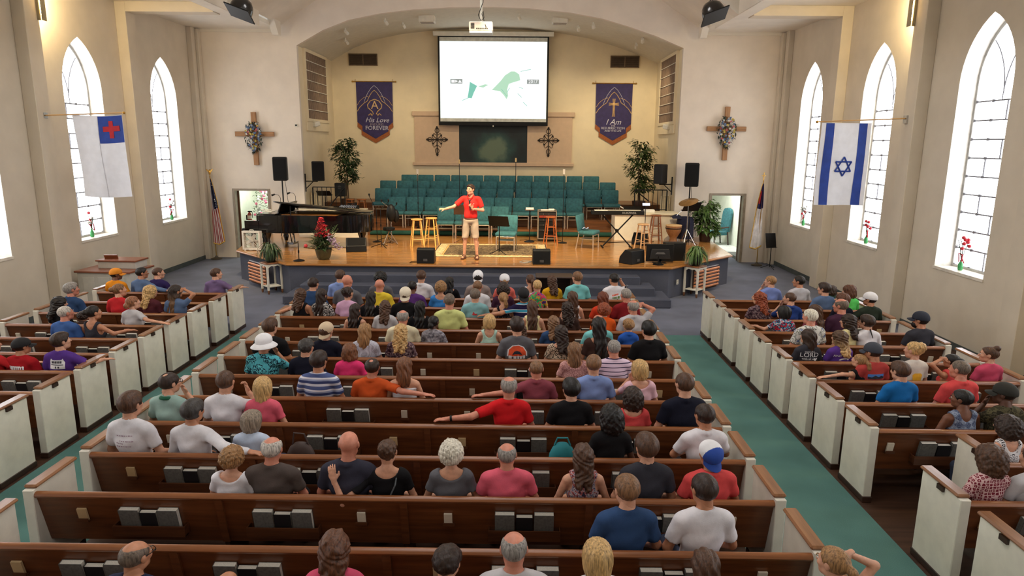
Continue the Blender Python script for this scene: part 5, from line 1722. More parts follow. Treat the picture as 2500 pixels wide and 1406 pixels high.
# dark wooden table with open back in front of the first pews
t = thing('communion_table', 'dark wooden communion table standing before the stage steps', 'table', (1.78, 15.2, 0))
MB().bb((-0.42, -0.26, 0.83), (0.42, 0.26, 0.87)).build('top', DARKW, t, bev=0.015)
for sx in (-1, 1):
    MB().bb((sx * 0.38 - 0.03, -0.22, 0), (sx * 0.38 + 0.03, 0.22, 0.83)).build('side_panel', DARKW, t)
MB().bb((-0.35, 0.16, 0.06), (0.35, 0.19, 0.83)).build('front_panel', DARKW, t)
MB().bb((-0.35, -0.2, 0.38), (0.35, 0.16, 0.41)).build('shelf', DARKW, t)
t = thing('wall_outlet', 'white power outlet on the dark stage front by the plant stand', 'outlet', (4.98, 16.885, 0.40), 0.77)
MB().bb((-0.04, -0.012, -0.06), (0.04, 0.002, 0.06)).build('plate', WHITE, t, bev=0.004)
MB().bb((-0.015, -0.016, 0.015), (0.015, -0.012, 0.04)).bb((-0.015, -0.016, -0.04), (0.015, -0.012, -0.015)).build('socket', M('socket_grey', (120, 116, 110), 0.5), t)

# things in the side rooms
t = thing('fire_extinguisher', 'red fire extinguisher hanging just inside the doorway behind the fan', 'extinguisher', (-8.16, 23.0, 1.05))
MB().lathe([(0.06, 0), (0.075, 0.03), (0.075, 0.30), (0.04, 0.37), (0.02, 0.40)], 14).build('cylinder', M('ext_red', (150, 44, 34), 0.35), t, smooth=0.7)
MB().lathe([(0.077, 0), (0.077, 0.12)], 14, (0, 0, 0.17)).build('paper_band', WHITE, t)
MB().bb((-0.05, -0.02, 0.40), (0.09, 0.02, 0.44)).tube([(0.03, 0, 0.42), (0.10, 0, 0.38), (0.10, 0, 0.2)], 0.01).build('valve', BLACK, t)
MB().bb((-0.11, -0.03, 0.1), (-0.06, 0.03, 0.3)).build('wall_bracket', BLACKM, t)
t = thing('flower_tree', 'tall arrangement of pink and white flowers glimpsed through the doorway', 'flowers', (-8.16, 24.3, 0))
rn = random.Random(8)
MB().lathe([(0.2, 0), (0.24, 0.5), (0.2, 0.6)], 14).build('urn', M('urn_green', (60, 84, 60), 0.5), t)
lf, w, p = MB(), MB(), MB()
for k in range(160):
    q = Vector((rn.uniform(-0.3, 0.3), rn.uniform(-0.25, 0.25), rn.uniform(0.6, 2.2)))
    leaf_blade(lf, q, rnd_dir(rn), 0.16, 0.03)
for k in range(46):
    q = (rn.uniform(-0.3, 0.3), rn.uniform(-0.3, 0.05), rn.uniform(0.9, 2.2))
    (w if k % 5 < 3 else p).ell(q, (0.05, 0.05, 0.045), 7, 5)
stuff(lf.build('foliage', LEAF, t))
stuff(w.build('white_flower', M('flower_white', (220, 218, 214), 0.7), t))
stuff(p.build('pink_flower', M('flower_pink', (220, 110, 140), 0.7), t))
t = thing('notice_frame', 'small framed notices on the pale wall seen through the doorway', 'picture', (-8.2, 25.58, 2.0))
MB().bb((-0.2, -0.02, -0.3), (0.0, 0.0, 0.28)).build('frame', BLACK, t)
MB().bb((-0.17, -0.026, -0.27), (-0.03, -0.02, 0.0)).bb((0.04, -0.02, -0.1), (0.2, 0.0, 0.25)).build('sheet', M('notice_yellow', (214, 206, 120), 0.6), t)
t = thing('wingback_chair', 'teal high-back armchair with dark wooden arms in the tiled side room', 'armchair', (8.70, 26.5, 0.005), -1.35)
MB().bb((-0.3, -0.3, 0.38), (0.3, 0.3, 0.52)).build('seat', CHTEAL, t, bev=0.03)
bk = MB().prism([(-0.3, 0), (0.3, 0), (0.3, 0.75), (0.22, 0.88), (0, 0.92), (-0.22, 0.88), (-0.3, 0.75)], (0, 0.26, 0.5), (1, 0, 0), (0, 0.12, 1), (0, 0.12, 0))
bk.build('backrest', CHTEAL, t, bev=0.02)
for s in (-1, 1):
    MB().tube([(s * 0.34, -0.28, 0.0), (s * 0.34, -0.28, 0.66), (s * 0.34, 0.3, 0.70)], 0.028, 6).build('arm', DARKW, t)
    MB().tube([(s * 0.30, 0.34, 0.0), (s * 0.30, 0.28, 0.5)], 0.03, 6).build('leg', DARKW, t)
t = thing('side_room_speaker', 'small black loudspeaker mounted on the side room wall', 'loudspeaker', (8.55, 29.33, 1.95))
MB().bb((-0.2, -0.12, -0.22), (0.2, 0.14, 0.22)).build('cabinet', BLACK, t, bev=0.03)
MB().bb((-0.16, -0.13, -0.18), (0.16, -0.12, 0.18)).build('grille', MATS['speaker_mesh'], t)
t = thing('side_table', 'small dark table beside the teal armchair', 'table', (8.1, 27.2, 0.005))
MB().bb((-0.25, -0.25, 0.68), (0.25, 0.25, 0.72)).build('top', DARKW, t)
for sx in (-1, 1):
    for sy in (-1, 1):
        MB().bb((sx * 0.22 - 0.02, sy * 0.22 - 0.02, 0), (sx * 0.22 + 0.02, sy * 0.22 + 0.02, 0.68)).build('leg', DARKW, t)

# ---------------------------------------------------------------- figures: smooth solids grown from joints
class Solid:
    """a solid blended from tapered limbs and ellipsoids on a grid, turned into one closed mesh"""

    def __init__(self, lo, hi, h):
        self.lo, self.h = np.array(lo, float), h
        n = np.ceil((np.array(hi) - self.lo) / h).astype(int) + 1
        self.ax = [self.lo[i] + h * np.arange(n[i]) for i in range(3)]
        self.d = np.full(tuple(n), 0.6)

    def blank(self):
        o = Solid.__new__(Solid)
        o.lo, o.h, o.ax, o.d = self.lo, self.h, self.ax, np.full(self.d.shape, 0.6)
        return o

    def _win(self, lo, hi):
        s = []
        for i in range(3):
            a = max(0, int((lo[i] - self.lo[i]) / self.h) - 1)
            b = min(len(self.ax[i]), int((hi[i] - self.lo[i]) / self.h) + 3)
            if b <= a:
                return None, None
            s.append(slice(a, b))
        g = np.meshgrid(*[self.ax[i][s[i]] for i in range(3)], indexing='ij', sparse=True)
        return tuple(s), g

    def _add(self, w, p, k):
        d = self.d[w]
        if k > 0:
            hh = np.clip(0.5 + 0.5 * (d - p) / k, 0, 1)
            self.d[w] = d + (p - d) * hh - k * hh * (1 - hh)
        else:
            self.d[w] = np.minimum(d, p)

    def limb(self, a, b, ra, rb=None, k=0.03, sub=False):
        rb = ra if rb is None else rb
        a, b = np.array(a, float), np.array(b, float)
        m = max(ra, rb) + k + 0.05
        w, g = self._win(np.minimum(a, b) - m, np.maximum(a, b) + m)
        if w is None:
            return self
        ba = b - a
        L = max(1e-9, ba @ ba)
        q = [g[i] - a[i] for i in range(3)]
        t = np.clip((q[0] * ba[0] + q[1] * ba[1] + q[2] * ba[2]) / L, 0, 1)
        p = np.sqrt(sum((q[i] - ba[i] * t) ** 2 for i in range(3))) - (ra + (rb - ra) * t)
        if sub:
            self._cut(w, p, k)
        else:
            self._add(w, p, k)
        return self

    def path(self, pts, rs, k=0.02):
        for i in range(len(pts) - 1):
            self.limb(pts[i], pts[i + 1], rs[i] if isinstance(rs, (list, tuple)) else rs, rs[i + 1] if isinstance(rs, (list, tuple)) else rs, k)
        return self

    def _cut(self, w, p, k):
        d = self.d[w]
        q = -p
        if k > 0:
            hh = np.clip(0.5 - 0.5 * (d - q) / k, 0, 1)
            self.d[w] = d + (q - d) * hh + k * hh * (1 - hh)
        else:
            self.d[w] = np.maximum(d, q)

    def ell(self, c, r, k=0.03, sub=False):
        c, r = np.array(c, float), np.array(r, float)
        m = r + k + 0.05
        w, g = self._win(c - m, c + m)
        if w is None:
            return self
        q = [(g[i] - c[i]) for i in range(3)]
        k0 = np.sqrt(sum((q[i] / r[i]) ** 2 for i in range(3)))
        k1 = np.sqrt(sum((q[i] / r[i] ** 2) ** 2 for i in range(3))) + 1e-9
        p = k0 * (k0 - 1) / k1
        if sub:
            self._cut(w, p, k)
        else:
            self._add(w, p, k)
        return self

    def plane(self, n, o):
        """keep the side where n.p < o"""
        g = np.meshgrid(*self.ax, indexing='ij', sparse=True)
        self.d = np.maximum(self.d, n[0] * g[0] + n[1] * g[1] + n[2] * g[2] - o)
        return self

    def keep(self, fn):
        g = np.meshgrid(*self.ax, indexing='ij', sparse=True)
        self.d = np.maximum(self.d, fn(*g))
        return self

    def ruffle(self, fn):
        g = np.meshgrid(*self.ax, indexing='ij', sparse=True)
        self.d = self.d + fn(*g)
        return self

    def arrays(self):
        d = self.d
        d[0], d[-1], d[:, 0], d[:, -1], d[:, :, 0], d[:, :, -1] = 1, 1, 1, 1, 1, 1
        s = d < 0
        n = np.array(d.shape) - 1
        acc, cnt = np.zeros(tuple(n) + (3,)), np.zeros(tuple(n))
        cor = [(i, j, k) for i in (0, 1) for j in (0, 1) for k in (0, 1)]
        for a in cor:
            for ax in range(3):
                if a[ax]:
                    continue
                b = list(a)
                b[ax] = 1
                A = d[a[0]:a[0] + n[0], a[1]:a[1] + n[1], a[2]:a[2] + n[2]]
                B = d[b[0]:b[0] + n[0], b[1]:b[1] + n[1], b[2]:b[2] + n[2]]
                m = (A < 0) != (B < 0)
                t = A[m] / (A[m] - B[m])
                pos = np.repeat(np.array([a], float), len(t), 0)
                pos[:, ax] += t
                acc[m] += pos
                cnt[m] += 1
        on = cnt > 0
        idx = np.full(tuple(n), -1)
        idx[on] = np.arange(on.sum())
        v = (np.argwhere(on) + acc[on] / cnt[on][:, None]) * self.h + self.lo
        fs = []
        for ax in range(3):
            o1, o2 = [(1, 2), (2, 0), (0, 1)][ax]
            sl = [slice(1, -1)] * 3
            sl[ax] = slice(0, -1)
            sl2 = list(sl)
            sl2[ax] = slice(1, None)
            A, B = s[tuple(sl)], s[tuple(sl2)]
            for flip in (False, True):
                m = (A & ~B) if not flip else (~A & B)
                e = np.argwhere(m)
                e[:, o1] += 1
                e[:, o2] += 1
                q = []
                for da, db in ((-1, -1), (0, -1), (0, 0), (-1, 0)):
                    c = e.copy()
                    c[:, o1] += da
                    c[:, o2] += db
                    q.append(idx[c[:, 0], c[:, 1], c[:, 2]])
                q = np.stack(q if not flip else q[::-1], 1)
                fs.append(q)
        f = np.concatenate(fs)
        return v, f[(f >= 0).all(1)]


def arr_mesh(name, v, f, smooth=True):
    me = bpy.data.meshes.new(name)
    me.vertices.add(len(v))
    me.vertices.foreach_set('co', np.asarray(v, np.float32).ravel())
    me.loops.add(len(f) * 4)
    me.loops.foreach_set('vertex_index', np.asarray(f, np.int32).ravel())
    me.polygons.add(len(f))
    me.polygons.foreach_set('loop_start', np.arange(0, len(f) * 4, 4, dtype=np.int32))
    me.polygons.foreach_set('loop_total', np.full(len(f), 4, np.int32))
    if smooth:
        me.polygons.foreach_set('use_smooth', np.ones(len(f), bool))
    me.update(calc_edges=True)
    return me


def joined(parts):
    vs_, fs_, o = [], [], 0
    for v, f in parts:
        vs_.append(v)
        fs_.append(f + o)
        o += len(v)
    return np.concatenate(vs_), np.concatenate(fs_)


def xf(arr, m):
    v, f = arr
    m = np.array(m)
    return v @ m[:3, :3].T + m[:3, 3], (f if np.linalg.det(m[:3, :3]) > 0 else f[:, ::-1])


# head, centred between the ears; y is forward
def make_head(female):
    s = Solid((-0.12, -0.15, -0.20), (0.12, 0.15, 0.15), 0.0075)
    w = 0.95 if female else 1.0
    s.ell((0, -0.014, 0.024), (0.077 * w, 0.097, 0.086), 0.0)
    s.ell((0, 0.024, -0.035), (0.061 * w, 0.066, 0.084), 0.035)
    s.ell((0, 0.056, -0.094), (0.030 * w, 0.030, 0.024), 0.03)
    for x in (-1, 1):
        s.ell((x * 0.045 * w, 0.005, -0.075), (0.02, 0.03, 0.025), 0.025)
        s.ell((x * 0.040, 0.062, -0.022), (0.02, 0.022, 0.02), 0.02)
        s.ell((x * 0.031, 0.098, 0.003), (0.017, 0.013, 0.010), 0.008, True)
    s.limb((-0.032, 0.080, 0.019), (0.032, 0.080, 0.019), 0.009, 0.009, 0.012)
    s.limb((0, 0.084, 0.006), (0, 0.106, -0.030), 0.007, 0.013, 0.010)
    s.ell((0, 0.086, -0.056), (0.024, 0.013, 0.006), 0.006)
    s.ell((0, 0.084, -0.070), (0.021, 0.013, 0.007), 0.006)
    for x in (-1, 1):
        s.ell((x * 0.080 * w, -0.010, -0.006), (0.010, 0.021, 0.032), 0.008)
    s.limb((0, -0.030, -0.04), (0, -0.036, -0.17), 0.054 if not female else 0.046, 0.058 if not female else 0.048, 0.02)
    return s.arrays()


def make_hand(curl, h=0.0065):
    """wrist at the origin, fingers along +y, back of the hand up (+z), thumb towards +x"""
    s = Solid((-0.07, -0.05, -0.12), (0.10, 0.23, 0.05), h)
    s.limb((0, -0.03, 0), (0, 0.02, 0), 0.026, 0.027, 0.01)
    s.ell((-0.002, 0.052, 0), (0.040, 0.050, 0.017), 0.015)
    for i, (x, L) in enumerate(((0.028, 0.072), (0.009, 0.080), (-0.010, 0.075), (-0.028, 0.060))):
        p = np.array((x, 0.088, 0.002))
        a = 0.25 * curl
        for j, fr in enumerate((0.42, 0.32, 0.26)):
            q = p + L * fr * np.array((x * 1.2, math.cos(a), -math.sin(a)))
            s.limb(p, q, 0.0095 - 0.001 * j, 0.0085 - 0.001 * j, 0.004)
            p, a = q, a + 0.75 * curl
    s.path([(0.025, 0.02, -0.004), (0.050, 0.050, -0.014), (0.058, 0.082, -0.022 * curl - 0.006)], [0.014, 0.012, 0.009], 0.008)
    return s.arrays()


HEADS = {'m': make_head(False), 'f': make_head(True)}
HANDS = {'flat': make_hand(0.35), 'curl': make_hand(1.2)}


def hand_at(wrist, toward, up, side, kind='flat'):
    """hand placed at a wrist; side +1 is the figure's right"""
    y = Vector(toward).normalized()
    z = Vector(up)
    z = (z - y * z.dot(y)).normalized()
    x = y.cross(z)
    if side > 0:
        x = -x
    m = Matrix(((x.x, y.x, z.x, wrist[0]), (x.y, y.y, z.y, wrist[1]), (x.z, y.z, z.z, wrist[2]), (0, 0, 0, 1)))
    return xf(HANDS[kind], m)


# seated arm poses: side -> (elbow, wrist, finger direction, back-of-hand direction, hand kind), for the right side (+x)
LAP = ((0.265, 0.03, 0.77), (0.13, 0.30, 0.64), (-0.4, 0.9, -0.25), (0, 0, 1), 'flat')
FOLD = ((0.275, 0.09, 0.80), (0.02, 0.24, 0.80), (-1, 0.15, 0.1), (0, 1, 0.2), 'flat')
REST = ((0.43, -0.16, 0.925), (0.69, -0.165, 0.895), (1, 0.02, -0.1), (0, 0, 1), 'flat')
FACE = ((0.25, 0.20, 0.86), (0.09, 0.18, 1.09), (-0.35, -0.1, 0.9), (0.3, 0.9, 0), 'curl')
NAPE = ((0.36, 0.02, 1.22), (0.16, 0.05, 1.32), (-0.9, -0.35, -0.1), (0.3, -0.5, 0.8), 'flat')
KNEE = ((0.30, 0.22, 0.72), (0.10, 0.42, 0.82), (-0.5, 0.3, 0.6), (0, 0.5, 0.6), 'curl')
BENT = ((0.42, -0.16, 0.80), (0.50, -0.14, 1.04), (0.15, 0.06, 1), (0.0, -1, 0.1), 'flat')
CLASP = ((0.32, 0.16, 0.93), (0.19, 0.17, 1.10), (-0.3, 0.1, 0.9), (0.5, 0.6, 0), 'curl')
ELBOW = ((0.37, -0.13, 0.93), (0.22, -0.10, 1.0), (-0.7, 0.3, 0.5), (0, -0.4, 0.9), 'flat')
SIDE = ((0.33, 0.06, 0.90), (0.43, 0.24, 0.915), (0.6, 0.7, -0.1), (0, 0, 1), 'flat')
HOLD = ((0.30, 0.22, 1.04), (0.16, 0.12, 1.24), (-0.5, -0.4, 0.5), (0.3, 0.6, 0.6), 'curl')
ARMS = dict(lap=LAP, fold=FOLD, rest=REST, face=FACE, nape=NAPE, knee=KNEE, bent=BENT, side=SIDE, hold=HOLD, clasp=CLASP, elbow=ELBOW)
BUILD = {'m': (0.180, 0.98, 0.056), 'f': (0.158, 0.88, 0.047), 'h': (0.192, 1.07, 0.060), 'g': (0.160, 0.92, 0.047), 'k': (0.135, 0.74, 0.042)}


def torso(s, b, grow):
    sw, w, _n = BUILD[b]
    s.ell((0, 0.055, 0.58), (0.165 * w + grow, 0.120 * w + grow, 0.14 + grow), 0.0)
    s.ell((0, 0.032, 0.72), (0.150 * w + grow, 0.110 * w + grow, 0.18 + grow), 0.06)
    s.ell((0, 0.0, 0.90), (0.172 * w + grow, 0.112 * w + grow, 0.17 + grow), 0.06)
    s.limb((-sw * 0.80, -0.015, 1.035), (sw * 0.80, -0.015, 1.035), 0.060 + grow, 0.060 + grow, 0.06)
    s.limb((-sw * 0.30, -0.02, 1.07), (sw * 0.30, -0.02, 1.07), 0.052 + grow, 0.052 + grow, 0.05)
    for x in (-1, 1):
        s.limb((x * 0.022, -0.030, 1.115), (x * sw * 0.62, -0.018, 1.062), 0.036 + grow, 0.036 + grow, 0.04)
    if b in 'fg':
        for x in (-1, 1):
            s.ell((x * 0.075, 0.085, 0.90), (0.065 + grow, 0.06 + grow, 0.065 + grow), 0.04)


def arm_joints(b, pose, side):
    sw = BUILD[b][0]
    e, wr, fd, up, kind = ARMS[pose[:4] if pose.startswith('rest') else pose]
    if pose.startswith('rest') and len(pose) > 4:      # raised so that the forearm lies on top of the rail
        zm = 0.438 / float(pose[4:]) + 0.45
        e, wr = (e[0], e[1], zm + 0.03), (wr[0], wr[1], zm + 0.003)
        pose = 'rest'
    dx = (sw - 0.185) * (1.0 if pose in ('lap', 'rest', 'bent', 'side', 'nape') else 0.7)
    sh = np.array((side * sw, -0.01, 1.02))
    el = np.array((side * (e[0] + dx), e[1], e[2]))
    w_ = np.array((side * (wr[0] + dx), wr[1], wr[2]))
    return sh, el, w_, (side * fd[0], fd[1], fd[2]), (side * up[0], up[1], up[2]), kind


BODY_CACHE, SHIRT_CACHE = {}, {}
HEAD_Z, HEAD_Y = 1.272, 0.035


def body_mesh(b, pl, pr, turn, nod):
    key = (b, pl, pr, round(turn / 12), round(nod * 4))
    if key in BODY_CACHE:
        return BODY_CACHE[key]
    sw, w, nr = BUILD[b]
    tk = (b, pl, pr)
    if tk not in BODY_CACHE:
        s = Solid((-0.85, -0.34, 0.5), (0.85, 0.55, 1.42), 0.0125)
        torso(s, b, -0.010)
        s.limb((0, -0.025, 1.04), (0, 0.0, 1.18), nr * 1.08, nr, 0.035)
        hands = []
        t = 1.0 if b in 'mh' else (0.84 if b in 'fg' else 0.7)
        for side, p in ((-1, pl), (1, pr)):
            sh, el, wr, fd, up, kind = arm_joints(b, p, side)
            s.limb(sh, el, 0.050 * t, 0.041 * t, 0.03)
            s.limb(el, wr, 0.042 * t, 0.028 * t, 0.015)
            hs = 1.0 if b in 'mh' else (0.9 if b in 'fg' else 0.75)
            hands.append(hand_at(wr, fd, up, side, kind))
        s.plane((0, 0, -1), -0.52)
        BODY_CACHE[tk] = joined([s.arrays()] + hands)
    hd = HEADS['m' if b in 'mh' else 'f']
    m = head_matrix(key[3] * 12, key[4] / 4)
    v, f = joined([BODY_CACHE[tk], xf(hd, m)])
    BODY_CACHE[key] = arr_mesh('body', v, f)
    return BODY_CACHE[key]


def head_matrix(turn, nod):
    """turn in degrees to the figure's right, nod > 0 looks up"""
    return Matrix.Translation((0, HEAD_Y, HEAD_Z)) @ Matrix.Rotation(-math.radians(turn), 4, 'Z') @ Matrix.Rotation(nod * 0.35, 4, 'X') @ Matrix.Scale(1.09, 4)


def shirt_arrays(b, pl, pr, cut):
    """cut: tee, polo, long, tank, scoop, off, crew"""
    key = (b, pl, pr, cut)
    if key in SHIRT_CACHE:
        return SHIRT_CACHE[key]
    sw, w, nr = BUILD[b]
    s = Solid((-0.80, -0.34, 0.45), (0.80, 0.50, 1.22), 0.0125)
    torso(s, b, 0.010)
    t = 1.0 if b in 'mh' else (0.84 if b in 'fg' else 0.72)
    if cut in ('tee', 'polo', 'long', 'scoop', 'crew'):
        for side, p in ((-1, pl), (1, pr)):
            sh, el, wr, _a, _b, _c = arm_joints(b, p, side)
            if cut == 'long':
                s.limb(sh, el, 0.064 * t, 0.055 * t, 0.03)
                s.limb(el, el + (wr - el) * 0.93, 0.055 * t, 0.042 * t, 0.02)
            else:
                fr = 0.72 if b in 'mh' else 0.6
                q = s.blank()
                q.limb(sh, sh + (el - sh) * (fr + 0.15), 0.064 * t, 0.060 * t, 0.0)
                n = (el - sh) / np.linalg.norm(el - sh)
                q.plane(n, n @ (sh + (el - sh) * fr))
                d, p_ = s.d, q.d
                hh = np.clip(0.5 + 0.5 * (d - p_) / 0.03, 0, 1)
                s.d = d + (p_ - d) * hh - 0.03 * hh * (1 - hh)
    # soft folds
    rr = random.Random(sum(ord(ch) for ch in "".join(key)))
    a1, a2 = rr.uniform(0, 6), rr.uniform(0, 6)
    s.ruffle(lambda x, y, z: 0.0035 * np.sin(26 * z + 9 * x + a1) * np.sin(11 * x + 5 * y + a2) + 0.002 * np.sin(47 * z - 21 * x))
    if cut == 'polo':
        s.path([(-nr * 0.9, 0.05, 1.085), (-nr * 1.15, -0.02, 1.105), (-nr * 0.7, -0.066, 1.112), (0, -0.082, 1.114), (nr * 0.7, -0.066, 1.112), (nr * 1.15, -0.02, 1.105), (nr * 0.9, 0.05, 1.085)], 0.020, 0.02)
    if cut in ('tee', 'crew', 'long', 'polo'):
        s.limb((0, -0.004, 1.105), (0, 0.015, 1.30), nr * 1.15, nr * 1.35, 0.006, True)
        if cut != 'polo':                                       # ribbed collar
            rg = nr * 1.12
            s.path([(rg * math.cos(q), -0.004 + rg * math.sin(q), 1.098 - 0.022 * math.sin(q)) for q in [2 * PI * i / 14 for i in range(15)]], 0.0155, 0.012)
    elif cut == 'scoop':
        s.ell((0, -0.03, 1.12), (0.115, 0.20, 0.10), 0.01, True)
    elif cut == 'tank':
        s.ell((0, -0.04, 1.13), (0.085, 0.22, 0.14), 0.01, True)
        for x in (-1, 1):
            s.ell((x * (sw + 0.02), 0, 1.00), (0.075, 0.20, 0.125), 0.01, True)
    elif cut == 'off':
        s.plane((0, 0.0, 1), 0.985)
    s.plane((0, 0, -1), -0.50)
    SHIRT_CACHE[key] = s.arrays()
    return SHIRT_CACHE[key]


SHIRT_MESH = {}


def shirt_mesh(*key):
    if key not in SHIRT_MESH:
        SHIRT_MESH[key] = arr_mesh('shirt', *shirt_arrays(*key))
    return SHIRT_MESH[key]


def trousers_arrays(short=False):
    s = Solid((-0.28, -0.2, -0.02), (0.28, 0.62, 0.72), 0.021)
    s.ell((0, 0.06, 0.55), (0.165, 0.115, 0.105), 0.0)
    for x in (-1, 1):
        s.limb((x * 0.095, 0.05, 0.535), (x * 0.125, 0.465, 0.53), 0.080, 0.062, 0.04)
        if not short:
            s.limb((x * 0.125, 0.478, 0.52), (x * 0.125, 0.46, 0.08), 0.056, 0.044, 0.03)
    s.plane((0, 0, -1), -0.06)
    s.plane((0, 0, 1), 0.68)
    if short:
        s.plane((0, 1, 0), 0.36)
    s.keep(lambda x, y, z: np.minimum(0.456 - z, 0.405 - y))          # flat where it meets the seat
    return s.arrays()


def legs_arrays():
    s = Solid((-0.24, 0.2, 0.0), (0.24, 0.62, 0.66), 0.016)
    for x in (-1, 1):
        s.limb((x * 0.118, 0.30, 0.53), (x * 0.125, 0.46, 0.53), 0.058, 0.052, 0.02)
        s.limb((x * 0.125, 0.46, 0.52), (x * 0.125, 0.43, 0.07), 0.048, 0.034, 0.03)
        s.ell((x * 0.125, 0.40, 0.36), (0.05, 0.05, 0.1), 0.03)
    return s.arrays()


def shoes_arrays(x):
    s = Solid((-0.2, 0.36, -0.02), (0.2, 0.7, 0.16), 0.014)
    for x in (x,):
        s.limb((x * 0.125, 0.46, 0.05), (x * 0.13, 0.60, 0.04), 0.045, 0.038, 0.01)
        s.limb((x * 0.125, 0.46, 0.05), (x * 0.125, 0.46, 0.11), 0.045, 0.042, 0.02)
    s.plane((0, 0, -1), -0.004)
    return s.arrays()


TROUSERS = arr_mesh('trousers', *trousers_arrays())
SHORTS = arr_mesh('shorts', *trousers_arrays(True))
BARELEGS = legs_arrays()
SHOES = [arr_mesh('shoe', *shoes_arrays(x)) for x in (-1, 1)]


# ---------------------------------------------------------------- hair and hats, in head space
def hairline(x, y, z, nape=-0.075, slope=1.25, y0=-0.035):
    return 0.7 * ((nape + slope * np.maximum(0, y - y0)) - z)


def streaks(n1, amp, seed=0):
    return lambda x, y, z: amp * (np.sin(n1 * np.arctan2(x, -y - 0.0) + 3 * np.sin(14 * z + seed)) * 0.6 + np.sin(n1 * 2.3 * np.arctan2(x, -y) + seed + 2 * np.sin(9 * z)) * 0.4)


def curls(f, amp, seed=0):
    return lambda x, y, z: amp * (np.sin(f * x + seed) * np.sin(f * 1.1 * y + 1.3) * np.sin(f * 0.9 * z + 2.1) + 0.6 * np.sin(f * 1.9 * x + 1) * np.sin(f * 1.7 * y) * np.sin(f * 2.1 * z + seed))


def cap_solid(t, lo=-0.16, h=0.0085):
    s = Solid((-0.17, -0.22, lo), (0.17, 0.17, 0.20), h)
    s.ell((0, -0.016, 0.024), (0.077 + t, 0.097 + t, 0.086 + t), 0.0)
    return s


def face_out(s, low=-0.3):
    s.ell((0, 0.115, -0.055), (0.068, 0.085, 0.105), 0.012, True)
    return s


HAIR = {}


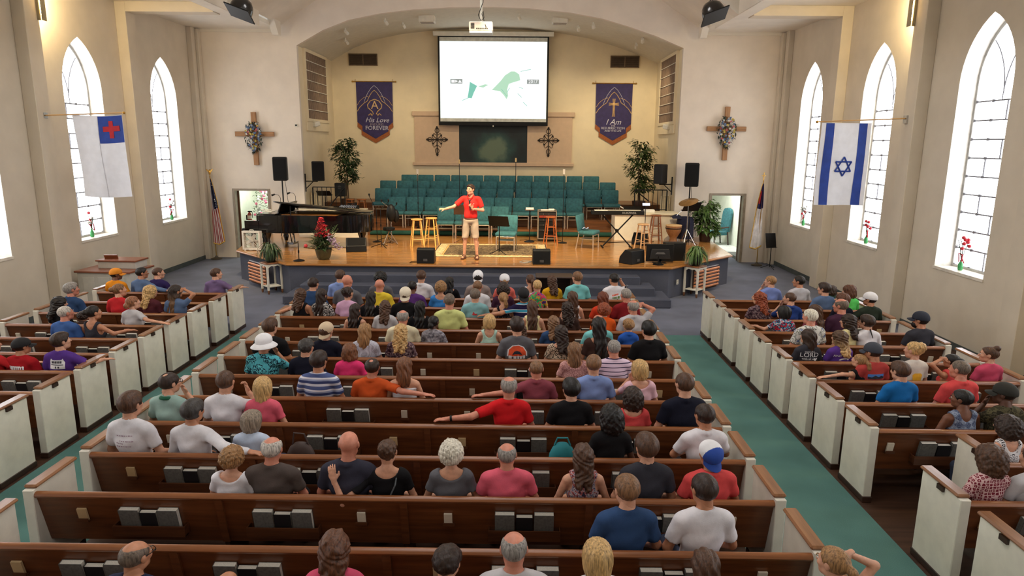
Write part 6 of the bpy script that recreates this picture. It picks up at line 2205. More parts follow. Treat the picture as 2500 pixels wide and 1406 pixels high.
def hair_mesh(style):
    if style in HAIR:
        return HAIR[style]
    ears = True
    if style in ('short', 'buzz', 'full', 'wavy_short', 'crop', 'swoop'):
        t = {'short': 0.013, 'buzz': 0.006, 'full': 0.021, 'wavy_short': 0.020, 'crop': 0.010, 'swoop': 0.014}[style]
        s = cap_solid(t)
        if style in ('full', 'swoop'):
            s.ell((0, 0.02, 0.075), (0.065, 0.075, 0.045), 0.03)
        s.keep(lambda x, y, z: hairline(x, y, z, -0.072 if style != 'full' else -0.085))
        s.ruffle(curls(62, 0.006, 1) if style == 'wavy_short' else streaks(15, 0.0022 if style != 'buzz' else 0.0008))
    elif style in ('fringe', 'fringe_thin', 'crown_gap'):
        s = cap_solid(0.011 if style != 'fringe_thin' else 0.006)
        s.keep(lambda x, y, z: hairline(x, y, z, -0.078, 1.0, -0.03))
        if style == 'crown_gap':
            s.ell((0, -0.050, 0.128), (0.030, 0.032, 0.045), 0.012, True)
        else:
            s.ell((0, 0.03, 0.115), (0.072, 0.118, 0.088), 0.012, True)
        s.ruffle(streaks(15, 0.0015))
    elif style in ('bob', 'bob_wavy', 'layered', 'blunt'):
        s = cap_solid(0.022, -0.22)
        low = {'bob': -0.135, 'bob_wavy': -0.15, 'layered': -0.17, 'blunt': -0.115}[style]
        s.ell((0, -0.028, -0.05), (0.100, 0.098, 0.11), 0.04)
        if style == 'bob_wavy':
            s.ell((0, -0.03, -0.08), (0.115, 0.10, 0.09), 0.03)
        if style == 'layered':
            s.ell((0, -0.075, -0.13), (0.075, 0.05, 0.07), 0.03)
        s.plane((0, 0, -1), -low)
        s.ruffle(streaks(13, 0.005, 1) if style != 'bob_wavy' else (lambda x, y, z: streaks(11, 0.005)(x, y, z) + curls(40, 0.006)(x, y, z)))
        face_out(s)
        ears = False
    elif style in ('curly_big', 'curly_med', 'frizzy', 'afro'):
        s = cap_solid(0.03 if style != 'afro' else 0.045, -0.24)
        if style == 'curly_big':
            s.ell((0, -0.04, -0.05), (0.125, 0.115, 0.15), 0.04)
        elif style == 'frizzy':
            s.ell((0, -0.035, -0.03), (0.130, 0.115, 0.125), 0.04)
        elif style == 'curly_med':
            s.ell((0, -0.03, -0.01), (0.108, 0.105, 0.105), 0.03)
        s.ruffle(curls(110 if style != 'curly_big' else 90, 0.008, 2))
        s.ruffle(curls(48, 0.007, 4))
        if style in ('afro', 'curly_med'):
            s.keep(lambda x, y, z: hairline(x, y, z, -0.085, 1.1))
        else:
            face_out(s)
        ears = False
    elif style in ('long', 'long_wavy', 'very_long', 'long_curly', 'shoulder'):
        low = {'long': -0.32, 'long_wavy': -0.30, 'very_long': -0.42, 'long_curly': -0.30, 'shoulder': -0.22}[style]
        s = cap_solid(0.018, low - 0.04)
        w = 0.085 if style != 'long_curly' else 0.11
        s.ell((0, -0.035, -0.06), (0.093, 0.088, 0.11), 0.04)
        s.ell((0, -0.095, -0.15), (w, 0.050, 0.12), 0.05)
        if low < -0.25:
            s.limb((-0.045, -0.125, -0.2), (-0.05, -0.150, low + 0.05), 0.045, 0.035, 0.04)
            s.limb((0.045, -0.125, -0.2), (0.04, -0.150, low + 0.03), 0.045, 0.032, 0.04)
        s.ruffle(lambda x, y, z: 0.005 * np.sin(95 * x + 5 * np.sin(12 * z)) + 0.003 * np.sin(190 * x + 3 * np.sin(16 * z + 1)) if style in ('long', 'very_long', 'shoulder') else 0.005 * np.sin(80 * x + 9 * np.sin(20 * z)) + curls(48 if style == 'long_wavy' else 66, 0.007 if style == 'long_wavy' else 0.014)(x, y, z))
        face_out(s)
        ears = style == 'very_long'
    elif style in ('pony', 'bun', 'low_bun', 'top_bun', 'updo'):
        s = cap_solid(0.010, -0.30)
        s.keep(lambda x, y, z: hairline(x, y, z, -0.07))
        s.ruffle(streaks(15, 0.002))
        if style == 'pony':
            s.path([(0, -0.10, 0.03), (0.0, -0.145, 0.0), (0.01, -0.155, -0.08), (0.015, -0.145, -0.20)], [0.025, 0.032, 0.036, 0.014], 0.012)
        elif style == 'bun':
            s.ell((0.0, -0.125, 0.035), (0.046, 0.042, 0.045), 0.01)
        elif style == 'top_bun':
            s.ell((0.0, -0.085, 0.105), (0.045, 0.043, 0.042), 0.01)
        elif style == 'updo':
            s.ell((0.0, -0.09, 0.06), (0.07, 0.06, 0.07), 0.02)
            s.ruffle(curls(70, 0.008))
        else:
            s.ell((0.0, -0.120, -0.03), (0.05, 0.042, 0.052), 0.012)
    if ears:
        for x in (-1, 1):
            s.ell((x * 0.092, -0.004, -0.010), (0.026, 0.026, 0.034), 0.008, True)
    HAIR[style] = arr_mesh('hair', *s.arrays())
    return HAIR[style]


HATS = {}


def hat_mesh(kind):
    if kind in HATS:
        return HATS[kind]
    out = {}
    s = cap_solid(0.020, -0.10, 0.007)
    s.ell((0, -0.01, 0.055), (0.088, 0.104, 0.085), 0.03)
    s.keep(lambda x, y, z: 0.9 * ((0.015 + 0.10 * y) - z))
    if kind == 'bucket':
        s = cap_solid(0.018, -0.10, 0.007)
        s.ell((0, -0.012, 0.06), (0.092, 0.106, 0.075), 0.03)
        s.plane((0, 0, -1), -0.0)
    out['crown'] = arr_mesh('crown', *s.arrays())
    if kind == 'bucket':
        b = MB().lathe([(0.095, 0.02), (0.125, -0.005), (0.158, -0.034), (0.160, -0.040), (0.152, -0.042), (0.120, -0.016), (0.085, 0.0)], 28, (0, -0.012, 0.0), 0.97, 1.12)
    else:
        def br(u, v):
            a = -1.15 + 2.3 * u
            r = 0.09 + 0.085 * v * math.cos(a * 1.05) ** 0.6 if abs(a * 1.05) < 1.55 else 0.09
            return ((0.088 + 0.004 * v) * math.sin(a), 0.075 * math.cos(a) + 0.09 * v * max(0.0, math.cos(a * 1.25)) ** 0.5 + 0.005, 0.028 - 0.028 * v - 0.022 * (math.sin(a) ** 2))
        b = MB().grid(br, 16, 5)
        n = len(b.v)
        b.raw([(x, y, z - 0.006) for x, y, z in b.v], b.f[:])
    out['brim'] = b.mesh('brim', fix=kind == 'bucket', smooth=3.1)
    if kind == 'trucker':
        s = cap_solid(0.023, -0.10, 0.007)
        s.ell((0, -0.008, 0.055), (0.091, 0.108, 0.088), 0.03)
        s.keep(lambda x, y, z: 0.9 * ((0.015 + 0.10 * y) - z))
        s.keep(lambda x, y, z: 0.8 * (0.03 - 0.30 * z - y))
        out['panel'] = arr_mesh('front_panel', *s.arrays())
    q = MB().ell((0, -0.012, 0.132), (0.009, 0.009, 0.006), 8, 5)
    out['button'] = q.mesh('button')
    HATS[kind] = out
    return out

# ---------------------------------------------------------------- people: colours and cloth
def skin_mat(n, c):
    t = NT('skin_' + n)
    t.col(t.ramp(t.noise(t.coord(), 18, 3), [(0.3, mul(c, 0.92)), (0.7, mul(c, 1.05))]))
    t.set(Roughness=0.5, Subsurface_Weight=0.08)
    t.b.inputs['Subsurface Radius'].default_value = (0.02, 0.008, 0.004)
    return t.m


SKIN = {n: skin_mat(n, c) for n, c in dict(fair=(212, 158, 130), tan=(190, 132, 100), ruddy=(206, 136, 112), brown_skin=(116, 72, 50), dark=(92, 58, 42)).items()}


def hair_mat(n, c, tip=None):
    t = NT('hair_' + n)
    v = t.coord((1, 1, 0.10))
    n1 = t.noise(v, 85, 3, 0.6)
    base = t.ramp(n1, [(0.28, mul(c, 0.55)), (0.5, c), (0.75, mul(c, 1.3))])
    if tip:
        tc = t.n('ShaderNodeTexCoord')
        sp = t.n('ShaderNodeSeparateXYZ')
        t.l(tc.outputs['Object'], sp.inputs[0])
        mr = t.n('ShaderNodeMapRange')
        mr.inputs[1].default_value, mr.inputs[2].default_value = 0.0, -0.2
        t.l(sp.outputs['Z'], mr.inputs[0])
        mx = t.n('ShaderNodeMix', data_type='RGBA')
        t.l(mr.outputs[0], mx.inputs[0])
        t.l(base, mx.inputs[6])
        t.l(t.ramp(n1, [(0.28, mul(tip, 0.6)), (0.5, tip), (0.75, mul(tip, 1.25))]), mx.inputs[7])
        base = mx.outputs[2]
    t.col(base)
    t.set(Roughness=0.45, Specular_IOR_Level=0.4)
    t.bump(n1, 0.6, 0.006)
    return t.m


HC = dict(black_hair=(18, 15, 14), near_black=(28, 22, 19), dark_brown=(46, 31, 24), near_brown=(52, 35, 26), brown=(78, 52, 36), chestnut=(92, 56, 36), auburn_brown=(112, 70, 44), auburn=(104, 50, 30), light_brown=(122, 88, 60),
          dark_blonde=(150, 112, 72), blonde=(194, 158, 104), strawberry=(140, 92, 62), red_hair=(136, 62, 32), grey_brown=(104, 90, 78), grey_black=(58, 54, 52), grey=(140, 134, 128), ash=(136, 122, 106), silver=(186, 180, 172), white_hair=(214, 206, 188))
HAIRM = {n: hair_mat(n, c) for n, c in HC.items()}
HAIRM['ombre'] = hair_mat('ombre', (44, 32, 26), (112, 82, 56))
HAIRM['ombre_blonde'] = hair_mat('ombre_blonde', (84, 60, 42), (196, 160, 108))
HATC = dict(white=(232, 232, 236), beige=(206, 184, 154), cream=(224, 212, 190), near_black=(22, 22, 26), orange_yellow=(226, 140, 30), navy_hat=(30, 36, 52), slate_hat=(56, 60, 72), dark_olive=(34, 34, 28), blue=(34, 72, 160))
HATM = {n: M('hat_' + n, c, 0.8, var=0.05, bump=0.2, bscale=300) for n, c in HATC.items()}

PLAIN = dict(navy=(32, 40, 66), rose=(196, 74, 104), black=(20, 19, 22), heather=(196, 194, 198), white=(226, 224, 230), grey=(98, 98, 104), aqua=(122, 198, 200), denim=(46, 72, 112), taupe=(84, 74, 70), slate=(52, 52, 66), pink=(222, 98, 118), charcoal=(52, 52, 60),
             coral=(214, 76, 76), pale_blue=(190, 204, 226), red=(206, 28, 34), mint_green=(150, 178, 170), ink_navy=(22, 24, 40), orange=(204, 84, 34), maroon=(136, 66, 78), oxford=(128, 150, 204), pale_pink=(226, 184, 196), hot_pink=(228, 58, 118), brown=(62, 42, 36),
             cream=(220, 210, 178), mint=(176, 208, 194), rust=(120, 72, 48), royal=(40, 88, 176), lime=(206, 212, 138), butter=(226, 214, 160), bright_orange=(234, 96, 30), pale_grey=(190, 188, 194), lilac_pink=(214, 170, 204), aqua_grey=(132, 180, 186), red_orange=(206, 62, 34), dark_red=(128, 28, 34),
             yellow=(228, 200, 60), purple=(92, 52, 120), sky=(60, 132, 206), plum=(66, 36, 58), taupe_light=(150, 136, 132), salmon=(226, 114, 104), mustard=(218, 164, 30), orange_yellow=(232, 144, 28), steel=(92, 114, 150), indigo=(46, 34, 84), dusty_purple=(116, 96, 136), red_shirt=(196, 40, 46), wine=(84, 36, 44),
             blue_shirt=(62, 96, 158), crimson=(170, 24, 34), violet=(88, 54, 140), periwinkle=(118, 136, 196), forest=(40, 60, 48), neon_green=(96, 214, 104), royal_dark=(34, 60, 126), forest_dark=(42, 52, 42), brick=(176, 66, 62), oatmeal=(214, 206, 196), cobalt=(24, 104, 172))
CLOTH = {}


def cloth(n):
    if n in CLOTH:
        return CLOTH[n]
    t = NT('cloth_' + n)
    v = t.coord()

    def sep():
        s = t.n('ShaderNodeSeparateXYZ')
        t.l(v, s.inputs[0])
        return s

    def bands(stops, period):
        s = sep()
        m = t.n('ShaderNodeMath', operation='PINGPONG' if False else 'FRACT')
        d = t.n('ShaderNodeMath', operation='DIVIDE')
        t.l(s.outputs['Z'], d.inputs[0])
        d.inputs[1].default_value = period
        t.l(d.outputs[0], m.inputs[0])
        return t.ramp(m.outputs[0], stops, 'CONSTANT')

    def cells(scale, feature='F1', rnd=1.0, sc=(1, 1, 1), out='Distance'):
        vo = t.n('ShaderNodeTexVoronoi', feature=feature)
        vo.inputs['Scale'].default_value = scale
        vo.inputs['Randomness'].default_value = rnd
        t.l(t.coord(sc), vo.inputs['Vector'])
        return vo.outputs[out]
    if n in PLAIN:
        c = PLAIN[n]
        t.col(t.ramp(t.noise(v, 7, 3), [(0.3, mul(c, 0.93)), (0.7, mul(c, 1.06))]))
    elif n == 'stripe_blue':
        t.col(bands([(0, (80, 94, 142)), (0.30, (206, 208, 222)), (0.5, (58, 68, 112)), (0.72, (150, 160, 190)), (0.86, (222, 222, 232))], 0.155))
    elif n == 'stripe_lilac':
        t.col(bands([(0, (224, 200, 220)), (0.80, (44, 32, 66))], 0.060))
    elif n == 'stripe_navy':
        t.col(bands([(0, (34, 28, 66)), (0.42, (220, 220, 230)), (0.48, (70, 172, 208)), (0.80, (220, 220, 230)), (0.86, (34, 28, 66))], 0.15))
    elif n == 'knit_white':
        t.col(t.ramp(cells(85, rnd=0.1), [(0.25, (70, 70, 90)), (0.42, (206, 206, 220))]))
    elif n == 'knit_dark':
        t.col(t.ramp(t.noise(t.coord((30, 30, 90)), 1.0, 2), [(0.48, (30, 28, 30)), (0.55, (206, 200, 196))]))
    elif n == 'leopard':
        t.col(t.ramp(cells(48), [(0.22, (30, 22, 18)), (0.4, (34, 26, 22)), (0.48, (202, 178, 154))]))
    elif n == 'diamond':
        s = t.n('ShaderNodeTexChecker', i_Scale=14.0)
        s.inputs[1].default_value, s.inputs[2].default_value = lin((62, 72, 100)), lin((150, 160, 178))
        t.l(t.coord((1, 0.02, 1), rot=(0, PI / 4, 0)), s.inputs[0])
        mx = t.n('ShaderNodeMix', data_type='RGBA')
        t.l(t.ramp(t.noise(v, 90, 2), [(0.45, (0, 0, 0)), (0.55, (255, 255, 255))]), mx.inputs[0])
        t.l(s.outputs[0], mx.inputs[6])
        mx.inputs[7].default_value = lin((106, 116, 140))
        t.col(mx.outputs[2])
    elif n == 'scroll':
        t.col(t.ramp(cells(26, 'DISTANCE_TO_EDGE', 0.25), [(0.10, (226, 224, 226)), (0.16, (26, 26, 32)), (0.26, (26, 26, 32)), (0.30, (226, 224, 226))], 'CONSTANT'))
    elif n == 'lattice':
        t.col(t.ramp(cells(30, 'DISTANCE_TO_EDGE', 0.35), [(0.0, (216, 182, 182)), (0.12, (122, 40, 54)), (0.34, (206, 164, 166))], 'CONSTANT'))
    elif n == 'lace_pink':
        t.col(t.ramp(t.noise(v, 70, 3), [(0.42, (156, 106, 104)), (0.55, (214, 164, 160))]))
    elif n == 'grey_tie':
        t.col(t.ramp(t.noise(v, 22, 4), [(0.35, (84, 82, 92)), (0.65, (176, 172, 180))]))
    elif n == 'dots_black':
        t.col(t.ramp(cells(42, rnd=0.3), [(0.0, (206, 200, 206)), (0.22, (24, 20, 26))], 'CONSTANT'))
    else:
        pal = dict(paisley=[(46, 44, 66), (170, 90, 84), (186, 176, 184), (60, 66, 100), (204, 190, 186)], floral_dark=[(44, 30, 40), (62, 40, 50), (150, 122, 128), (40, 28, 36), (176, 160, 158)], hawaii=[(84, 176, 190), (92, 186, 200), (24, 50, 66), (104, 196, 206), (30, 66, 80)],
                   hawaii_white=[(214, 212, 206), (220, 218, 212), (120, 124, 116), (222, 220, 214), (90, 106, 150)], floral_bright=[(206, 48, 70), (40, 40, 60), (60, 140, 180), (224, 206, 200), (196, 40, 60)], camo=[(62, 58, 40), (86, 80, 56), (44, 40, 28), (74, 68, 50), (38, 34, 26)],
                   tie_dye=[(40, 60, 160), (200, 60, 90), (60, 170, 110), (220, 160, 50), (90, 50, 140)])[n]
        sc = dict(paisley=30, floral_dark=28, hawaii=11, hawaii_white=14, floral_bright=22, camo=9, tie_dye=6)[n]
        f = t.noise(t.coord((1, 1, 1.0)), sc, 3, 0.6)
        st = [0.0, 0.42, 0.5, 0.56, 0.62]
        t.col(t.ramp(f, list(zip(st, pal)), 'CONSTANT'))
    t.set(Roughness=0.85, Specular_IOR_Level=0.2)
    t.bump(t.noise(v, 120, 2), 0.25, 0.004)
    CLOTH[n] = t.m
    return t.m


PANTS = [M('denim_trousers', (40, 48, 70), 0.85), M('khaki_trousers', (132, 112, 84), 0.85), M('black_trousers', (22, 22, 26), 0.85), M('grey_trousers', (76, 78, 82), 0.85)]
SHOEM = M('shoe_leather', (40, 32, 28), 0.6)
INK = {'white': M('print_white', (224, 224, 228), 0.8), 'ink': M('print_ink', (150, 120, 140), 0.8), 'orange': M('print_orange', (222, 84, 44), 0.8), 'red': M('print_red', (190, 50, 52), 0.8), 'yellow': M('print_yellow', (224, 170, 40), 0.8), 'dark': M('print_dark', (40, 40, 52), 0.8), 'blue': M('print_blue', (70, 120, 190), 0.8), 'green': M('print_green', (96, 130, 60), 0.8)}


def on_back(me, key, x0, z0, off=0.006):
    """lay a flat print (x, z) on the back of a shirt"""
    v, f = shirt_arrays(*key)
    bv = BVHTree.FromPolygons([tuple(p) for p in v], [tuple(q) for q in f])
    for q in me.vertices:
        x, z = q.co.x + x0, q.co.z + z0
        hit = bv.ray_cast(Vector((x, -1.0, z)), Vector((0, 1, 0)))
        q.co = Vector((x, (hit[0].y if hit[0] else -0.1) - off, z))
    return me


def flat_poly(pts):
    """finely cut polygon in (x, z) so that it can follow cloth"""
    mb = MB()
    mb.raw([(x, 0, z) for x, z in pts], [tuple(t) for t in tessellate_polygon([[Vector((a, b, 0)) for a, b in pts]])])
    me = mb.mesh('print', fix=False)
    bm = bmesh.new()
    bm.from_mesh(me)
    bmesh.ops.triangulate(bm, faces=bm.faces)
    bmesh.ops.subdivide_edges(bm, edges=bm.edges, cuts=3, use_grid_fill=True)
    bm.to_mesh(me)
    bm.free()
    return me


def flat_words(s, size):
    me = text_mesh(s, size)
    me.transform(Matrix.Rotation(PI / 2, 4, 'X'))
    return me


def blocks(sk, name, mat, z, rects, parent):
    me = bpy.data.meshes.new(name)
    bm = bmesh.new()
    for a, b, c, d in rects:
        m = flat_poly([(a, c), (b, c), (b, d), (a, d)])
        bm.from_mesh(m)
    bm.to_mesh(me)
    bm.free()
    return link(name, on_back(me, sk, 0.0, z, 0.008), mat, parent)


def glasses(parent, m4):
    g = MB()
    for s in (-1, 1):
        g.tube([(s * 0.083, -0.02, 0.012), (s * 0.080, 0.05, 0.010), (s * 0.062, 0.098, 0.006)], 0.0035, 5)
        g.tube([(s * 0.033 + 0.026 * math.cos(k * PI / 5), 0.106, 0.002 + 0.02 * math.sin(k * PI / 5)) for k in range(11)], 0.003, 4)
    g.tube([(-0.008, 0.108, 0.004), (0.008, 0.108, 0.004)], 0.003, 4)
    o = g.build('glasses', BLACK, parent)
    o.matrix_local = m4
    return o


EYEW, EYED = M('eye_white', (226, 222, 216), 0.3), M('eye_iris', (46, 34, 28), 0.2)
EYE = MB().ell((0, 0, 0), (0.0125, 0.0115, 0.0085), 10, 8).mesh('eye', smooth=3.1)
IRIS = MB().ell((0, 0.0085, 0), (0.0065, 0.0042, 0.0065), 8, 6).mesh('iris', smooth=3.1)
BROW = MB().tube([(-0.018, 0.0, -0.003), (0, 0.004, 0.003), (0.018, -0.004, -0.003)], [0.003, 0.0045, 0.003], 5).mesh('eyebrow', smooth=3.1)


def face_parts(parent, m4, brow):
    for s in (-1, 1):
        e = link('eye', EYE, EYEW, parent)
        e.matrix_local = m4 @ Matrix.Translation((s * 0.031, 0.081, 0.003))
        link('iris', IRIS, EYED, e)
        b = link('eyebrow', BROW, brow, parent)
        b.matrix_local = m4 @ Matrix.Translation((s * 0.032, 0.091, 0.024))


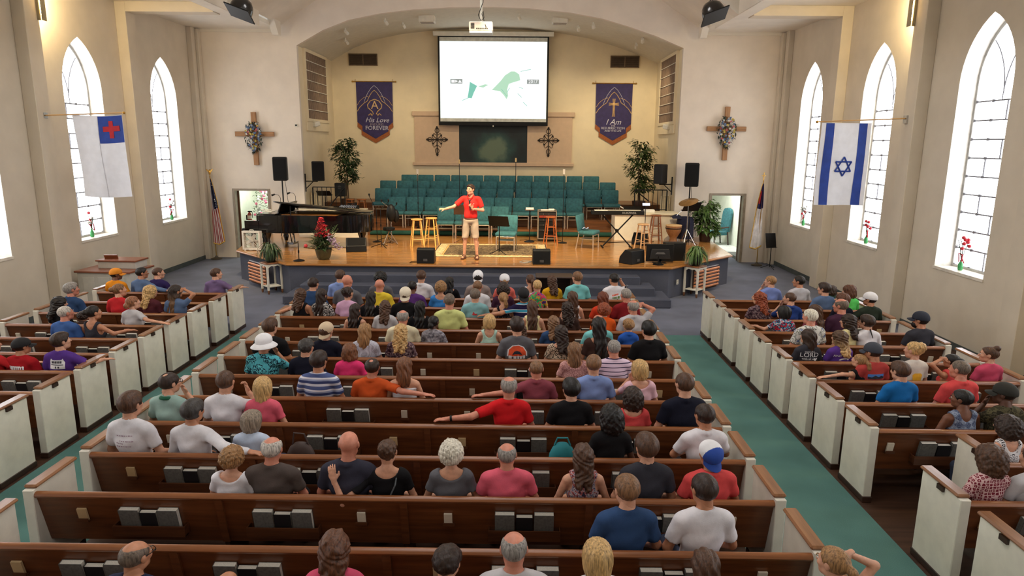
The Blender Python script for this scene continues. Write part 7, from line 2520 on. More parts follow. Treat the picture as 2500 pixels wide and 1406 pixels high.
PEOPLE = [
    (-1.54, 3.747, 1.209, 'h', 'lap', 'lap', 'fringe_thin', 'grey_brown', 'tee', 'navy', 'tan', 'balding man with dark glasses sitting lowest at the frame edge', {'crossed': 1, 'glasses': 1, 'turn': 25}),
    (-0.223, 3.747, 1.301, 'f', 'lap', 'lap', 'long_wavy', 'chestnut', 'tee', 'rose', 'fair', 'woman with long chestnut hair at the bottom edge of the photo', {}),
    (0.512, 3.747, 1.203, 'm', 'lap', 'lap', 'wavy_short', 'dark_brown', 'tee', 'black', 'fair', 'person with short dark wavy hair at the bottom edge of the photo', {'turn': 25}),
    (0.946, 3.747, 1.312, 'h', 'lap', 'lap', 'fringe_thin', 'grey', 'tee', 'heather', 'ruddy', 'red-faced balding man in a pale grey shirt, front row below the frame', {}),
    (1.49, 3.747, 1.259, 'f', 'lap', 'lap', 'layered', 'blonde', 'tee', 'white', 'fair', 'woman with short layered blonde hair at the bottom edge of the photo', {'turn': -8}),
    (2.195, 3.747, 1.198, 'f', 'lap', 'face', 'long', 'brown', 'tee', 'grey', 'fair', 'woman with smooth brown hair and a raised hand at the bottom edge', {}),
    (3.025, 3.747, 1.234, 'g', 'lap', 'nape', 'pony', 'dark_blonde', 'tank', 'aqua', 'fair', 'girl with a blonde ponytail and raised elbow by the aisle armrest', {'turn': -38}),
    (1.796, 4.507, 1.338, 'm', 'lap', 'lap', 'short', 'light_brown', 'tee', 'denim', 'fair', 'young man with cropped fair hair in a blue T-shirt on the nearest whole pew', {}),
    (2.38, 4.507, 1.349, 'm', 'lap', 'lap', 'short', 'dark_brown', 'tee', 'white', 'tan', 'young man in a white T-shirt on the nearest whole pew', {}),
    (-1.531, 5.267, 1.162, 'f', 'lap', 'lap', 'curly_med', 'dark_blonde', 'scoop', 'white', 'fair', 'woman with frizzy blonde hair in a white top beside a balding man', {}),
    (-1.176, 5.267, 1.263, 'h', 'lap', 'lap', 'fringe', 'silver', 'crew', 'taupe', 'ruddy', 'balding man with white side hair in a brown-grey shirt', {}),
    (-0.503, 5.267, 1.313, 'h', 'lap', 'lap', 'none', 'grey', 'polo', 'slate', 'ruddy', 'bald man in a dark slate polo with a hand laid on his back', {}),
    (-0.168, 5.267, 1.249, 'f', 'bent', 'lap', 'updo', 'brown', 'scoop', 'black', 'fair', 'woman in a black top resting her hand on the bald neighbour', {'strap': 1}),
    (0.391, 5.267, 1.241, 'f', 'lap', 'lap', 'curly_med', 'white_hair', 'scoop', 'grey', 'fair', 'woman with short curly white hair in a grey top', {}),
    (0.875, 5.267, 1.231, 'h', 'lap', 'lap', 'fringe_thin', 'grey', 'crew', 'pink', 'ruddy', 'bald man in a plain pink T-shirt', {}),
    (1.539, 5.267, 1.229, 'f', 'lap', 'lap', 'long_wavy', 'brown', 'tank', 'paisley', 'fair', 'woman with long brown hair in a sleeveless paisley top', {}),
    (2.084, 5.267, 1.33, 'm', 'lap', 'lap', 'full', 'brown', 'crew', 'charcoal', 'fair', 'young man with thick brown hair in a charcoal T-shirt', {}),
    (2.642, 5.267, 1.266, 'h', 'lap', 'lap', 'short', 'brown', 'polo', 'coral', 'tan', 'man in a coral shirt with a blue and white cap turned backwards', {'hat': ('trucker', 'white', 180, 'blue')}),
    (-2.834, 6.027, 1.367, 'm', 'lap', 'lap', 'full', 'brown', 'crew', 'white', 'fair', 'young man in a white T-shirt with faint writing by the piano-side aisle', {'turn': 14, 'faint': 1}),
    (-2.226, 6.027, 1.294, 'm', 'lap', 'rest', 'full', 'grey_black', 'long', 'white', 'tan', 'dark grey haired man in a white shirt stretching his arm along the pew', {'turn': 20}),
    (-1.65, 6.027, 1.19, 'f', 'lap', 'lap', 'bob', 'ash', 'tee', 'pale_blue', 'fair', 'woman with an ash grey bob in a pale blue top', {'turn': 10}),
    (1.879, 6.027, 1.284, 'f', 'lap', 'lap', 'curly_big', 'black_hair', 'tee', 'black', 'dark', 'woman with bushy black hair all in black', {}),
    (2.789, 6.027, 1.312, 'm', 'fold', 'fold', 'short', 'dark_brown', 'polo', 'white', 'tan', 'man with dark hair in a white polo at the aisle end of his pew', {}),
    (-2.987, 6.787, 1.305, 'm', 'lap', 'face', 'crown_gap', 'dark_brown', 'polo', 'mint_green', 'fair', 'man with glasses in a mint polo with a dark green collar', {'collar': 1, 'glasses': 1, 'turn': 28}),
    (-2.224, 6.787, 1.333, 'm', 'lap', 'clasp', 'short', 'brown', 'tee', 'white', 'fair', 'man in a white T-shirt with clasped hands raised beside a blonde woman', {'turn': 8}),
    (-1.818, 6.787, 1.267, 'f', 'lap', 'lap', 'layered', 'blonde', 'tee', 'pink', 'fair', 'blonde woman in a bright pink T-shirt', {}),
    (0.87, 6.787, 1.308, 'm', 'rest', 'lap', 'fringe', 'grey', 'polo', 'red', 'ruddy', 'balding man in a red polo with one arm along the pew', {'watch': 1}),
    (1.545, 6.787, 1.288, 'm', 'lap', 'lap', 'full', 'black_hair', 'tee', 'black', 'fair', 'person with a round black haircut in a black T-shirt', {}),
    (2.214, 6.787, 1.193, 'f', 'lap', 'lap', 'curly_big', 'dark_brown', 'scoop', 'coral', 'fair', 'woman with curly dark brown hair in a coral top', {}),
    (2.772, 6.787, 1.368, 'h', 'lap', 'lap', 'short', 'brown', 'polo', 'ink_navy', 'fair', 'broad man with brown hair in a dark navy polo by the aisle', {}),
    (-1.422, 7.547, 1.329, 'h', 'lap', 'lap', 'full', 'dark_brown', 'tee', 'stripe_blue', 'tan', 'man in a T-shirt with wide blue and white stripes', {}),
    (-0.783, 7.547, 1.245, 'h', 'lap', 'rest', 'crown_gap', 'dark_brown', 'polo', 'orange', 'ruddy', 'man in an orange shirt with an arm along the pew', {}),
    (-0.394, 7.547, 1.269, 'f', 'lap', 'lap', 'shoulder', 'auburn_brown', 'off', 'white', 'fair', 'woman in a white off-shoulder top', {}),
    (1.188, 7.547, 1.247, 'm', 'rest', 'lap', 'buzz', 'light_brown', 'polo', 'maroon', 'ruddy', 'man with cropped sandy hair in a dusty maroon shirt', {}),
    (1.87, 7.547, 1.326, 'm', 'lap', 'lap', 'short', 'light_brown', 'polo', 'oxford', 'fair', 'man in a light blue button shirt', {}),
    (2.423, 7.547, 1.261, 'f', 'face', 'lap', 'bob', 'blonde', 'scoop', 'pale_pink', 'fair', 'woman with a blonde bob in a pale pink top touching her face', {}),
    (-2.361, 8.307, 1.329, 'h', 'lap', 'face', 'short', 'brown', 'polo', 'hawaii', 'tan', 'man in a white bucket hat and turquoise pineapple shirt', {'hat': ('bucket', 'white', 0, None)}),
    (-1.807, 8.307, 1.257, 'm', 'lap', 'lap', 'wavy_short', 'grey_black', 'tee', 'ink_navy', 'fair', 'man with greying wavy hair in navy between the bucket hat and striped shirt', {'turn': 15}),
    (-1.24, 8.307, 1.202, 'f', 'lap', 'lap', 'bob_wavy', 'auburn_brown', 'tee', 'hot_pink', 'fair', 'woman with a rounded auburn bob in a hot pink top', {}),
    (1.703, 8.307, 1.252, 'f', 'lap', 'lap', 'shoulder', 'light_brown', 'scoop', 'lace_pink', 'fair', 'woman with layered light brown hair in a dusty pink lace top', {}),
    (2.218, 8.307, 1.296, 'h', 'lap', 'lap', 'buzz', 'grey', 'tee', 'stripe_lilac', 'ruddy', 'man with grey cropped hair in a pale lilac thin-striped shirt', {}),
    (-2.553, 9.067, 1.329, 'h', 'lap', 'lap', 'full', 'brown', 'tee', 'black', 'fair', 'big man with brown hair in a black T-shirt next to the aisle armrest', {'turn': 20}),
    (-1.76, 9.067, 1.278, 'm', 'lap', 'lap', 'short', 'brown', 'tee', 'ink_navy', 'fair', 'man wearing a beige cap backwards and a navy T-shirt', {'hat': ('cap', 'beige', 180, 'beige')}),
    (-1.208, 9.067, 1.272, 'f', 'lap', 'lap', 'shoulder', 'dark_blonde', 'tee', 'knit_white', 'fair', 'woman with straight dark blonde hair in a white knitted top', {}),
    (-0.698, 9.067, 1.265, 'f', 'lap', 'lap', 'long_curly', 'blonde', 'scoop', 'floral_dark', 'fair', 'woman with long curly blonde hair in a dark floral top', {}),
    (0.947, 9.067, 1.385, 'm', 'lap', 'lap', 'full', 'dark_brown', 'crew', 'grey', 'fair', 'man in a grey T-shirt with a large orange emblem on the back', {'emblem': 1}),
    (1.572, 9.067, 1.272, 'f', 'lap', 'lap', 'long_wavy', 'dark_brown', 'scoop', 'leopard', 'fair', 'woman with wavy dark brown hair in a leopard print top', {}),
    (2.1, 9.067, 1.397, 'f', 'lap', 'lap', 'very_long', 'near_black', 'scoop', 'brown', 'tan', 'woman with very long straight dark hair in a brown top', {}),
    (2.81, 9.067, 1.345, 'h', 'lap', 'lap', 'full', 'black_hair', 'polo', 'black', 'fair', 'broad man with black hair in a black polo at the aisle', {}),
    (-0.796, 9.827, 1.287, 'h', 'lap', 'lap', 'fringe', 'grey', 'polo', 'cream', 'ruddy', 'balding man in a cream checked shirt behind a curly blonde woman', {}),
    (-0.328, 9.827, 1.202, 'g', 'lap', 'lap', 'low_bun', 'black_hair', 'tee', 'grey_tie', 'dark', 'girl with a low black bun in a mottled grey top', {'turn': 22}),
    (0.528, 9.827, 1.224, 'f', 'lap', 'lap', 'blunt', 'blonde', 'tank', 'mint', 'fair', 'woman with a straight blonde bob in a sleeveless mint top', {}),
    (1.01, 9.827, 1.075, 'f', 'lap', 'lap', 'long_wavy', 'brown', 'scoop', 'rust', 'fair', 'woman with wavy brown hair mostly hidden by the orange emblem shirt', {}),
    (1.507, 9.827, 1.215, 'f', 'lap', 'lap', 'long_wavy', 'light_brown', 'tee', 'denim', 'fair', 'woman with long light brown waves in a dark blue top', {}),
    (2.186, 9.827, 1.236, 'm', 'lap', 'lap', 'none', 'brown', 'tee', 'aqua', 'ruddy', 'balding man in an aqua shirt hidden behind very long dark hair', {}),
    (2.649, 9.827, 1.183, 'k', 'lap', 'lap', 'wavy_short', 'dark_blonde', 'polo', 'royal', 'fair', 'boy with tousled sandy hair in a royal blue polo', {}),
    (-1.704, 10.587, 1.195, 'g', 'lap', 'lap', 'very_long', 'dark_brown', 'tank', 'black', 'fair', 'girl with long dark hair and bare shoulders, row of three long-haired girls', {}),
    (-1.212, 10.587, 1.255, 'g', 'lap', 'lap', 'long_wavy', 'brown', 'tee', 'heather', 'fair', 'girl with long brown hair in a heather grey T-shirt', {}),
    (-0.642, 10.587, 1.255, 'g', 'lap', 'lap', 'very_long', 'black_hair', 'scoop', 'black', 'fair', 'girl with long black hair beside the balding man in cream', {}),
    (-0.159, 10.587, 1.39, 'h', 'lap', 'lap', 'buzz', 'grey_brown', 'polo', 'lime', 'ruddy', 'man with cropped greying hair in a pale lime polo', {}),
    (1.197, 10.587, 1.274, 'g', 'lap', 'lap', 'very_long', 'brown', 'tank', 'butter', 'fair', 'girl with long straight brown hair in a pale yellow sleeveless top', {}),
    (1.765, 10.587, 1.259, 'f', 'lap', 'lap', 'long_curly', 'dark_brown', 'scoop', 'brown', 'fair', 'woman with dark curly hair falling over a brown top', {}),
    (2.366, 10.587, 1.238, 'f', 'lap', 'lap', 'curly_med', 'red_hair', 'tee', 'bright_orange', 'fair', 'woman with short curly red hair in a bright orange top', {}),
    (2.996, 10.587, 1.306, 'm', 'lap', 'nape', 'fringe', 'grey', 'polo', 'pale_grey', 'ruddy', 'balding man in a pale grey polo with a hand behind his head', {}),
    (-2.99, 11.347, 1.275, 'f', 'elbow', 'lap', 'long_wavy', 'brown', 'tank', 'black', 'tan', 'woman with wavy brown hair in a black sleeveless top at the pew end', {}),
    (-2.467, 11.347, 1.273, 'g', 'lap', 'lap', 'very_long', 'dark_brown', 'tee', 'knit_dark', 'fair', 'girl with long dark brown hair in a black and white knitted top', {}),
    (-2.014, 11.347, 1.321, 'f', 'lap', 'lap', 'updo', 'dark_brown', 'tee', 'lilac_pink', 'fair', 'woman with curled-up dark hair in a lilac pink top', {}),
    (-1.61, 11.347, 1.238, 'g', 'lap', 'lap', 'very_long', 'near_black', 'scoop', 'black', 'fair', 'girl with very long near-black hair in front of a yellow shirt', {}),
    (-1.007, 11.347, 1.317, 'h', 'lap', 'lap', 'buzz', 'brown', 'tee', 'black', 'tan', 'man with a cream cap turned backwards in a black T-shirt', {'hat': ('cap', 'cream', 180, 'cream')}),
    (0.213, 11.347, 1.308, 'm', 'lap', 'lap', 'short', 'grey_brown', 'tee', 'aqua_grey', 'fair', 'man in an aqua T-shirt with a small red duck emblem', {'duck': 1}),
    (0.706, 11.347, 1.247, 'f', 'lap', 'lap', 'pony', 'dark_blonde', 'tank', 'dots_black', 'fair', 'woman with a blonde ponytail in a black dotted sleeveless top', {}),
    (1.054, 11.347, 1.331, 'm', 'rest', 'lap', 'buzz', 'near_black', 'polo', 'stripe_navy', 'tan', 'man in a black cap and navy turquoise striped polo', {'hat': ('cap', 'near_black', 180, 'near_black')}),
    (1.909, 11.347, 1.274, 'g', 'lap', 'lap', 'very_long', 'brown', 'tank', 'white', 'fair', 'girl with long straight brown hair in a white sleeveless top', {}),
    (2.436, 11.347, 1.272, 'f', 'lap', 'lap', 'shoulder', 'auburn', 'tee', 'red_orange', 'fair', 'woman with auburn hair in a red-orange top', {}),
    (2.916, 11.347, 1.343, 'm', 'lap', 'lap', 'buzz', 'grey', 'crew', 'dark_red', 'ruddy', 'man with grey cropped hair in a dark red T-shirt', {}),
    (-2.925, 12.107, 1.324, 'm', 'lap', 'lap', 'short', 'dark_brown', 'tee', 'denim', 'fair', 'man with short dark hair in a blue T-shirt, end of the second row', {'turn': 18}),
    (-2.208, 12.107, 1.378, 'h', 'lap', 'lap', 'none', 'grey', 'tee', 'grey', 'ruddy', 'bald man in a grey T-shirt in front of the pink-topped woman', {}),
    (-1.61, 12.107, 1.299, 'h', 'lap', 'lap', 'none', 'grey', 'polo', 'yellow', 'ruddy', 'bald man in a yellow polo', {}),
    (-1.003, 12.107, 1.282, 'h', 'lap', 'lap', 'buzz', 'near_black', 'tee', 'purple', 'brown_skin', 'man with a shaved dark head in a purple T-shirt', {}),
    (-0.472, 12.107, 1.272, 'f', 'lap', 'lap', 'curly_med', 'dark_blonde', 'scoop', 'sky', 'fair', 'woman with short curly sandy hair in a sky blue top', {}),
    (0.211, 12.107, 1.302, 'm', 'lap', 'lap', 'buzz', 'light_brown', 'tee', 'white', 'ruddy', 'man with cropped tan hair in a white T-shirt', {}),
    (0.688, 12.107, 1.26, 'f', 'lap', 'lap', 'frizzy', 'dark_brown', 'scoop', 'plum', 'fair', 'woman with bushy dark curls in a plum top', {}),
    (1.316, 12.107, 1.328, 'k', 'lap', 'lap', 'buzz', 'blonde', 'tee', 'tie_dye', 'fair', 'boy with cropped blond hair in a rainbow tie-dye T-shirt', {}),
    (-2.535, 12.867, 1.335, 'm', 'lap', 'lap', 'short', 'brown', 'polo', 'oxford', 'fair', 'man with short brown hair in a blue button shirt, foremost row', {}),
    (-1.74, 12.867, 1.286, 'm', 'lap', 'lap', 'afro', 'black_hair', 'tee', 'grey', 'dark', 'person with a black afro in a grey T-shirt, foremost row', {}),
    (-0.942, 12.867, 1.343, 'm', 'lap', 'lap', 'short', 'brown', 'polo', 'white', 'fair', 'man with short brown hair in a white polo, foremost row', {}),
    (-0.39, 12.867, 1.21, 'g', 'lap', 'lap', 'very_long', 'black_hair', 'scoop', 'black', 'fair', 'girl with long black hair in a black top, foremost row', {}),
    (0.174, 12.867, 1.346, 'm', 'lap', 'lap', 'short', 'near_black', 'tee', 'taupe_light', 'tan', 'man in a white mesh cap and taupe T-shirt, foremost row', {'hat': ('cap', 'white', 180, 'white')}),
    (0.695, 12.867, 1.286, 'f', 'lap', 'lap', 'pony', 'dark_blonde', 'tee', 'salmon', 'fair', 'woman in a white cap and salmon top, foremost row', {'hat': ('cap', 'white', 0, 'white')}),
    (1.2, 12.867, 1.283, 'g', 'lap', 'lap', 'pony', 'brown', 'tank', 'white', 'fair', 'girl with a brown ponytail in a white top, foremost row', {}),
    (1.626, 12.867, 1.263, 'f', 'lap', 'lap', 'long_wavy', 'brown', 'tee', 'mustard', 'fair', 'woman with brown waves in a mustard top, foremost row', {}),
    (2.12, 12.867, 1.349, 'm', 'lap', 'lap', 'short', 'light_brown', 'polo', 'aqua', 'fair', 'man with fair hair in an aqua polo, foremost row', {}),
    (2.841, 12.867, 1.316, 'm', 'lap', 'hold', 'short', 'near_black', 'tee', 'white', 'tan', 'man in a white printed T-shirt holding up a microphone, foremost row', {'logo': 1}),
    (-7.234, 13.13, 1.274, 'm', 'lap', 'lap', 'short', 'near_black', 'tee', 'orange_yellow', 'brown_skin', 'person in an orange cap and matching orange T-shirt near the white console', {'hat': ('cap', 'orange_yellow', 0, 'orange_yellow')}),
    (-6.596, 13.13, 1.297, 'm', 'lap', 'rest', 'short', 'near_black', 'long', 'steel', 'tan', 'man with black hair in a steel blue shirt, arm on the front pew', {}),
    (-6.266, 13.13, 1.3, 'm', 'lap', 'lap', 'buzz', 'brown', 'crew', 'indigo', 'fair', 'man with a shaved brown head in a dark indigo shirt, front pew', {}),
    (-5.096, 13.13, 1.295, 'm', 'lap', 'side', 'short', 'brown', 'polo', 'dusty_purple', 'fair', 'man in a dusty purple polo resting his arm on the front pew end', {}),
    (-6.933, 11.45, 1.316, 'm', 'side', 'lap', 'full', 'grey', 'long', 'denim', 'ruddy', 'grey-haired man in a denim shirt with his arm on the wall-side armrest', {'turn': 40}),
    (-6.084, 11.45, 1.31, 'm', 'lap', 'lap', 'bun', 'light_brown', 'crew', 'red_shirt', 'fair', 'man with a hair bun in a red T-shirt', {}),
    (-5.536, 11.45, 1.286, 'f', 'lap', 'lap', 'long_wavy', 'blonde', 'tee', 'wine', 'fair', 'woman with long blonde hair in a wine-coloured top', {}),
    (-4.948, 11.45, 1.292, 'f', 'lap', 'nape', 'very_long', 'ombre', 'tee', 'steel', 'tan', 'woman with very long dark ombre hair and a lifted elbow', {}),
    (-6.627, 10.66, 1.244, 'f', 'lap', 'lap', 'long_wavy', 'near_black', 'tee', 'black', 'fair', 'woman with long dark hair in black near the wall', {'turn': 40}),
    (-6.235, 10.66, 0.998, 'k', 'lap', 'lap', 'curly_med', 'dark_brown', 'tee', 'brown', 'tan', 'small child with dark curls between two adults', {}),
    (-5.407, 10.66, 1.271, 'f', 'lap', 'rest', 'low_bun', 'strawberry', 'tee', 'heather', 'fair', 'woman with a strawberry low bun in a pale grey T-shirt', {}),
    (-6.021, 9.89, 1.281, 'h', 'lap', 'lap', 'buzz', 'silver', 'tee', 'blue_shirt', 'ruddy', 'man with white cropped hair in a blue T-shirt', {}),
    (-5.589, 9.89, 1.292, 'f', 'lap', 'side', 'bun', 'near_black', 'tank', 'charcoal', 'tan', 'woman with her dark hair up in a charcoal sleeveless top', {}),
    (-5.613, 8.37, 1.213, 'h', 'lap', 'lap', 'short', 'near_black', 'tee', 'crimson', 'tan', 'man in a black cap and red T-shirt with white lettering', {'hat': ('cap', 'near_black', 0, 'near_black'), 'redprint': 1}),
    (-4.918, 8.37, 1.288, 'm', 'lap', 'side', 'full', 'near_brown', 'tee', 'violet', 'fair', 'boy in a purple T-shirt with a white print, knees out in the aisle', {'shorts': 1, 'badge': 1}),
    (-6.021, 8.37, 1.22, 'm', 'lap', 'side', 'short', 'brown', 'tee', 'red_shirt', 'fair', 'person cut off by the photo edge with a hand over the pew', {}),
    (5.928, 12.96, 1.28, 'm', 'face', 'lap', 'short', 'dark_blonde', 'tee', 'periwinkle', 'fair', 'man with sandy hair in a periwinkle T-shirt, hand at his mouth', {}),
    (6.489, 12.96, 1.286, 'm', 'lap', 'lap', 'short', 'near_black', 'tee', 'pale_grey', 'tan', 'man with black hair in a pale grey T-shirt, front pew', {}),
    (7.423, 12.96, 1.098, 'f', 'lap', 'lap', 'bob_wavy', 'near_brown', 'tee', 'forest', 'fair', 'woman with a dark wavy bob half hidden on the front window-side pew', {}),
    (6.656, 12.21, 1.3, 'm', 'lap', 'lap', 'full', 'near_brown', 'tee', 'steel', 'fair', 'boy with thick dark hair in a steel blue printed T-shirt', {}),
    (7.145, 12.21, 1.258, 'f', 'lap', 'lap', 'bob_wavy', 'chestnut', 'tee', 'neon_green', 'fair', 'woman with chestnut waves in a bright green top', {}),
    (5.191, 11.45, 1.271, 'f', 'lap', 'lap', 'long_curly', 'red_hair', 'tee', 'floral_dark', 'fair', 'woman with long curly ginger hair in a dark floral top', {}),
    (5.726, 11.45, 1.277, 'm', 'face', 'lap', 'buzz', 'brown', 'polo', 'royal_dark', 'fair', 'man with cropped brown hair in a royal blue polo, hand on chin', {}),
    (6.641, 11.45, 1.264, 'f', 'lap', 'lap', 'bob', 'chestnut', 'tee', 'ink_navy', 'fair', 'woman with a chestnut bob hidden behind the balding man in plum', {}),
    (7.272, 11.45, 1.293, 'm', 'side', 'lap', 'short', 'near_black', 'tee', 'forest_dark', 'tan', 'man in a white cap and dark green T-shirt by the window wall', {'hat': ('cap', 'white', 0, 'white')}),
    (5.322, 10.67, 1.208, 'f', 'side', 'lap', 'blunt', 'black_hair', 'tee', 'floral_bright', 'fair', 'woman with a black bob in a bright red and blue floral top', {}),
    (5.835, 10.67, 1.234, 'f', 'lap', 'lap', 'long', 'brown', 'tee', 'maroon', 'fair', 'woman with long brown hair behind the white-haired man', {}),
    (6.25, 10.67, 1.349, 'h', 'lap', 'lap', 'fringe', 'grey_brown', 'crew', 'plum', 'ruddy', 'balding man in a dark plum shirt', {}),
    (5.437, 9.92, 1.344, 'h', 'lap', 'lap', 'short', 'white_hair', 'polo', 'hawaii_white', 'ruddy', 'white-haired man in a white tropical print shirt', {}),
    (6.025, 9.92, 1.266, 'f', 'lap', 'lap', 'long_wavy', 'dark_brown', 'tee', 'butter', 'fair', 'woman with dark brown waves in a pale yellow top', {}),
    (6.313, 9.92, 1.256, 'm', 'face', 'lap', 'full', 'near_brown', 'tee', 'white', 'fair', 'person with glasses in a white T-shirt with a thin dark braid', {'glasses': 1, 'braid': 1}),
    (7.226, 9.92, 1.324, 'm', 'lap', 'lap', 'short', 'near_black', 'tee', 'charcoal', 'tan', 'bearded man in a navy cap with white front beside the wall', {'hat': ('cap', 'navy_hat', 0, 'navy_hat'), 'beard': 1}),
    (4.904, 9.12, 1.24, 'g', 'lap', 'lap', 'shoulder', 'near_brown', 'tee', 'charcoal', 'fair', 'girl in a dark grey T-shirt printed with the word LORD', {'prints': [('trust the', 0.05, 1.045, 'white'), ('LORD', 0.125, 0.985, 'white'), ('with all your', 0.05, 0.92, 'white'), ('and lean not', 0.05, 0.875, 'white')], 'heart': 1}),
    (5.53, 9.12, 1.223, 'f', 'lap', 'lap', 'long_wavy', 'ombre_blonde', 'tee', 'violet', 'fair', 'woman with ombre blonde hair in a purple printed T-shirt', {'prints': [('FIND YOUR', 0.06, 0.99, 'white')], 'swirl': 1}),
    (5.449, 8.35, 1.119, 'g', 'rest', 'lap', 'pony', 'dark_blonde', 'tank', 'black', 'fair', 'girl with a sandy ponytail stretching an arm along the pew', {}),
    (5.606, 8.35, 1.277, 'm', 'lap', 'lap', 'short', 'near_brown', 'tee', 'brick', 'tan', 'man in a dark cap and brick red T-shirt with a mountain patch', {'hat': ('cap', 'slate_hat', 0, 'slate_hat'), 'patch': 1}),
    (6.136, 8.35, 1.294, 'f', 'lap', 'lap', 'updo', 'blonde', 'tee', 'oatmeal', 'fair', 'woman with a messy blonde bun in an oatmeal T-shirt with yellow emblem', {'emblem_y': 1}),
    (6.647, 8.35, 1.133, 'f', 'nape', 'lap', 'bun', 'black_hair', 'tank', 'coral', 'tan', 'woman with dark hair and an arm raised to her head', {}),
    (7.311, 8.35, 1.24, 'f', 'lap', 'lap', 'top_bun', 'brown', 'tee', 'rose', 'fair', 'woman with a brown bun in a rose pink top by the window wall', {'turn': -55}),
    (5.537, 7.57, 1.268, 'm', 'lap', 'lap', 'full', 'brown', 'crew', 'cobalt', 'fair', 'boy with brown hair in a bright cobalt T-shirt', {'turn': -25}),
    (6.242, 7.57, 1.297, 'h', 'lap', 'lap', 'buzz', 'grey_brown', 'polo', 'coral', 'ruddy', 'man with cropped grey hair in a coral polo', {'turn': -30}),
    (5.79, 6.8, 1.207, 'h', 'lap', 'lap', 'short', 'black_hair', 'tank', 'diamond', 'brown_skin', 'person with short black hair in a blue diamond-pattern sleeveless top', {'turn': -40}),
    (6.24, 6.8, 1.292, 'h', 'face', 'lap', 'buzz', 'near_black', 'tee', 'camo', 'dark', 'man in a dark cap and camouflage T-shirt, hand at his face', {'hat': ('cap', 'dark_olive', 0, 'dark_olive'), 'turn': -40}),
    (5.758, 6.05, 1.212, 'f', 'lap', 'lap', 'frizzy', 'dark_brown', 'tank', 'scroll', 'fair', 'woman with bushy dark hair in a black and white scroll print top', {}),
    (4.974, 5.3, 1.242, 'f', 'lap', 'lap', 'curly_big', 'brown', 'tee', 'lattice', 'fair', 'woman with big curly brown hair in a maroon lattice print top', {'pants': 2, 'sandals': 1}),
    (5.462, 5.3, 1.233, 'm', 'lap', 'lap', 'short', 'brown', 'tee', 'heather', 'fair', 'man in a pale grey T-shirt cut off by the photo edge', {}),
]

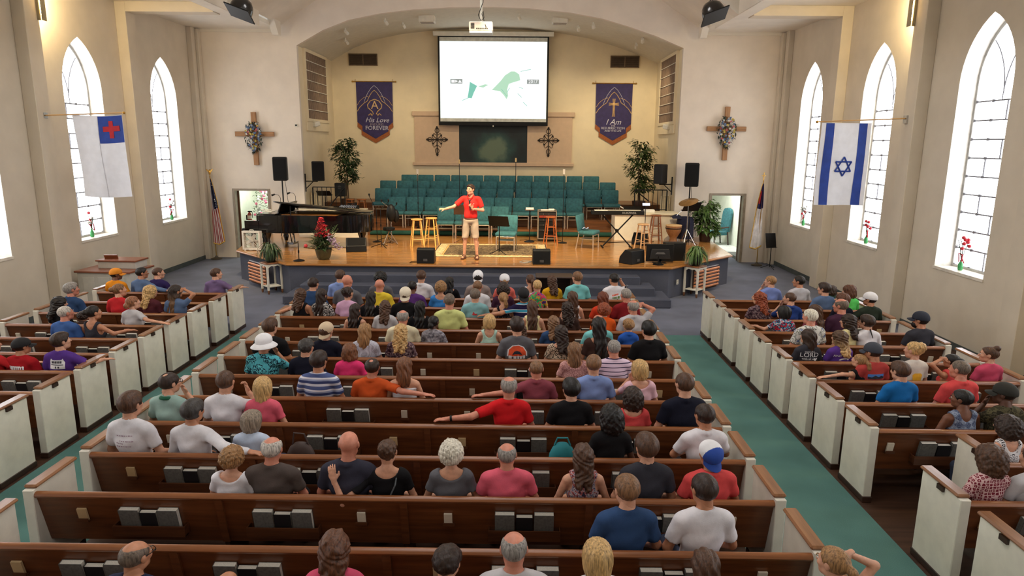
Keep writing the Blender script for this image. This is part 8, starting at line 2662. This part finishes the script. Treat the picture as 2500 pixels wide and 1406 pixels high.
NO_PEW_FRONT = set()
for i, (px_, ry, zt, b, al, ar, hair, hcol, cut, shirt, skin, label, ex) in enumerate(PEOPLE):
    if ry > 4:
        px_ = max(-2.84, min(2.84, px_)) if abs(px_) < 3.4 else math.copysign(max(5.08, min(7.12, abs(px_))), px_)
    ang = math.degrees(math.atan2(-0.25 - px_, 17.6 - ry))
    turn = ex.get('turn', ang + RND.uniform(-6, 6))
    byaw = max(-9, min(9, 0.35 * turn)) * (0.0 if 4.6 < abs(px_) < 5.35 and not ex.get('sandals') else 1.0)
    rel = max(-62, min(62, turn - byaw))
    nod = RND.uniform(-0.15, 0.25)
    top = 1.392 + (0.012 if hair not in ('none',) else 0.0) + (0.02 if ex.get('hat') else 0)
    kz = (zt - 0.445) / (top - 0.45)
    kx = (0.5 + 0.5 * kz)
    if b in 'gk':
        kx *= 0.97
    t = thing('person', label, 'person', (px_, ry + 0.21, 0.445 - 0.45 * kz), -math.radians(byaw), 'people seated in the %s pews' % ('centre' if abs(px_) < 3.4 else ('piano-side' if px_ < 0 else 'window-side')))
    t.scale = (kx, kx, kz)
    al, ar = [('rest%.2f' % (round(kz * 20) / 20)) if a_ == 'rest' else a_ for a_ in (al, ar)]
    key_t, key_n = round(rel / 12) * 12, round(nod * 4) / 4
    bo = link('body', body_mesh(b, al, ar, rel, nod), SKIN[skin], t)
    sk = (b, al, ar, cut)
    sh = link('shirt', shirt_mesh(*sk), cloth(shirt), t)
    m4 = head_matrix(key_t, key_n)
    if hair != 'none':
        ho = link('hair', hair_mesh(hair), HAIRM[hcol], t)
        fs = 0.955 if b in 'fgk' else 1.0
        ho.matrix_local = m4 @ Matrix.Diagonal((fs, 1, 1, 1))
    if ex.get('hat'):
        kind, col, rot, bcol = ex['hat']
        hm = hat_mesh(kind)
        c_ = link('hat' if kind == 'bucket' else 'cap', hm['crown'], HATM[col], t)
        c_.matrix_local = m4 @ Matrix.Rotation(0.0 if rot != 180 else (0.62 if kind == 'trucker' else 0.42), 4, 'X') @ Matrix.Rotation(math.radians(rot), 4, 'Z')
        link('brim', hm['brim'], HATM[bcol or col], c_)
        link('button', hm['button'], HATM[bcol or col], c_)
        if 'panel' in hm:
            link('front_panel', hm['panel'], HATM[bcol], c_)
    if abs(rel) > 22 or ex.get('glasses'):
        face_parts(t, m4, HAIRM[hcol])
    if ex.get('glasses'):
        glasses(t, m4)
    if ex.get('beard'):
        s = Solid((-0.1, -0.05, -0.16), (0.1, 0.13, 0.03), 0.008)
        s.ell((0, 0.045, -0.078), (0.064, 0.062, 0.062), 0.02)
        s.ell((0, 0.10, -0.045), (0.034, 0.03, 0.028), 0.006, True)
        link('beard', arr_mesh('beard', *s.arrays()), HAIRM[hcol], t).matrix_local = m4
    link('shorts' if ex.get('shorts') else 'trousers', SHORTS if ex.get('shorts') else TROUSERS, PANTS[3 if ex.get('shorts') else ex.get('pants', i % 4)], t)
    if ex.get('shorts'):
        key = ('legs', b, al, ar, key_t, key_n)
        v0 = np.empty(len(bo.data.vertices) * 3, np.float32)
        bo.data.vertices.foreach_get('co', v0)
        f0 = np.empty(len(bo.data.loops), np.int32)
        bo.data.loops.foreach_get('vertex_index', f0)
        bo.data = arr_mesh('body', *joined([(v0.reshape(-1, 3).astype(float), f0.reshape(-1, 4)), BARELEGS]))
        bo.data.materials.append(SKIN[skin])
    for s_ in SHOES:
        link('shoe', s_, SHOEM, t)
    for s_, size, z_, ink in ex.get('prints', ()):
        link('lettering', on_back(flat_words(s_, size * 0.9), sk, 0.0, z_), INK[ink], t)
    if ex.get('emblem'):
        hexa = [(-0.125, -0.07), (-0.115, 0.02), (-0.06, 0.075), (0.02, 0.085), (0.085, 0.055), (0.125, -0.01), (0.13, -0.07)]
        link('emblem_border', on_back(flat_poly([(x * 1.14, z * 1.14) for x, z in hexa]), sk, 0, 0.935, 0.005), INK['white'], t)
        link('emblem', on_back(flat_poly(hexa), sk, 0, 0.935, 0.008), INK['orange'], t)
        link('emblem_dark', on_back(flat_poly([(-0.07, -0.05), (-0.04, 0.0), (0.0, 0.012), (0.04, 0.0), (0.075, -0.05), (0.02, -0.035), (-0.03, -0.035)]), sk, 0, 0.935, 0.011), INK['dark'], t)  # dark shape printed on the orange emblem
        blocks(sk, 'emblem_block', INK['white'], 0.842, [(-0.12, -0.075, -0.02, 0.03), (-0.05, -0.008, -0.02, 0.026), (0.005, 0.03, -0.02, 0.03), (0.04, 0.07, -0.02, 0.024), (0.082, 0.115, -0.02, 0.03)], t)
    if ex.get('faint'):
        rr = random.Random(5)
        rc = []
        for zz, x0, x1 in ((0.06, -0.09, 0.07), (0.005, -0.06, 0.09), (-0.02, -0.10, -0.03), (-0.05, -0.10, 0.06)):
            x = x0
            while x < x1:
                w_ = rr.uniform(0.008, 0.022)
                rc.append((x, x + w_, zz - rr.uniform(0.003, 0.006), zz + rr.uniform(0.003, 0.006)))
                x += w_ + rr.uniform(0.004, 0.012)
        blocks(sk, 'faint_print', INK['ink'], 0.93, rc, t)
    if ex.get('redprint'):
        rr = random.Random(6)
        blocks(sk, 'white_print', INK['white'], 0.945, [(-0.125 + 0.032 * k, -0.105 + 0.032 * k, rr.uniform(-0.04, -0.02), rr.uniform(0.01, 0.035)) for k in range(8)] + [(-0.12 + 0.035 * k, -0.10 + 0.035 * k, 0.012, 0.03) for k in range(7)], t)
    if ex.get('badge'):
        link('white_badge', on_back(flat_poly([(-0.11, -0.08), (0.10, -0.08), (0.105, 0.02), (0.085, 0.05), (0.08, 0.075), (0.06, 0.055), (-0.06, 0.055), (-0.085, 0.075), (-0.10, 0.04)]), sk, 0, 0.965, 0.006), INK['white'], t)
        blocks(sk, 'dark_print', INK['dark'], 0.965, [(-0.075 + 0.024 * k, -0.058 + 0.024 * k, 0.005, 0.038) for k in range(6)] + [(-0.09, 0.085, -0.022, -0.012), (-0.03, -0.012, -0.07, -0.04), (0.01, 0.03, -0.07, -0.04)], t)
    if ex.get('heart'):
        link('heart', on_back(flat_poly([(0, -0.03), (0.034, 0.006), (0.03, 0.026), (0.014, 0.03), (0, 0.016), (-0.014, 0.03), (-0.03, 0.026), (-0.034, 0.006)]), sk, 0.095, 0.905, 0.008), INK['white'], t)
    if ex.get('swirl'):
        sw_ = [(0.10 * math.cos(a), 0.05 * math.sin(a)) for a in [0.2 + 2.6 * i / 8 for i in range(9)]]
        link('swirl', on_back(flat_poly(sw_ + [(x * 0.7, z * 0.62) for x, z in sw_[::-1]]), sk, 0.03, 0.90, 0.008), INK['white'], t)
    if ex.get('duck'):
        link('emblem', on_back(flat_poly([(-0.05, 0.0), (-0.03, -0.02), (0.03, -0.02), (0.05, 0.01), (0.02, 0.008), (0.0, 0.012), (-0.012, 0.04), (-0.032, 0.035), (-0.028, 0.015)]), sk, 0, 0.93, 0.006), INK['red'], t)
    if ex.get('logo'):
        blocks(sk, 'print_orange', INK['orange'], 0.95, [(-0.06 + 0.026 * k, -0.04 + 0.026 * k, -0.016 + 0.006 * k, 0.016 + 0.006 * k) for k in range(5)], t)
        blocks(sk, 'print_green', INK['green'], 0.90, [(-0.06 + 0.024 * k, -0.042 + 0.024 * k, -0.02, 0.012 + 0.004 * k) for k in range(4)] + [(0.05, 0.095, -0.02, 0.035), (0.03, 0.06, -0.05, -0.03)], t)
        m = thing('microphone', 'black handheld microphone held up by a seated man in the foremost row', 'microphone', (px_ + 0.20, ry + 0.33, 0.98))
        q = Euler((0.3, 0.75, 0)).to_matrix()
        MB().tube([q @ Vector((0, 0, -0.08)), q @ Vector((0, 0, 0.08))], [0.013, 0.02], 10).build('handle', BLACK, m)
        MB().ell(q @ Vector((0, 0, 0.10)), (0.028, 0.028, 0.028), 10, 8).build('grille', M('mic_grey', (110, 112, 118), 0.4, metal=0.6), m)
    if ex.get('patch'):
        link('emblem', on_back(flat_poly([(-0.12, -0.035), (0.12, -0.035), (0.12, 0.035), (-0.12, 0.035)]), sk, 0.0, 0.93, 0.006), INK['blue'], t)
        link('emblem_dark', on_back(flat_poly([(-0.12, -0.035), (0.12, -0.035), (0.12, -0.01), (0.07, 0.012), (0.03, -0.008), (-0.02, 0.018), (-0.07, -0.01), (-0.12, 0.0)]), sk, 0.0, 0.93, 0.009), INK['dark'], t)  # dark mountain ridge printed across the blue patch
    if ex.get('emblem_y'):
        link('emblem', on_back(flat_poly([(-0.065, -0.06), (0.065, -0.06), (0.07, 0.04), (0.04, 0.065), (-0.04, 0.065), (-0.07, 0.04)]), sk, 0.0, 0.90, 0.006), INK['yellow'], t)
    if ex.get('watch'):
        sh_, el_, wr_, _f, _u, _k = arm_joints(b, al, -1)
        p_ = Vector(el_).lerp(Vector(wr_), 0.86)
        d_ = (Vector(wr_) - Vector(el_)).normalized()
        MB().cyl(p_ - d_ * 0.012, p_ + d_ * 0.012, 0.036, n=14).build('watch', BLACK, t)
    if ex.get('collar'):
        nr = BUILD[b][2]
        MB().tube([(-nr * 0.9, 0.05, 1.09), (-nr * 1.2, -0.02, 1.112), (-nr * 0.75, -0.086, 1.122), (0, -0.102, 1.124), (nr * 0.75, -0.086, 1.122), (nr * 1.2, -0.02, 1.112), (nr * 0.9, 0.05, 1.09)], 0.024, 8).build('collar', M('collar_green', (26, 92, 66), 0.85), t, smooth=3.1)
    if ex.get('crossed'):
        s = Solid((-0.05, -0.05, 0.4), (0.6, 0.65, 0.95), 0.013)
        s.path([(0.30, 0.27, 0.72), (0.45, 0.43, 0.80), (0.34, 0.50, 0.66), (0.14, 0.50, 0.58)], [0.066, 0.062, 0.052, 0.038], 0.03)
        link('bare_knee', arr_mesh('knee', *s.arrays()), SKIN[skin], t)
        s = Solid((-0.05, -0.1, 0.4), (0.6, 0.65, 0.95), 0.013)
        s.limb((0.09, 0.05, 0.56), (0.345, 0.315, 0.742), 0.088, 0.080, 0.0)
        s.plane((0.66, 0.68, 0.32), 0.66 * 0.33 + 0.68 * 0.30 + 0.32 * 0.735)
        link('shorts_leg', arr_mesh('shorts_leg', *s.arrays()), cloth('navy'), t)
    if ex.get('braid'):
        MB().tube([(0.0, -0.075, 1.17), (0.0, -0.12, 1.10), (0.02, -0.14, 1.02)], [0.012, 0.010, 0.006], 6).build('braid', HAIRM['near_black'], t)
    if ex.get('strap'):
        MB().tube([(0.10, -0.06, 1.075), (0.09, -0.125, 0.98), (0.04, -0.14, 0.86), (0.0, -0.13, 0.74)], 0.008, 5).build('bag_strap', M('strap_grey', (84, 90, 94), 0.5), t)
    if ex.get('sandals'):
        MB().tube([(-0.16, 0.47, 0.10), (-0.12, 0.50, 0.115), (-0.08, 0.47, 0.10)], 0.012, 5).build('sandal_strap', DARKW, t)

# ---------------------------------------------------------------- the speaker on the stage (faces the pews)
def speaker_figure():
    t = thing('person', 'man in a red polo and khaki shorts standing on the stage with an arm out', 'person', (-0.28, 17.62, STZ + 0.012), PI - 0.12)
    t.scale = (1.06, 1.06, 1.065)
    ZH = 1.684
    sh = {1: np.array((0.20, -0.01, 1.455)), -1: np.array((-0.20, -0.01, 1.455))}
    el = {1: np.array((0.40, 0.08, 1.27)), -1: np.array((-0.295, 0.0, 1.19))}
    wr = {1: np.array((0.61, 0.19, 1.215)), -1: np.array((-0.075, 0.19, 1.235))}
    hip = {1: np.array((0.095, 0, 0.93)), -1: np.array((-0.095, 0, 0.93))}
    kn = {1: np.array((0.135, 0.03, 0.50)), -1: np.array((-0.125, 0.03, 0.50))}
    an = {1: np.array((0.170, -0.02, 0.075)), -1: np.array((-0.150, -0.02, 0.075))}
    s = Solid((-0.5, -0.25, 0.0), (0.72, 0.35, 1.6), 0.0115)
    s.ell((0, 0, 0.95), (0.15, 0.10, 0.13), 0.0)
    s.ell((0, 0, 1.12), (0.13, 0.085, 0.16), 0.06)
    s.ell((0, 0, 1.32), (0.16, 0.10, 0.16), 0.06)
    s.limb((-0.15, -0.01, 1.465), (0.15, -0.01, 1.465), 0.05, 0.05, 0.05)
    s.limb((0, -0.02, 1.48), (0, -0.005, 1.60), 0.056, 0.052, 0.03)
    for k in (1, -1):
        s.limb(sh[k], el[k], 0.049, 0.040, 0.03)
        s.limb(el[k], wr[k], 0.041, 0.027, 0.015)
        s.limb(hip[k], kn[k], 0.078, 0.052, 0.04)
        s.limb(kn[k], an[k], 0.050, 0.033, 0.02)
        s.ell(an[k] + np.array((0, -0.03, 0.27)), (0.044, 0.045, 0.10), 0.03)
        s.limb(an[k] + np.array((0, -0.03, -0.03)), an[k] + np.array((0.02 * k, 0.13, -0.042)), 0.036, 0.030, 0.02)
    m4 = Matrix.Translation((0, 0.02, ZH)) @ Matrix.Rotation(-math.radians(26), 4, 'Z') @ Matrix.Rotation(0.03, 4, 'X') @ Matrix.Scale(1.05, 4)
    hands = [hand_at(wr[1], (0.75, 0.45, 0.1), (0.1, 0.5, 0.8), 1, 'curl'), hand_at(wr[-1], (0.45, 0.35, 0.75), (0.2, 0.85, -0.4), -1, 'curl')]
    s.plane((0, 0, -1), -0.012)
    link('body', arr_mesh('body', *joined([s.arrays(), xf(HEADS['m'], m4)] + hands)), SKIN['fair'], t)
    q = Solid((-0.5, -0.25, 0.85), (0.6, 0.3, 1.62), 0.0115)
    q.ell((0, 0.005, 1.06), (0.165, 0.120, 0.14), 0.0)
    q.ell((0, 0.005, 1.16), (0.152, 0.110, 0.16), 0.06)
    q.ell((0, 0, 1.32), (0.178, 0.120, 0.16), 0.06)
    q.limb((-0.15, -0.01, 1.465), (0.15, -0.01, 1.465), 0.064, 0.064, 0.05)
    for k in (1, -1):
        a = q.blank()
        a.limb(sh[k], el[k], 0.066, 0.066, 0.0)
        n = (el[k] - sh[k]) / np.linalg.norm(el[k] - sh[k])
        a.plane(n, n @ (sh[k] + (el[k] - sh[k]) * 0.74))
        hh = np.clip(0.5 + 0.5 * (q.d - a.d) / 0.03, 0, 1)
        q.d = q.d + (a.d - q.d) * hh - 0.03 * hh * (1 - hh)
    q.ruffle(lambda x, y, z: 0.004 * np.sin(22 * z + 12 * x) * np.sin(9 * x + 1))
    q.path([(-0.05, -0.07, 1.555), (-0.075, 0.0, 1.55), (-0.05, 0.075, 1.50), (-0.012, 0.10, 1.455)], 0.014, 0.01)
    q.path([(0.05, -0.07, 1.555), (0.075, 0.0, 1.55), (0.05, 0.075, 1.50), (0.012, 0.10, 1.455)], 0.014, 0.01)
    q.limb((0, -0.02, 1.44), (0, 0.0, 1.7), 0.060, 0.07, 0.01, True)
    q.limb((0, 0.12, 1.44), (0, 0.08, 1.60), 0.015, 0.05, 0.01, True)
    q.plane((0, 0, -1), -0.975)
    link('polo_shirt', arr_mesh('shirt', *q.arrays()), M('red_polo', (226, 34, 28), 0.8, var=0.05, bump=0.2, bscale=120), t)
    g = Solid((-0.3, -0.2, 0.45), (0.3, 0.25, 1.05), 0.0115)
    g.ell((0, 0, 0.94), (0.165, 0.120, 0.11), 0.0)
    for k in (1, -1):
        g.limb(hip[k], kn[k] + (kn[k] - hip[k]) * 0.2, 0.092, 0.082, 0.03)
    g.ruffle(lambda x, y, z: 0.004 * np.sin(26 * z + 22 * x))
    g.plane((0, 0, -1), -0.515)
    g.plane((0, 0, 1), 1.0)
    link('shorts', arr_mesh('shorts', *g.arrays()), M('khaki_shorts', (178, 158, 140), 0.85, var=0.06, bump=0.2, bscale=120), t)
    bl = Solid((-0.25, -0.2, 0.94), (0.25, 0.2, 1.03), 0.0115)
    bl.ell((0, 0, 0.98), (0.172, 0.126, 0.13), 0.0)
    bl.plane((0, 0, 1), 1.0)
    bl.plane((0, 0, -1), -0.965)
    link('belt', arr_mesh('belt', *bl.arrays()), M('belt_brown', (84, 36, 28), 0.5), t)
    for k in (1, -1):
        f = Solid((-0.3, -0.15, -0.02), (0.3, 0.25, 0.14), 0.009)
        a = an[k]
        f.limb((a[0], a[1] - 0.04, 0.010), (a[0] + 0.02 * k, 0.135, 0.010), 0.044, 0.044, 0.0)
        f.plane((0, 0, 1), 0.016)
        f.plane((0, 0, -1), 0.008)
        so = link('sandal', arr_mesh('sandal', *f.arrays()), M('sandal_brown', (84, 50, 34), 0.6), t)
        st = MB()
        for yy, hh in ((0.03, 0.085), (0.09, 0.062)):
            st.tube([(a[0] - 0.046, yy, 0.01), (a[0] - 0.03, yy, hh), (a[0] + 0.01 * k, yy, hh + 0.01), (a[0] + 0.035, yy, hh - 0.01), (a[0] + 0.048, yy, 0.01)], 0.010, 5)
        st.tube([(a[0] - 0.045, -0.01, 0.02), (a[0] - 0.03, -0.06, 0.06), (a[0] + 0.03, -0.06, 0.06), (a[0] + 0.045, -0.01, 0.02)], 0.009, 5)
        st.build('strap', MATS['sandal_brown'], so)
    link('hair', hair_mesh('swoop'), HAIRM['near_brown'], t).matrix_local = m4
    face_parts(t, m4, HAIRM['near_black'])
    MB().ell((0, 0.091, -0.0605), (0.022, 0.010, 0.0055), 10, 6).build('lips', M('lips', (170, 92, 84), 0.5), t).matrix_local = m4
    MB().bb((-0.105, 0.108, 1.345), (-0.08, 0.116, 1.355)).build('shirt_logo', INK['white'], t)
    q_ = Vector(wr[-1]).lerp(Vector(el[-1]), 0.12)
    MB().cyl(q_ - Vector((0.010, -0.008, 0)), q_ + Vector((0.010, -0.008, 0)), 0.034, n=12).build('wristband', BLACK, t)
    m = thing('microphone', 'black handheld microphone held by the man in the red polo', 'microphone', (0, 0, 0))
    base = Matrix.LocRotScale(t.location, t.rotation_euler, t.scale)
    a, b_ = base @ Vector((-0.035, 0.245, 1.20)), base @ Vector((-0.005, 0.17, 1.45))
    m.location = a
    MB().tube([(0, 0, 0), tuple((b_ - a) * 0.8)], [0.015, 0.021], 10).build('handle', BLACK, m)
    MB().ell((b_ - a) * 0.92, (0.03, 0.03, 0.034), 10, 8).build('grille', M('mic_dark', (50, 50, 54), 0.5), m)


speaker_figure()

# small belongings on the pews
t = thing('handbag', 'small teal bag lying on an empty stretch of pew', 'bag', (1.42, 6.06 + 0.33, 0.442))
MB().ell((0, 0, 0.2), (0.14, 0.09, 0.2), 12, 8).build('body', M('teal_bag', (24, 120, 130), 0.7), t, smooth=3.1)
MB().tube([(-0.08, 0, 0.36), (-0.05, 0, 0.44), (0.05, 0, 0.44), (0.08, 0, 0.36)], 0.01).build('handle', M('teal_bag', (24, 120, 130), 0.7), t)
t = thing('handbag', 'brown leather handbag leaning beside the woman with the ash grey bob', 'bag', (-1.22, 6.03 + 0.34, 0.442))
MB().ell((0, 0, 0.19), (0.15, 0.08, 0.19), 12, 8).build('body', M('brown_bag', (62, 46, 42), 0.6), t, smooth=3.1)
MB().tube([(-0.08, 0, 0.34), (-0.06, 0, 0.47), (0.04, 0, 0.46), (0.08, 0, 0.34)], 0.009).build('handle', M('brown_bag', (62, 46, 42), 0.6), t)
t = thing('bottle', 'clear plastic water bottle standing on the floor by a window-side pew end', 'bottle', (4.86, 8.8, 0.0))
MB().lathe([(0.034, 0), (0.036, 0.02), (0.036, 0.15), (0.014, 0.20), (0.014, 0.215)], 12).build('bottle_body', M('bottle_plastic', (176, 178, 180), 0.2), t, smooth=0.8)
MB().lathe([(0.016, 0.0), (0.016, 0.02)], 10, (0, 0, 0.215)).build('cap', WHITE, t)
